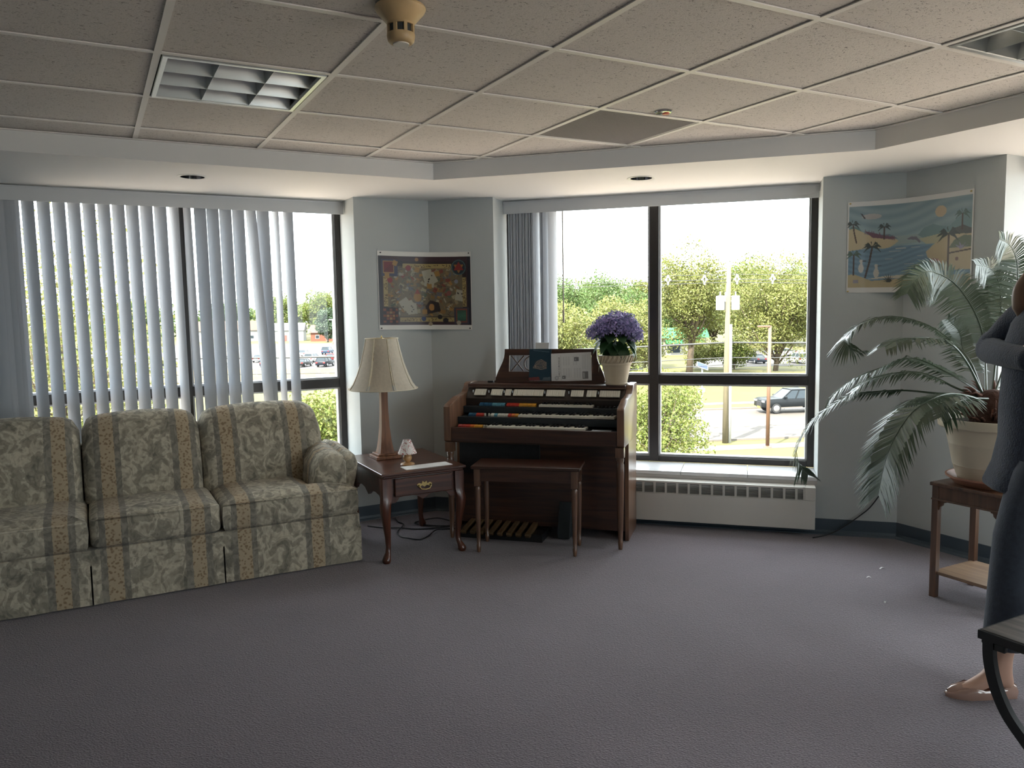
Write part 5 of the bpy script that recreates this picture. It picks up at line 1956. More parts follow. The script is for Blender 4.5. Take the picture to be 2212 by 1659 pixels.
M_frond = mat('sago_leaflet', (0.050, 0.082, 0.045), 0.32, noise=(3, 0.25), spec=0.8, translucent=0.12)
FR = {
    'a': ([(2.294, 3.82, 1.046), (2.259, 3.86, 1.183), (2.233, 3.95, 1.27), (2.157, 4.05, 1.361), (2.053, 4.12, 1.409), (1.944, 4.15, 1.415), (1.844, 4.16, 1.382), (1.779, 4.15, 1.33), (1.745, 4.12, 1.288), (1.777, 4.08, 1.241), (1.833, 4.05, 1.246)], 0.085, 0.30),
    'b': ([(2.282, 3.8, 1.048), (2.196, 3.78, 1.189), (2.098, 3.74, 1.281), (1.988, 3.7, 1.316), (1.873, 3.66, 1.323), (1.786, 3.64, 1.314), (1.72, 3.62, 1.286)], 0.10, 0.45),
    'c': ([(2.327, 3.84, 1.043), (2.383, 3.95, 1.183), (2.391, 4.0, 1.333), (2.366, 4.03, 1.435), (2.329, 4.06, 1.521), (2.277, 4.08, 1.591), (2.193, 4.07, 1.634), (2.111, 4.03, 1.642), (2.028, 3.98, 1.6), (1.981, 3.95, 1.533)], 0.105, 0.28),
    'd': ([(2.388, 3.86, 1.048), (2.522, 3.98, 1.247), (2.616, 4.08, 1.431), (2.638, 4.12, 1.586), (2.634, 4.13, 1.699), (2.575, 4.1, 1.775), (2.498, 4.06, 1.802)], 0.12, 0.25),
    'e': ([(2.396, 3.9, 1.044), (2.535, 4.1, 1.284), (2.62, 4.22, 1.457), (2.632, 4.27, 1.592), (2.584, 4.27, 1.664), (2.477, 4.22, 1.681)], 0.10, 0.3),
    'f': ([(2.271, 3.8, 1.024), (2.181, 3.86, 1.068), (2.113, 3.92, 1.114), (2.037, 3.97, 1.137), (1.933, 4.0, 1.127), (1.823, 4.02, 1.093), (1.747, 4.02, 1.038)], 0.10, 0.25),
    'g': ([(2.332, 3.86, 1.024), (2.34, 4.05, 1.073), (2.307, 4.2, 1.123), (2.241, 4.3, 1.172), (2.174, 4.35, 1.179), (2.097, 4.38, 1.141), (1.939, 4.4, 1.076), (1.828, 4.4, 0.993), (1.782, 4.4, 0.918)], 0.13, 0.25),
    'h': ([(2.276, 3.78, 1.018), (2.189, 3.8, 1.037), (2.1, 3.86, 1.038), (1.979, 3.95, 1.046), (1.842, 4.02, 1.032), (1.757, 4.06, 1.012), (1.661, 4.1, 0.948), (1.582, 4.12, 0.866), (1.53, 4.13, 0.785), (1.505, 4.13, 0.704), (1.525, 4.12, 0.634), (1.566, 4.12, 0.584)], 0.09, 0.30),
    'i': ([(2.269, 3.74, 0.998), (2.16, 3.68, 1.039), (2.031, 3.62, 1.063), (1.92, 3.57, 1.047), (1.822, 3.54, 0.999), (1.753, 3.52, 0.926), (1.701, 3.5, 0.846), (1.668, 3.49, 0.757), (1.641, 3.48, 0.629)], 0.12, 0.26),
    'j': ([(2.293, 3.85, 1.001), (2.262, 4.0, 1.002), (2.213, 4.1, 0.996), (2.167, 4.18, 0.974), (2.116, 4.22, 0.943)], 0.12, 0.3),
    'k': ([(2.276, 3.74, 1.022), (2.145, 3.68, 1.031), (2.033, 3.62, 1.008), (1.977, 3.6, 0.957)], 0.10, 0.3),
    'l': ([(2.355, 3.9, 1.036), (2.371, 4.05, 1.159), (2.365, 4.12, 1.243), (2.361, 4.15, 1.329), (2.30, 4.16, 1.40)], 0.09, 0.3),
    'm': ([(2.40, 3.82, 1.044), (2.47, 3.78, 1.179), (2.56, 3.75, 1.299), (2.66, 3.72, 1.35), (2.78, 3.69, 1.33)], 0.13, 0.3),
    'n': ([(2.4, 3.85, 1.016), (2.52, 3.93, 1.053), (2.62, 3.99, 1.05), (2.70, 4.03, 1.01)], 0.12, 0.3),
}
# fronds that show their upper face to the room
FACE = {'c': (-0.25, -1.0, 0.35), 'd': (-0.3, -1.0, 0.25), 'e': (-0.2, -1.0, 0.3), 'l': (0.0, -1.0, 0.4)}
palm_inv = palm.matrix_world.inverted()


def frond(key):
    pts, LL, bare = FR[key]
    P = np.array(catmull([tuple(palm_inv @ Vector(p)) for p in pts], 10))
    seg = np.linalg.norm(np.diff(P, axis=0), axis=1)
    cum = np.concatenate([[0], np.cumsum(seg)])
    tot = cum[-1]
    at = lambda t_: np.array([np.interp(t_ * tot, cum, P[:, k]) for k in range(3)])
    b = MB()
    b.tube([at(q / 24) for q in range(25)], [0.0065 * (1 - 0.8 * q / 24) for q in range(25)], 6)
    n = int(tot * (1 - bare) / 0.0078)
    g_ = np.random.default_rng(ord(key))
    out_dir = np.array([P[-1][0] - P[0][0], P[-1][1] - P[0][1], 0.0])
    out_dir /= np.linalg.norm(out_dir)
    for q in range(n):
        t_ = bare + (1 - bare) * (q + 0.5) / n
        p = at(t_)
        T_ = at(min(1, t_ + 0.01)) - at(max(0, t_ - 0.01))
        T_ /= np.linalg.norm(T_)
        # the blade's upper face looks up and, where the midrib is steep, back towards the trunk
        ref = np.array([0, 0, 1.0]) - 0.7 * out_dir * max(0.0, T_[2]) + 0.7 * out_dir * max(0.0, -T_[2])
        if key in FACE:
            ref = np.array(FACE[key])
        up = ref - T_ * (ref @ T_)
        up /= np.linalg.norm(up)
        side = np.cross(T_, up)
        u = (t_ - bare) / (1 - bare)
        L_ = 1.55 * LL * (math.sin(PI * (0.14 + 0.76 * u)) ** 0.55) * g_.uniform(0.9, 1.08)
        for sg in (-1, 1):
            d = side * sg * 0.95 + T_ * (0.30 + 0.45 * u) + up * 0.20 + g_.normal(0, 0.05, 3)
            d /= np.linalg.norm(d)
            w = 0.0050
            wv = np.cross(d, up)
            wv /= np.linalg.norm(wv)
            a0 = p
            a1 = p + d * L_ * 0.5 - np.array([0, 0, 0.012 * L_ / 0.1])
            a2 = p + d * L_ * 0.96 - np.array([0, 0, 0.045 * L_ / 0.1])
            o = len(b.v)
            b.v += [tuple(a0 - wv * w * 0.6), tuple(a0 + wv * w * 0.6), tuple(a1 + wv * w), tuple(a1 - wv * w), tuple(a2)]
            b.f += [(o, o + 1, o + 2, o + 3), (o + 3, o + 2, o + 4)]
    return b


for key in FR:
    b = frond(key)
    me = bpy.data.meshes.new('frond')
    me.from_pydata(b.v, [], b.f)
    me.materials.append(M_frond)
    o = bpy.data.objects.new('frond', me)
    COL.objects.link(o)
    o.parent = palm

# ------------------------------------------------------------------ black framed side table at the lower right
M_iron = mat('black_iron', (0.010, 0.011, 0.011), 0.45)
M_top = wood('weathered_top', (0.055, 0.050, 0.046), (0.16, 0.14, 0.125), 0.4, axis='x', coat=0.1)
tb = thing('side_table', 'side table with weathered wood top and curved black iron legs', 'table', F(3, -1.434, 2.4256))
# local x runs towards the camera's right along wall 3, local y outwards; the visible corner is the origin
TW, TD = 0.56, 0.50
MB().box(0.008, TW - 0.008, 0.008, TD - 0.008, 0.440, 0.4525, 0.002).build('table_top', M_top, tb)
b = MB()
for a, c in ((0.0, 0.012), (TD - 0.012, TD)):
    b.box(0, TW, a, c, 0.422, 0.450, 0.002)
for a, c in ((0.0, 0.012), (TW - 0.012, TW)):
    b.box(a, c, 0.012, TD - 0.012, 0.422, 0.450, 0.002)
b.build('frame', M_iron, tb)
path = [(0.033, 0.424), (0.036, 0.37), (0.048, 0.315), (0.068, 0.262), (0.10, 0.207), (0.15, 0.155), (0.21, 0.10), (0.29, 0.05), (0.36, 0.016)]
P = catmull([(a, c, 0) for a, c in path], 5)


def curved_leg(mirror, y0, y1):
    q = MB()
    rings = []
    for i, p in enumerate(P):
        t_ = P[min(i + 1, len(P) - 1)] - P[max(0, i - 1)]
        t_ = t_ / np.linalg.norm(t_)
        nn = np.array([-t_[1], t_[0]]) * 0.0165
        x_, z_ = p[0], p[1]
        pts = [(x_ + nn[0], z_ + nn[1]), (x_ - nn[0], z_ - nn[1])]
        if mirror:
            pts = [(TW - a, c) for a, c in pts]
        rings.append([(pts[0][0], y0, max(0.0, pts[0][1])), (pts[0][0], y1, max(0.0, pts[0][1])), (pts[1][0], y1, max(0.0, pts[1][1])), (pts[1][0], y0, max(0.0, pts[1][1]))])
    q.loft(rings)
    return q


for y0, y1 in ((0.0, 0.022), (TD - 0.022, TD)):
    curved_leg(False, y0, y1).build('leg', M_iron, tb, smooth=40)
    curved_leg(True, y0 + 0.0225 if y0 == 0.0 else y0 - 0.0225, y1 + 0.0225 if y0 == 0.0 else y1 - 0.0225).build('leg', M_iron, tb, smooth=40)
b = MB()
b.box(0.05, 0.085, 0.002, 0.02, 0.400, 0.422, 0.004)
b.box(0.012, 0.05, 0.002, 0.02, 0.412, 0.422, 0.002)
b.build('corner_block', M_iron, tb)

# ------------------------------------------------------------------ scraps on the carpet
for (x, y), rz, L_, lab in (((2.065, 4.312), 0.5, 0.035, 'white curled paper scrap on the carpet nearest the palm pot'), ((1.925, 4.165), -0.2, 0.022, 'thin white scrap on the carpet below the wall outlet'), ((1.84, 3.80), 1.0, 0.014, 'tiny white crumb of paper on the carpet before the plant stand')):
    q = MB()
    q.loft([[(-L_ / 2 + L_ * i / 5, -0.004, 0.001 + 0.006 * math.sin(PI * i / 5)), (-L_ / 2 + L_ * i / 5, 0.004, 0.001 + 0.006 * math.sin(PI * i / 5)), (-L_ / 2 + L_ * i / 5, 0.004, 0.002 + 0.006 * math.sin(PI * i / 5)), (-L_ / 2 + L_ * i / 5, -0.004, 0.002 + 0.006 * math.sin(PI * i / 5))] for i in range(6)])
    o = q.build('paper_scrap', M_paper)
    o.matrix_world = Matrix.Translation((x, y, -0.0005)) @ Matrix.Rotation(rz, 4, 'Z')
    tag(o, lab, 'scrap')

# ------------------------------------------------------------------ person standing at the right edge, facing the plant
PB = Matrix.Translation((1.985, 2.93, 0.0)) @ Matrix.Rotation(PI, 4, 'Z')   # local x = forward, y = the person's left, z up
M_skin = mat('skin', (0.50, 0.30, 0.22), 0.5)
M_hair = mat('hair', (0.16, 0.10, 0.065), 0.55, noise=(30, 0.3, (1, 1, 0.1)))
M_knit = mat('navy_knit', (0.017, 0.024, 0.041), 0.95, noise=(50, 0.25), bump=(140, 0.5), sheen=0.15)
M_trous = mat('slate_trousers', (0.026, 0.034, 0.050), 0.9, noise=(60, 0.15), bump=(200, 0.2), sheen=0.1)
M_shoe = mat('patent_nude', (0.34, 0.21, 0.165), 0.12, coat=0.8)
person = thing('person', 'person in a navy cardigan and slate trousers standing with bent arm', 'person', PB)


def skin_mesh(name, verts, edges, radii, m, parent, levels=2, root=0):
    me = bpy.data.meshes.new(name)
    me.from_pydata(verts, edges, [])
    o = bpy.data.objects.new(name, me)
    COL.objects.link(o)
    md = o.modifiers.new('skin', 'SKIN')
    md.use_smooth_shade = True
    lay = me.skin_vertices[0].data if me.skin_vertices else None
    if lay is None:
        bpy.context.view_layer.objects.active = o
        lay = me.skin_vertices[0].data
    for i, r in enumerate(radii):
        lay[i].radius = (r, r) if not hasattr(r, '__len__') else r
        lay[i].use_root = (i == root)
    sb = o.modifiers.new('sub', 'SUBSURF')
    sb.levels = sb.render_levels = levels
    dg = bpy.context.evaluated_depsgraph_get()
    me2 = bpy.data.meshes.new_from_object(o.evaluated_get(dg))
    bpy.data.objects.remove(o)
    bpy.data.meshes.remove(me)
    me2.name = name
    me2.materials.clear()
    return link(name, me2, m, parent, True)


V, E, Rr = [], [], []


def node(p, r, prev=None):
    V.append(p)
    Rr.append(r)
    if prev is not None:
        E.append((prev, len(V) - 1))
    return len(V) - 1


pel = node((-0.035, 0, 0.97), (0.135, 0.10))
sp1 = node((-0.03, 0, 1.12), (0.115, 0.09), pel)
sp2 = node((-0.03, 0, 1.30), (0.13, 0.095), sp1)
nk0 = node((-0.03, 0, 1.46), (0.075, 0.07), sp2)
nk1 = node((-0.08, 0, 1.53), 0.050, nk0)
HO = -0.105                       # the head is held back over the shoulders
nk1x = nk1
hd0 = node((0.005 + HO, 0, 1.59), 0.064, nk1)
hd1 = node((0.008 + HO, 0, 1.66), (0.078, 0.092), hd0)
hd2 = node((-0.005 + HO, 0, 1.735), (0.066, 0.078), hd1)
chin = node((0.062 + HO, 0, 1.575), 0.032, hd0)
nose = node((0.108 + HO, 0, 1.635), 0.013, hd1)
for sg in (1, -1):
    hip = node((-0.02, sg * 0.095, 0.90), 0.085, pel)
    if sg == 1:
        kn, an, ball, toe = (0.135, 0.095, 0.50), (0.165, 0.085, 0.10), (0.28, 0.082, 0.030), (0.342, 0.075, 0.022)
    else:
        kn, an, ball, toe = (-0.12, -0.095, 0.50), (-0.29, -0.10, 0.10), (-0.17, -0.11, 0.030), (-0.11, -0.115, 0.022)
    k_ = node(kn, 0.052, hip)
    cf = node(((kn[0] + an[0]) / 2 - 0.015, (kn[1] + an[1]) / 2, 0.36), 0.048, k_)
    a_ = node(an, 0.031, cf)
    he = node((an[0] - 0.035, an[1], 0.035), 0.026, a_)
    b_ = node(ball, 0.028, a_)
    node(toe, 0.018, b_)
    sh = node((-0.045, sg * 0.165, 1.425), 0.058, nk0)
    if sg == 1:
        el, wr = (0.02, 0.245, 1.18), (0.09, 0.165, 1.19)
        hnd, axis_, thumb = (0.105, 0.125, 1.20), np.array([0.02, -0.03, 0.07]), (0.0, 0.03, 0.03)
    else:
        el, wr = (0.0, -0.31, 1.29), (0.115, 0.01, 1.275)
        hnd, axis_, thumb = (0.115, 0.085, 1.27), np.array([0.04, 0.08, 0.02]), (0.0, -0.03, 0.03)
    e_ = node(el, 0.042, sh)
    w_ = node(wr, 0.026, e_)
    h_ = node(hnd, (0.034, 0.018), w_)
    ax = axis_ / np.linalg.norm(axis_)
    sd_ = np.array([0, 0, 1.0])
    for q, (ln, off) in enumerate(((0.068, 0.027), (0.078, 0.010), (0.073, -0.008), (0.056, -0.025))):
        f0 = np.array(hnd) + ax * 0.03 + sd_ * off
        f1 = f0 + ax * ln * 0.5
        f2 = f1 + (ax * 0.5 + np.array([-0.7, 0, -0.1])) * ln * 0.45
        i0 = node(tuple(f0), 0.009, h_)
        i1 = node(tuple(f1), 0.0085, i0)
        node(tuple(f2), 0.007, i1)
    t0 = np.array(wr) * 0.4 + np.array(hnd) * 0.6 + sd_ * 0.028
    j0 = node(tuple(t0), 0.010, h_)
    node(tuple(t0 + ax * 0.03 + sd_ * 0.022 + np.array([-0.012, 0, 0])), 0.008, j0)
body = skin_mesh('body', V, E, Rr, M_skin, person)
for sg in (-1, 1):
    MB().ball((0.086 + HO, sg * 0.032, 1.658), (0.009, 0.012, 0.008), 10, 8).build('eye', mat('eye_white', (0.7, 0.68, 0.66), 0.2), person, smooth=True)
    MB().ball((0.0935 + HO, sg * 0.032, 1.658), (0.003, 0.006, 0.006), 8, 6).build('iris', mat('iris_brown', (0.05, 0.03, 0.02), 0.2), person, smooth=True)
    MB().tube([(0.094 + HO, sg * 0.018, 1.682), (0.093 + HO, sg * 0.034, 1.687), (0.085 + HO, sg * 0.05, 1.681)], 0.003, 6).build('eyebrow', M_hair, person, smooth=True)
    MB().ball((HO, sg * 0.083, 1.645), (0.018, 0.008, 0.030), 10, 8).build('ear', M_skin, person, smooth=True)
MB().tube([(0.083 + HO, -0.024, 1.597), (0.0925 + HO, 0, 1.600), (0.083 + HO, 0.024, 1.597)], [0.003, 0.007, 0.003], 8).build('lips', mat('lip', (0.42, 0.16, 0.14), 0.4), person, smooth=True)
# hair: a cap over the skull falling to the shoulders, open at the face
rings = []
for z, r, back in ((1.785, 0.02, -0.01), (1.775, 0.062, -0.01), (1.745, 0.092, -0.014), (1.70, 0.104, -0.018), (1.64, 0.108, -0.022), (1.58, 0.110, -0.028), (1.52, 0.112, -0.04), (1.46, 0.115, -0.06), (1.40, 0.105, -0.085), (1.36, 0.085, -0.10)):
    ring = []
    for q in range(24):
        a = 2 * PI * q / 24
        f_ = math.cos(a)
        k = 1.0
        if z < 1.72 and f_ > 0.25:
            k = 1.0 - min(1.0, (f_ - 0.25) / 0.5) * 0.55      # drawn back from the face
        ring.append((back + HO + r * f_ * k, r * math.sin(a) * (1.0 if f_ < 0.8 or z > 1.72 else 0.9), z))
    rings.append(ring)
hb = MB().loft(rings)
hb.tube(catmull([(-0.09, -0.088, 1.68), (-0.02, -0.098, 1.60), (0.03, -0.10, 1.53), (0.034, -0.098, 1.46), (0.02, -0.095, 1.40)], 5), [0.012] + [0.026] * 15 + [0.02, 0.016, 0.012, 0.008, 0.004], 10)
hb.build('hair', M_hair, person, smooth=True)


def ell(cx, cy_, z, rx, ry, n=28, wob=0.0, ph=0.0, tilt=0.0):
    return [(cx + (rx + wob * math.sin(5 * 2 * PI * q / n + ph)) * math.cos(2 * PI * q / n), cy_ + (ry + wob * math.sin(5 * 2 * PI * q / n + ph)) * math.sin(2 * PI * q / n), z + tilt * math.cos(2 * PI * q / n)) for q in range(n)]


cg = MB()
cg.loft([ell(-0.005, 0, 0.775, 0.175, 0.20, wob=0.008), ell(-0.005, 0, 0.79, 0.178, 0.202, wob=0.008), ell(-0.015, 0, 0.86, 0.155, 0.195, wob=0.006, ph=0.5), ell(-0.02, 0, 0.96, 0.142, 0.186, wob=0.004, ph=0.9), ell(-0.02, 0, 1.08, 0.142, 0.182, wob=0.003), ell(-0.025, 0, 1.20, 0.140, 0.184), ell(-0.032, 0, 1.32, 0.138, 0.196), ell(-0.045, 0, 1.40, 0.120, 0.198), ell(-0.05, 0, 1.45, 0.095, 0.165), ell(-0.06, 0, 1.485, 0.072, 0.105), ell(-0.068, 0, 1.505, 0.062, 0.072), ell(-0.068, 0, 1.50, 0.056, 0.066)])
cardigan = cg.build('cardigan', M_knit, person, smooth=True)
for sg in (1, -1):
    if sg == 1:
        pts = [(-0.05, 0.13, 1.435), (-0.035, 0.178, 1.41), (-0.01, 0.205, 1.34), (0.005, 0.225, 1.26), (0.02, 0.232, 1.185), (0.045, 0.215, 1.183), (0.075, 0.18, 1.187), (0.10, 0.125, 1.193)]
    else:
        pts = [(-0.05, -0.12, 1.435), (-0.045, -0.18, 1.42), (-0.03, -0.235, 1.375), (-0.01, -0.285, 1.32), (0.005, -0.305, 1.292), (0.05, -0.21, 1.285), (0.105, -0.03, 1.28), (0.122, 0.14, 1.272)]
    MB().tube(catmull(pts, 4), [0.075 - 0.03 * min(1, q / 26) + (0.006 if 12 < q < 18 else 0) for q in range(29)], 16).build('sleeve', M_knit, cardigan, smooth=True)
# trousers: two wide legs joined at the seat
tr = MB()
tr.loft([ell(-0.02, 0, 1.02, 0.12, 0.165), ell(-0.015, 0, 0.93, 0.132, 0.180), ell(-0.005, 0, 0.86, 0.14, 0.185), ell(0.0, 0, 0.80, 0.14, 0.18)])
for sg in (1, -1):
    ax_ = ((0.02, 0.90, 0.105), (0.06, 0.80, 0.104), (0.11, 0.62, 0.095), (0.13, 0.46, 0.087), (0.146, 0.32, 0.080), (0.154, 0.24, 0.077), (0.157, 0.205, 0.076), (0.157, 0.208, 0.070)) if sg == 1 else ((-0.02, 0.90, 0.105), (-0.03, 0.80, 0.104), (-0.07, 0.62, 0.095), (-0.13, 0.46, 0.087), (-0.20, 0.32, 0.080), (-0.25, 0.24, 0.077), (-0.265, 0.205, 0.076), (-0.265, 0.208, 0.070))
    tr.loft([ell(x, sg * 0.093, z, r, r * 0.98, 20) for x, z, r in ax_], caps=False)
tr.build('trousers', M_trous, person, smooth=True)
# ballet flats
for sg in (1, -1):
    ox, oy, ya = (0.08, 0.083, R_(-2)) if sg == 1 else (-0.37, -0.108, R_(-4))
    sole = [(0.018, 0.0), (0.03, 0.024), (0.08, 0.028), (0.15, 0.036), (0.205, 0.041), (0.25, 0.030), (0.278, 0.012), (0.283, 0.0), (0.278, -0.012), (0.25, -0.030), (0.205, -0.041), (0.15, -0.036), (0.08, -0.028), (0.03, -0.024)]
    M = Matrix.Translation((ox, oy, 0)) @ Matrix.Rotation(ya, 4, 'Z')
    s_ = MB().prism(sole, 0.0, 0.008, M=M).build('shoe', M_shoe, person, smooth=40)
    up_ = MB()
    hgt = lambda x: 0.052 if x < 0.06 else (0.034 if x < 0.16 else 0.046 if x < 0.22 else 0.036 if x < 0.262 else 0.022)
    n = len(sole)
    cxs = 0.15
    rings = []
    for k, hf in ((1.0, 0.0), (1.03, 0.45), (0.97, 0.85), (0.86, 1.0)):
        rings.append([((x - cxs) * k + cxs, y * k, 0.006 + (hgt(x) - 0.006) * hf) for x, y in sole])
    up_.loft(rings, caps=False, M=M)
    up_.build('shoe_upper', M_shoe, s_, smooth=True)
    # closed toe box
    tbx = MB()
    toe_r = []
    for x, w, z in ((0.185, 0.034, 0.050), (0.21, 0.036, 0.048), (0.235, 0.032, 0.042), (0.26, 0.022, 0.033), (0.277, 0.009, 0.022)):
        toe_r.append([(x, w * math.cos(PI * q / 8), 0.006 + z * math.sin(PI * q / 8) ** 0.7) for q in range(9)])
    tbx.loft(toe_r, close=False, M=M)
    tbx.build('toe_box', M_shoe, s_, smooth=True)

# ------------------------------------------------------------------ outside: ground, road, lots
GZ = CAM_H - 9.5
RD = R_(8.0)                      # direction of the road
rd_d, rd_n = np.array([math.cos(RD), math.sin(RD)]), np.array([-math.sin(RD), math.cos(RD)])
R0 = np.array([14.9, 54.6])       # the utility pole


def rp(a, c, z=GZ):
    p = R0 + rd_d * a + rd_n * c
    return (float(p[0]), float(p[1]), z)


M_grass = mat('lawn_grass', (0.078, 0.070, 0.014), 0.95, noise=(0.18, 0.25), bump=(4, 0.3))
M_road = mat('road_asphalt', (0.066, 0.055, 0.046), 0.9, noise=(0.6, 0.08))  # the asphalt's own warm grey, faintly mottled
M_lot = mat('parking_asphalt', (0.052, 0.046, 0.045), 0.9, noise=(0.3, 0.1))
M_walk = mat('concrete_walk', (0.115, 0.10, 0.086), 0.9, noise=(1.2, 0.06))
M_bounce = mat('bounce_ground_warm', (0.48, 0.39, 0.33), 0.9, noise=(0.8, 0.06))  # pale warm tone chosen for the light it throws into the room
M_dry = mat('dry_grass', (0.105, 0.072, 0.022), 0.95, noise=(0.4, 0.3))


def slab(name, pts, z0, z1, m):
    return structure(MB().prism(pts, z0, z1).build(name, m))


def strip(name, a0, a1, c0, c1, h, m):
    q = [rp(a0, c0), rp(a1, c0), rp(a1, c1), rp(a0, c1)]
    return slab(name, [p[:2] for p in q], GZ - 0.5, GZ + h, m)


slab('ground', [(-700, -30), (700, -30), (700, 900), (-700, 900)], GZ - 1.0, GZ, M_grass)
slab('bounce_ground', [(-90, -30), (90, -30), (90, 26), (-90, 18)], GZ - 0.5, GZ + 0.04, M_bounce)  # unseen slab added to bounce warm light up to the ceiling
strip('road', -150, 150, 1.0, 17.0, 0.02, M_road)
strip('kerb', -150, 150, 0.7, 1.0, 0.14, M_walk)
strip('kerb', -150, 150, 17.0, 17.3, 0.14, M_walk)
strip('sidewalk', -150, 150, -2.8, -1.2, 0.05, M_walk)
strip('sidewalk', -150, 150, 20.6, 22.2, 0.05, M_walk)
slab('parking_lot', [(28, 124), (120, 128), (130, 172), (40, 168)], GZ - 0.5, GZ + 0.04, M_lot)
slab('parking_lot', [(-190, 138), (-22, 136), (-30, 252), (-205, 258)], GZ - 0.5, GZ + 0.04, M_lot)
slab('field', [(-180, 112), (-16, 110), (-22, 135.5), (-190, 137.5)], GZ - 0.5, GZ + 0.06, M_dry)
lm = MB()
for i in range(14):
    lm.box(-0.06, 0.06, 0, 5.2, 0, 0.01, M=Matrix.Translation((44 + i * 2.9, 128.5, GZ + 0.045)) @ Matrix.Rotation(-0.05, 4, 'Z'))
for i in range(40):
    lm.box(-0.06, 0.06, 0, 5.2, 0, 0.01, M=Matrix.Translation((-150 + i * 2.9, 140.5, GZ + 0.045)))
    lm.box(-0.06, 0.06, 0, 5.2, 0, 0.01, M=Matrix.Translation((-150 + i * 2.9, 160.5, GZ + 0.045)))
structure(lm.build('parking_lot_markings', M_walk))

# ------------------------------------------------------------------ trees
def leaf_cloud(centres, radii, n_per, size, g, flat=0.35):
    pts = []
    for c, r, n in zip(centres, radii, n_per):
        d = g.normal(size=(n, 3))
        d /= np.linalg.norm(d, axis=1)[:, None]
        rad = g.uniform(0.55, 1.05, (n, 1))
        pts.append(np.asarray(c)[None] + d * rad * np.asarray(r)[None])
    P = np.concatenate(pts)
    n = len(P)
    a = g.normal(size=(n, 3))
    a /= np.linalg.norm(a, axis=1)[:, None]
    b = np.cross(a, g.normal(size=(n, 3)))
    b /= np.linalg.norm(b, axis=1)[:, None]
    s = size * g.uniform(0.6, 1.3, (n, 1))
    V = np.stack([P - a * s, P - b * s * 0.5, P + a * s, P + b * s * 0.5], 1).reshape(-1, 3)
    Q = np.arange(n * 4).reshape(-1, 4)
    return V, Q


LEAF = {
    'yellow': mat('leaf_yellow_green', (0.148, 0.155, 0.042), 0.6, island=0.4, translucent=0.35),
    'green': mat('leaf_green', (0.078, 0.118, 0.032), 0.6, island=0.5, translucent=0.35),
    'fresh': mat('leaf_fresh_green', (0.115, 0.138, 0.028), 0.6, island=0.5, translucent=0.4),
    'dark': mat('leaf_dark_green', (0.035, 0.060, 0.026), 0.6, island=0.5, translucent=0.25),
}
M_bark = mat('tree_bark', (0.085, 0.062, 0.042), 0.9, noise=(3, 0.25))


def tree(name, label, x, y, top, rad, kind, seed, n=5000, size=0.28, base=None, trunk=0.3, blobs=14, low=0.35, group='trees outside the windows', squash=1.0):
    """top: height of the crown's top above the camera's ground; low: where the crown begins (share of height)"""
    g = np.random.default_rng(seed)
    z0 = GZ if base is None else base
    H_ = top
    r = thing(name, label, 'tree', Matrix.Translation((x, y, z0)), group)
    cz = H_ * (low + 1) / 2
    hz = H_ * (1 - low) / 2
    cs, rs, ns = [], [], []
    for i in range(blobs):
        d = g.normal(size=3)
        d /= np.linalg.norm(d)
        k = g.uniform(0.25, 0.78)
        c = np.array([d[0] * rad * k, d[1] * rad * k, cz + d[2] * hz * k])
        q = g.uniform(0.26, 0.44)
        cs.append(c)
        rs.append((rad * q, rad * q, min(hz, rad) * q * squash))
        ns.append(int(n / blobs))
    V_, Q_ = leaf_cloud(cs, rs, ns, size, g)
    fast_mesh('foliage', V_, Q_, LEAF[kind], r, kind='stuff')
    t = MB()
    t.tube([(0, 0, 0), (0.05 * rad, 0, H_ * 0.25), (0, 0.03 * rad, H_ * 0.5), (0.05 * rad, 0, H_ * 0.85)], [trunk, trunk * 0.8, trunk * 0.5, trunk * 0.12], 8)
    for c in cs:
        b0 = np.array([0.03 * rad, 0.0, H_ * g.uniform(low * 0.8, low * 0.8 + 0.3)])
        m_ = (b0 + c) / 2 + np.array([0, 0, -0.05 * rad])
        t.tube([b0, m_, c], [trunk * 0.38, trunk * 0.24, trunk * 0.06], 6)
    t.build('trunk', M_bark, r, smooth=True)
    return r


# beyond the right window
tree('tree', 'tall yellow green tree with a clear trunk behind the utility pole', 24.4, 108.0, 18.2, 6.3, 'yellow', 1, 30000, 0.17, trunk=0.5, blobs=44, low=0.24)
tree('tree', 'broad yellow green tree behind the brown light pole', 39.0, 116.0, 17.4, 8.8, 'yellow', 2, 36000, 0.18, trunk=0.4, blobs=50, low=0.06)
tree('tree', 'bright green tree top rising between the two yellow trees', 50.0, 165.0, 22.0, 8.5, 'fresh', 3, 18000, 0.26, blobs=34, low=0.1)
tree('tree', 'rounded green tree beside the mullion of the right window', 17.0, 122.0, 14.6, 7.2, 'green', 4, 26000, 0.19, blobs=40, low=0.04)
tree('tree', 'deep green tree behind the blind wand', 11.2, 140.0, 18.0, 9.0, 'green', 5, 30000, 0.21, blobs=44, low=0.04)
tree('tree', 'pale green tree just right of the stacked blind', 5.6, 100.0, 11.0, 6.4, 'yellow', 6, 24000, 0.17, blobs=40, low=0.02)
tree('tree', 'yellow tree behind the hydrangea pot', 15.4, 104.0, 12.0, 6.0, 'yellow', 7, 24000, 0.17, blobs=40, low=0.02)
tree('tree', 'distant green tree at the right edge of the window', 66.0, 186.0, 20.5, 10.0, 'green', 8, 12000, 0.32, blobs=30, low=0.02)
tree('tree', 'distant green tree behind the pole transformers', 40.0, 186.0, 20.0, 11.0, 'green', 9, 13000, 0.32, blobs=30, low=0.02)
tree('tree', 'distant tree far behind the rounded green tree', 24.0, 196.0, 19.5, 12.0, 'fresh', 10, 12000, 0.34, blobs=30, low=0.02)
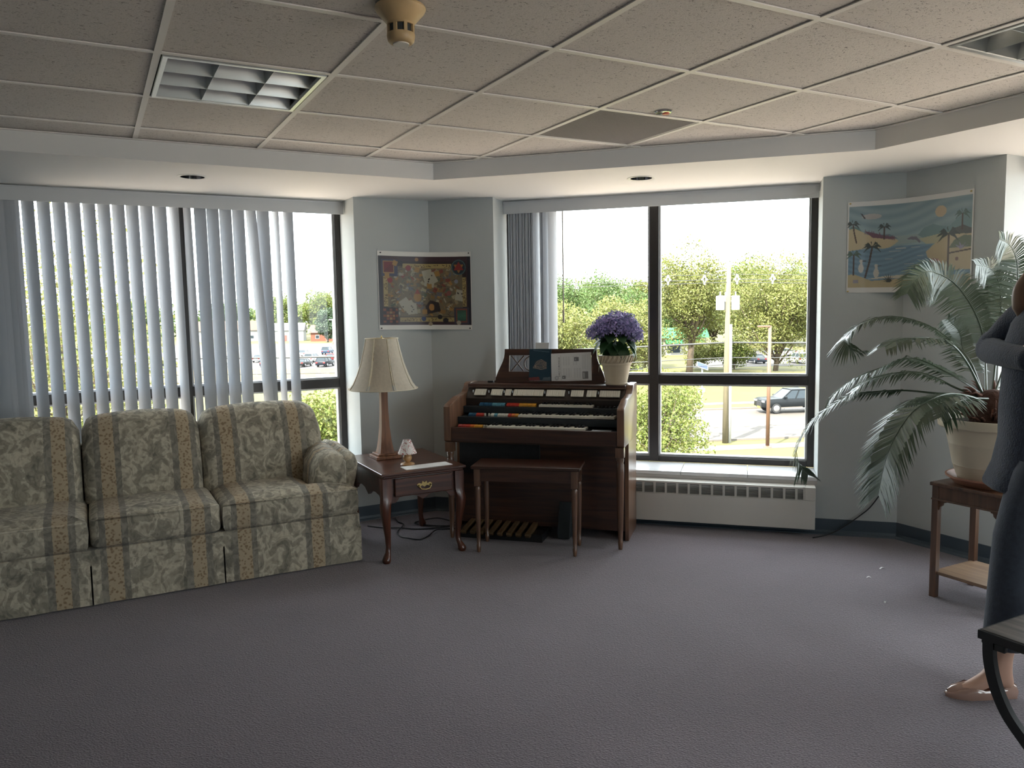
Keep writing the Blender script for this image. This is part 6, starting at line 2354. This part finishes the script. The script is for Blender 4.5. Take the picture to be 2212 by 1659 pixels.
for x_, y_, h_, r_, k_, sd_, lab_ in ((50.0, 196.0, 19.0, 10.0, 'yellow', 41, 'distant yellow tree between the transformers and the brown pole'), (60.0, 198.0, 19.5, 10.0, 'fresh', 42, 'distant fresh green tree above the white sedan'), (32.5, 200.0, 17.5, 10.0, 'yellow', 43, 'distant yellow tree behind the window mullion'), (13.0, 196.0, 17.0, 10.0, 'green', 44, 'distant green tree behind the pale tree by the blind'), (76.0, 202.0, 20.0, 10.0, 'green', 45, 'distant green tree beyond the white suv')):
    tree('tree', lab_, x_, y_, h_, r_, k_, sd_, 12000, 0.34, blobs=30, low=0.0)
for x_, y_, h_, r_, k_, sd_, lab_ in ((29.5, 121.0, 5.6, 3.6, 'yellow', 51, 'low yellow bush between the utility pole and the tall tree'), (34.0, 120.0, 5.2, 3.4, 'fresh', 52, 'low green bush behind the utility pole conduit'), (21.0, 124.0, 5.0, 3.4, 'yellow', 53, 'low yellow bush beside the window mullion')):
    tree('bush', lab_, x_, y_, h_, r_, k_, sd_, 7000, 0.17, blobs=26, low=0.0, trunk=0.1, group='bushes before the green roofed shop')
tree('tree', 'leafy green tree close below the right window', 5.25, 28.5, 7.35, 2.5, 'fresh', 12, 16000, 0.06, trunk=0.10, blobs=40, low=0.42, squash=1.0)
# beyond the left window
tree('tree', 'leafy tree close below the left window beside the lamp', -5.6, 23.5, 8.0, 2.1, 'fresh', 13, 18000, 0.06, trunk=0.1, blobs=30, low=0.35)
tree('tree', 'tall sparse tree behind the leftmost blind vanes', -12.4, 21.5, 12.4, 3.7, 'yellow', 14, 12500, 0.075, trunk=0.12, blobs=44, low=0.30)
tree('tree', 'low leafy tree seen between the left blind vanes above the sofa', -10.4, 22.0, 7.5, 2.6, 'fresh', 24, 14000, 0.065, trunk=0.1, blobs=36, low=0.35)
tree('tree', 'big round shade tree behind the red roofed house', -71.0, 298.0, 19.0, 10.0, 'fresh', 15, 14000, 0.42, blobs=36, low=0.1, trunk=0.8)
tree('tree', 'wide shade tree behind the parked cars', -88.0, 304.0, 18.0, 11.0, 'fresh', 16, 14000, 0.42, blobs=36, low=0.1, trunk=0.8)
tree('tree', 'dark conical tree beside the parking lot light', -61.0, 262.0, 12.5, 4.6, 'dark', 17, 8000, 0.32, blobs=26, low=0.02)
tree('tree', 'distant green tree behind the white house', -108.0, 310.0, 16.0, 13.0, 'green', 18, 12000, 0.45, blobs=30, low=0.05, trunk=0.7)
tree('tree', 'distant green tree behind the middle blind vanes', -146.0, 308.0, 20.0, 15.0, 'green', 19, 13000, 0.45, blobs=30, low=0.02, trunk=0.7)
tree('tree', 'pale distant tree at the jamb of the left window', -38.0, 305.0, 19.0, 12.0, 'fresh', 20, 12000, 0.45, blobs=30, low=0.02, trunk=0.7)

# a far treeline closes the horizon
g = np.random.default_rng(77)
cs_, rs_, ns_ = [], [], []
for i in range(120):
    a_ = -1.0 + 2.0 * (i + g.uniform(-0.3, 0.3)) / 120
    d_ = 370 + g.uniform(-15, 15)
    cs_.append((d_ * math.sin(a_), d_ * math.cos(a_), GZ + g.uniform(4.0, 8.5)))
    rs_.append((g.uniform(6, 9), 5.0, g.uniform(5.5, 8.0)))
    ns_.append(330)
V_, Q_ = leaf_cloud(cs_, rs_, ns_, 0.85, g)
tag(fast_mesh('treeline', V_, Q_, LEAF['green'], kind='stuff'), 'hazy green treeline along the far horizon', 'trees')

# ------------------------------------------------------------------ cars
M_cglass = mat('car_glass', (0.02, 0.028, 0.035), 0.15, spec=0.3)
M_tyre = mat('tyre', (0.015, 0.015, 0.016), 0.8)
M_rim = mat('wheel_rim', (0.45, 0.45, 0.46), 0.3, 0.8)
M_head = mat('headlamp', (0.8, 0.8, 0.78), 0.1)
M_tail = mat('tail_lamp', (0.35, 0.02, 0.02), 0.2)
PAINT = {}


def paint(c):
    k = 'car_paint_%02d_%02d_%02d' % tuple(int(q * 99) for q in c)
    return mat(k, tuple(0.45 * q for q in c), 0.4, 0.0, spec=0.25, coat=0.08)


def car(name, label, M, c, kind='sedan', group='parked cars'):
    r = thing(name, label, 'truck' if kind == 'pickup' else 'car', M, group)
    if kind == 'sedan':
        L_, W_, low_ = 4.6, 1.8, [(-2.3, 0.3), (-2.28, 0.75), (-1.9, 0.92), (-1.0, 0.98), (0.9, 0.98), (1.9, 0.82), (2.26, 0.66), (2.3, 0.3)]
        cab = [(-1.75, 0.95), (-1.0, 1.42), (0.2, 1.45), (1.05, 0.95)]
        wx = (-1.4, 1.4)
        wr_ = 0.33
    elif kind == 'suv':
        L_, W_, low_ = 4.7, 1.9, [(-2.35, 0.35), (-2.33, 0.95), (-2.2, 1.08), (0.9, 1.08), (1.9, 0.98), (2.3, 0.8), (2.35, 0.35)]
        cab = [(-2.2, 1.06), (-1.95, 1.70), (0.1, 1.74), (1.0, 1.06)]
        wx = (-1.4, 1.4)
        wr_ = 0.37
    else:
        L_, W_, low_ = 5.8, 2.0, [(-2.9, 0.55), (-2.9, 1.18), (-0.95, 1.2), (1.0, 1.2), (1.3, 1.24), (2.6, 1.20), (2.85, 1.08), (2.9, 0.5)]
        cab = [(-1.0, 1.18), (-0.85, 1.86), (0.45, 1.9), (1.35, 1.18)]
        wx = (-1.85, 1.85)
        wr_ = 0.42
    pm = paint(c)
    MB().prism(low_, -W_ / 2, W_ / 2, 'y', bev=0.06, seg=2).build('body', pm, r, smooth=40)
    ci = [(x, z) for x, z in cab]
    q = MB()
    top_y = W_ / 2 - 0.22
    vb = [(x, -W_ / 2 + 0.06, z) if z < 1.2 and i in (0, 3) else (x, -top_y, z) for i, (x, z) in enumerate(ci)]
    vt = [(x, -y, z) for x, y, z in vb]
    q.add(vb + vt, [(0, 1, 2, 3), (7, 6, 5, 4), (0, 4, 5, 1), (1, 5, 6, 2), (2, 6, 7, 3), (3, 7, 4, 0)])
    q.build('windows', M_cglass, r)
    ro = MB()
    (xa, za), (xb, zb) = cab[1], cab[2]
    ro.box(xa - 0.05, xb + 0.05, -top_y - 0.02, top_y + 0.02, za - 0.02, zb + 0.04, 0.02)
    for s_ in (-1, 1):
        for (x0_, z0_), (x1_, z1_) in ((cab[0], cab[1]), (cab[3], cab[2]), (((cab[0][0] + cab[3][0]) / 2, cab[0][1]), ((xa + xb) / 2, za))):
            ro.tube([(x0_, s_ * (W_ / 2 - 0.06), z0_), (x1_, s_ * top_y, z1_)], 0.05, 6)
    ro.build('roof', pm, r, smooth=40)
    for x_ in wx:
        for s_ in (-1, 1):
            w = MB()
            w.lathe([(0.0, -0.12), (wr_ * 0.9, -0.12), (wr_, -0.07), (wr_, 0.07), (wr_ * 0.9, 0.12), (0.0, 0.12)], 20, M=Matrix.Translation((x_, s_ * (W_ / 2 - 0.1), wr_)) @ Matrix.Rotation(PI / 2, 4, 'X'))
            wo = w.build('wheel', M_tyre, r, smooth=40)
            MB().lathe([(0.0, 0.0), (wr_ * 0.62, 0.0), (wr_ * 0.55, 0.02), (0.0, 0.03)], 14, M=Matrix.Translation((x_, s_ * (W_ / 2 + 0.02), wr_)) @ Matrix.Rotation(-s_ * PI / 2, 4, 'X')).build('rim', M_rim, wo, smooth=40)
    hz = low_[-2][1]
    for s_ in (-1, 1):
        MB().box(L_ / 2 - 0.12, L_ / 2 + 0.015, s_ * (W_ / 2 - 0.3) - 0.2, s_ * (W_ / 2 - 0.3) + 0.2, hz - 0.16, hz - 0.02, 0.02).build('headlamp', M_head, r)
        MB().box(-L_ / 2 - 0.015, -L_ / 2 + 0.1, s_ * (W_ / 2 - 0.25) - 0.16, s_ * (W_ / 2 - 0.25) + 0.16, 0.7, 0.9, 0.02).build('tail_lamp', M_tail, r)
    MB().box(L_ / 2 - 0.1, L_ / 2 + 0.012, -0.45, 0.45, 0.45, hz - 0.12, 0.02).build('grille', M_tyre, r)
    MB().box(-0.26, 0.26, -0.015, 0.015, -0.075, 0.075, M=Matrix.Translation((L_ / 2 + 0.02, 0, 0.48)) @ Matrix.Rotation(PI / 2, 4, 'Z')).build('number_plate', mat('plate_yellow', (0.6, 0.42, 0.05), 0.4), r)
    if kind == 'pickup':
        MB().box(-2.8, -1.1, -W_ / 2 + 0.12, W_ / 2 - 0.12, 1.0, 1.205).build('bed_liner', M_tyre, r)
        for s_ in (-1, 1):
            MB().box(-0.9, 1.2, s_ * (W_ / 2 + 0.06) - 0.06, s_ * (W_ / 2 + 0.06) + 0.06, 0.36, 0.44, 0.02).build('running_board', M_rim, r)
            MB().box(1.0, 1.15, s_ * (W_ / 2 + 0.1) - 0.1, s_ * (W_ / 2 + 0.1) + 0.1, 1.2, 1.4, 0.03).build('mirror', pm, r)
    return r


def cm(x, y, deg):
    return Matrix.Translation((x, y, GZ + 0.045)) @ Matrix.Rotation(R_(deg), 4, 'Z')


car('pickup_truck', 'black pickup truck driving along the road beyond the palm', cm(25.15, 70.3, 188) @ Matrix.Scale(1.08, 4), (0.010, 0.013, 0.016), 'pickup', None)
car('car', 'white sedan parked in the far lot above the pickup truck', cm(51.5, 149.0, 185), (0.75, 0.75, 0.75), 'sedan')
car('car', 'white suv parked at the right edge of the far lot', cm(47.6, 130.5, 95), (0.75, 0.75, 0.75), 'suv')
car('car', 'dark blue sedan parked left of the brown light pole', cm(41.0, 132.0, 100), (0.02, 0.025, 0.04), 'sedan')
car('car', 'silver sedan parked behind the utility pole', cm(37.5, 148.0, 180), (0.55, 0.55, 0.56), 'sedan')
LC = [
    ('dark navy suv nearest the window jamb in the left lot', -33.5, 141.5, 80, (0.015, 0.018, 0.03), 'suv'),
    ('black sedan in the front row behind the widest blind gap', -37.6, 142.0, 82, (0.012, 0.012, 0.014), 'sedan'),
    ('white suv in the second row of the left lot', -39.2, 155.0, 80, (0.72, 0.72, 0.72), 'suv'),
    ('red sedan in the second row near the window jamb', -36.0, 158.0, 80, (0.45, 0.02, 0.02), 'sedan'),
    ('navy hatchback in the front row between two thin vanes', -44.4, 143.0, 95, (0.018, 0.022, 0.04), 'suv'),
    ('blue sedan in the front row behind the fourth blind vane', -53.6, 144.0, 95, (0.02, 0.035, 0.08), 'sedan'),
    ('silver grey sedan in the third row of the left lot', -46.5, 176.0, 90, (0.42, 0.43, 0.45), 'sedan'),
    ('blue suv in the third row under the shade tree', -43.0, 184.0, 90, (0.05, 0.08, 0.14), 'suv'),
    ('pale blue sedan parked farthest back near the lot light', -41.5, 196.0, 0, (0.10, 0.15, 0.22), 'sedan'),
    ('white van parked behind the twisted blind vane', -64.5, 178.0, 90, (0.72, 0.72, 0.72), 'suv'),
    ('black suv in the front row beside the blind mullion', -63.5, 145.0, 95, (0.015, 0.015, 0.018), 'suv'),
    ('grey sedan in the second row behind the thin vanes', -50.5, 158.0, 85, (0.25, 0.25, 0.27), 'sedan'),
    ('white sedan in the front row left of the blue sedan', -58.5, 144.0, 95, (0.70, 0.70, 0.70), 'sedan'),
]
for lab, x, y, a, c, k in LC:
    car('car', lab, cm(x, y, a), c, k)

# ------------------------------------------------------------------ poles and wires
M_pole = mat('weathered_pole', (0.12, 0.10, 0.062), 0.9, noise=(2, 0.2, (4, 4, 0.3)))
M_galv = mat('painted_steel_white', (0.36, 0.36, 0.36), 0.4)
M_brown = mat('brown_steel', (0.11, 0.058, 0.036), 0.5)
M_ins = mat('insulator', (0.7, 0.7, 0.72), 0.3)
up = thing('utility_pole', 'weathered wooden utility pole carrying three white transformers', 'pole', Matrix.Translation((14.9, 54.6, GZ)))
MB().tube([(0, 0, 0), (0.05, 0, 6), (0.15, 0.0, 12.3)], [0.22, 0.19, 0.16], 12).build('shaft', M_pole, up, smooth=True)
for x, y in ((-0.48, -0.15), (0.62, 0.0), (0.05, 0.42)):
    tr_ = MB().lathe([(0.0, 9.30), (0.27, 9.30), (0.28, 9.34), (0.28, 10.16), (0.30, 10.18), (0.26, 10.26), (0.0, 10.30)], 18, M=Matrix.Translation((x, y, 0))).build('transformer', M_galv, up, smooth=35)
    MB().lathe([(0.04, 10.28), (0.055, 10.34), (0.035, 10.40), (0.05, 10.46), (0.03, 10.55), (0.0, 10.56)], 10, M=Matrix.Translation((x, y, 0))).build('bushing', M_ins, tr_, smooth=True)
b = MB()
b.tube([(0.12, 0, 9.9), (-0.3, -0.12, 9.9)], 0.03, 6)
b.tube([(0.12, 0, 9.9), (0.45, 0, 9.9)], 0.03, 6)
b.tube([(0.15, 0, 12.0), (-0.75, 0.05, 11.95)], 0.035, 6)
b.build('bracket', M_galv, up)
MB().tube([(0.28, -0.1, 0), (0.28, -0.1, 8.3)], 0.10, 10).build('conduit', M_galv, up, smooth=True)
lp = thing('street_light_pole', 'slim brown steel light pole on the near grass', 'pole', Matrix.Translation((17.15, 52.4, GZ)))
MB().tube([(0, 0, 0), (0.05, 0, 8.2)], [0.13, 0.11], 10).build('shaft', M_brown, lp, smooth=True)
MB().lathe([(0.0, 0.0), (0.3, 0.0), (0.28, 0.10), (0.14, 0.16), (0.0, 0.16)], 14).build('base', M_brown, lp, smooth=35)
MB().box(-0.75, 0.06, -0.12, 0.12, 8.12, 8.24, 0.02).build('lamp_head', M_brown, lp)
so_ = thing('solar_sign_post', 'thin white post with a tilted solar panel by the road', 'post', Matrix.Translation((13.35, 55.0, GZ)))
MB().tube([(0, 0, 0), (0, 0, 5.3)], 0.06, 8).build('post', M_galv, so_, smooth=True)
MB().lathe([(0.0, 0.0), (0.24, 0.0), (0.2, 0.5), (0.08, 0.6), (0.0, 0.6)], 12).build('base', M_galv, so_, smooth=35)
Mp = Matrix.Translation((0, -0.05, 5.42)) @ Matrix.Rotation(R_(20), 4, 'Y') @ Matrix.Rotation(R_(34), 4, 'X')
pn = MB().box(-0.42, 0.42, -0.3, 0.3, -0.02, 0.02, 0.005, M=Mp).build('panel_frame', M_galv, so_)
MB().box(-0.38, 0.38, -0.27, 0.27, 0.0205, 0.024, M=Mp).build('solar_cells', mat('solar_blue', (0.035, 0.05, 0.12), 0.5, spec=0.2), pn)
MB().box(-0.28, 0.18, -0.12, 0.12, 3.55, 3.85, 0.02).build('control_box', M_galv, so_)
ll = thing('parking_light_pole', 'white parking lot light pole beside the conical tree', 'pole', Matrix.Translation((-54.2, 240.0, GZ)))
MB().tube([(0, 0, 0), (0, 0, 7.6)], [0.16, 0.13], 8).build('shaft', M_galv, ll, smooth=True)
MB().box(-1.2, 0.1, -0.2, 0.2, 7.5, 7.75, 0.03).build('lamp_head', M_galv, ll)
MB().lathe([(0.0, 0.0), (0.5, 0.0), (0.5, 0.9), (0.0, 0.9)], 12).build('base', M_walk, ll)

M_wire = mat('overhead_wire', (0.05, 0.05, 0.05), 0.6)


def wire(label, z, rad, off, sag=0.6):
    pts = []
    for q in range(41):
        a = -60 + 120 * q / 40
        t_ = (a % 45.0) / 45.0
        pts.append(rp(a, off, GZ + z - sag * 4 * t_ * (1 - t_) * (1 if abs(a) > 0.1 else 0)))
    o = MB().tube(pts, rad, 5).build('overhead_wire', M_wire, smooth=True)
    return tag(o, label, 'wire', 'overhead wires')


wire('topmost thin overhead wire above the treetops', 11.75, 0.018, 0.0, 0.25)
wire('second overhead wire just under the topmost wire', 11.42, 0.022, 0.05, 0.3)
wire('third overhead wire carrying the white spacers', 11.2, 0.020, -0.05, 0.3)
wire('thick bundled cable crossing at transom height of the pole', 7.05, 0.06, 0.1, 0.35)
wire('middle thin cable under the thick bundled cable', 6.0, 0.03, 0.1, 0.35)
wire('lowest thin cable on the utility pole', 5.5, 0.025, 0.12, 0.35)
for q, (a, lab) in enumerate(((-4.2, 'white wire spacer farthest from the pole on its window mullion side'), (-1.6, 'white wire spacer just before the utility pole'), (0.75, 'white wire spacer touching the far side of the pole'), (3.35, 'white wire spacer near the brown light pole'), (-14.6, 'white wire spacer beside the blind stack'))):
    x, y, _ = rp(a, 0.0)
    s_ = MB()
    s_.tube([(0, 0, 0.42), (-0.12, 0, 0.12), (0, 0, -0.2), (0.12, 0, 0.12), (0, 0, 0.42)], 0.045, 6)
    s_.ball((-0.16, 0, 0.1), 0.07)
    s_.ball((0.16, 0, 0.1), 0.07)
    s_.ball((0, 0, -0.2), 0.07)
    o = s_.build('wire_spacer', M_ins, smooth=True)
    o.matrix_world = Matrix.Translation((x, y, GZ + 11.3))
    tag(o, lab, 'spacer', 'wire spacers')

# ------------------------------------------------------------------ buildings
def house(label, x, y, deg, w, d, h, rh, wall_c, roof_c, nwin=3):
    r = thing('house', label, 'building', Matrix.Translation((x, y, GZ)) @ Matrix.Rotation(R_(deg), 4, 'Z'), 'houses beyond the parking lot')
    MB().box(-w / 2, w / 2, -d / 2, d / 2, 0, h).build('wall', mat('house_wall_%d' % int(100 * wall_c[0] + 7 * wall_c[2] * 10), wall_c, 0.9), r)
    MB().prism([(-d / 2 - 0.4, h - 0.05), (d / 2 + 0.4, h - 0.05), (0, h + rh)], -w / 2 - 0.4, w / 2 + 0.4, 'x').build('roof', mat('house_roof_%d' % int(roof_c[0] * 100), roof_c, 0.9), r)
    for i in range(nwin):
        xx = -w / 2 + w * (i + 0.5) / nwin
        wn = MB().box(xx - 0.65, xx + 0.65, -d / 2 - 0.06, -d / 2, 0.9, 2.2).build('window', M_galv, r)
        MB().box(xx - 0.55, xx + 0.55, -d / 2 - 0.08, -d / 2 - 0.06, 1.0, 2.1).build('pane', M_cglass, wn)
    MB().box(0.9, 1.8, -d / 2 - 0.07, -d / 2, 0.0, 2.1).build('door', mat('house_door', (0.25, 0.05, 0.04), 0.6), r)
    return r


house('low white house with a brown roof beyond the parked cars', -102, 287, 8, 22, 9, 4.0, 3.4, (0.22, 0.215, 0.205), (0.075, 0.05, 0.04), 4)
house('red brick house with a red roof beside the parking lot light', -65, 276, 6, 9, 8, 3.0, 2.6, (0.13, 0.048, 0.03), (0.10, 0.038, 0.03), 2)
house('long white house behind the thin blind vanes', -82, 284, 8, 15, 9, 3.8, 2.6, (0.23, 0.23, 0.225), (0.12, 0.115, 0.115), 3)
gb = thing('green_roofed_store', 'low shop with bright green roof and awnings behind the tall tree', 'building', Matrix.Translation((30.0, 162.0, GZ)) @ Matrix.Rotation(R_(6), 4, 'Z'))
MB().box(-9, 9, -4, 4, 0, 3.6).build('wall', mat('store_wall', (0.22, 0.21, 0.19), 0.9), gb)
MB().prism([(-4.6, 3.5), (4.6, 3.5), (2.6, 5.4), (-2.6, 5.4)], -9.5, 9.5, 'x').build('roof', mat('green_roof', (0.012, 0.13, 0.035), 0.5), gb)
for i in range(4):
    x = -6.6 + i * 4.4
    MB().prism([(-5.4, 2.4), (-4.0, 3.2), (-4.0, 2.4)], x - 1.7, x + 1.7, 'x').build('awning', mat('green_awning', (0.012, 0.14, 0.04), 0.6), gb)
    wn = MB().box(x - 1.5, x + 1.5, -4.06, -4.0, 0.4, 2.4).build('window', M_galv, gb)
    MB().box(x - 1.4, x + 1.4, -4.08, -4.06, 0.5, 2.3).build('pane', M_cglass, wn)
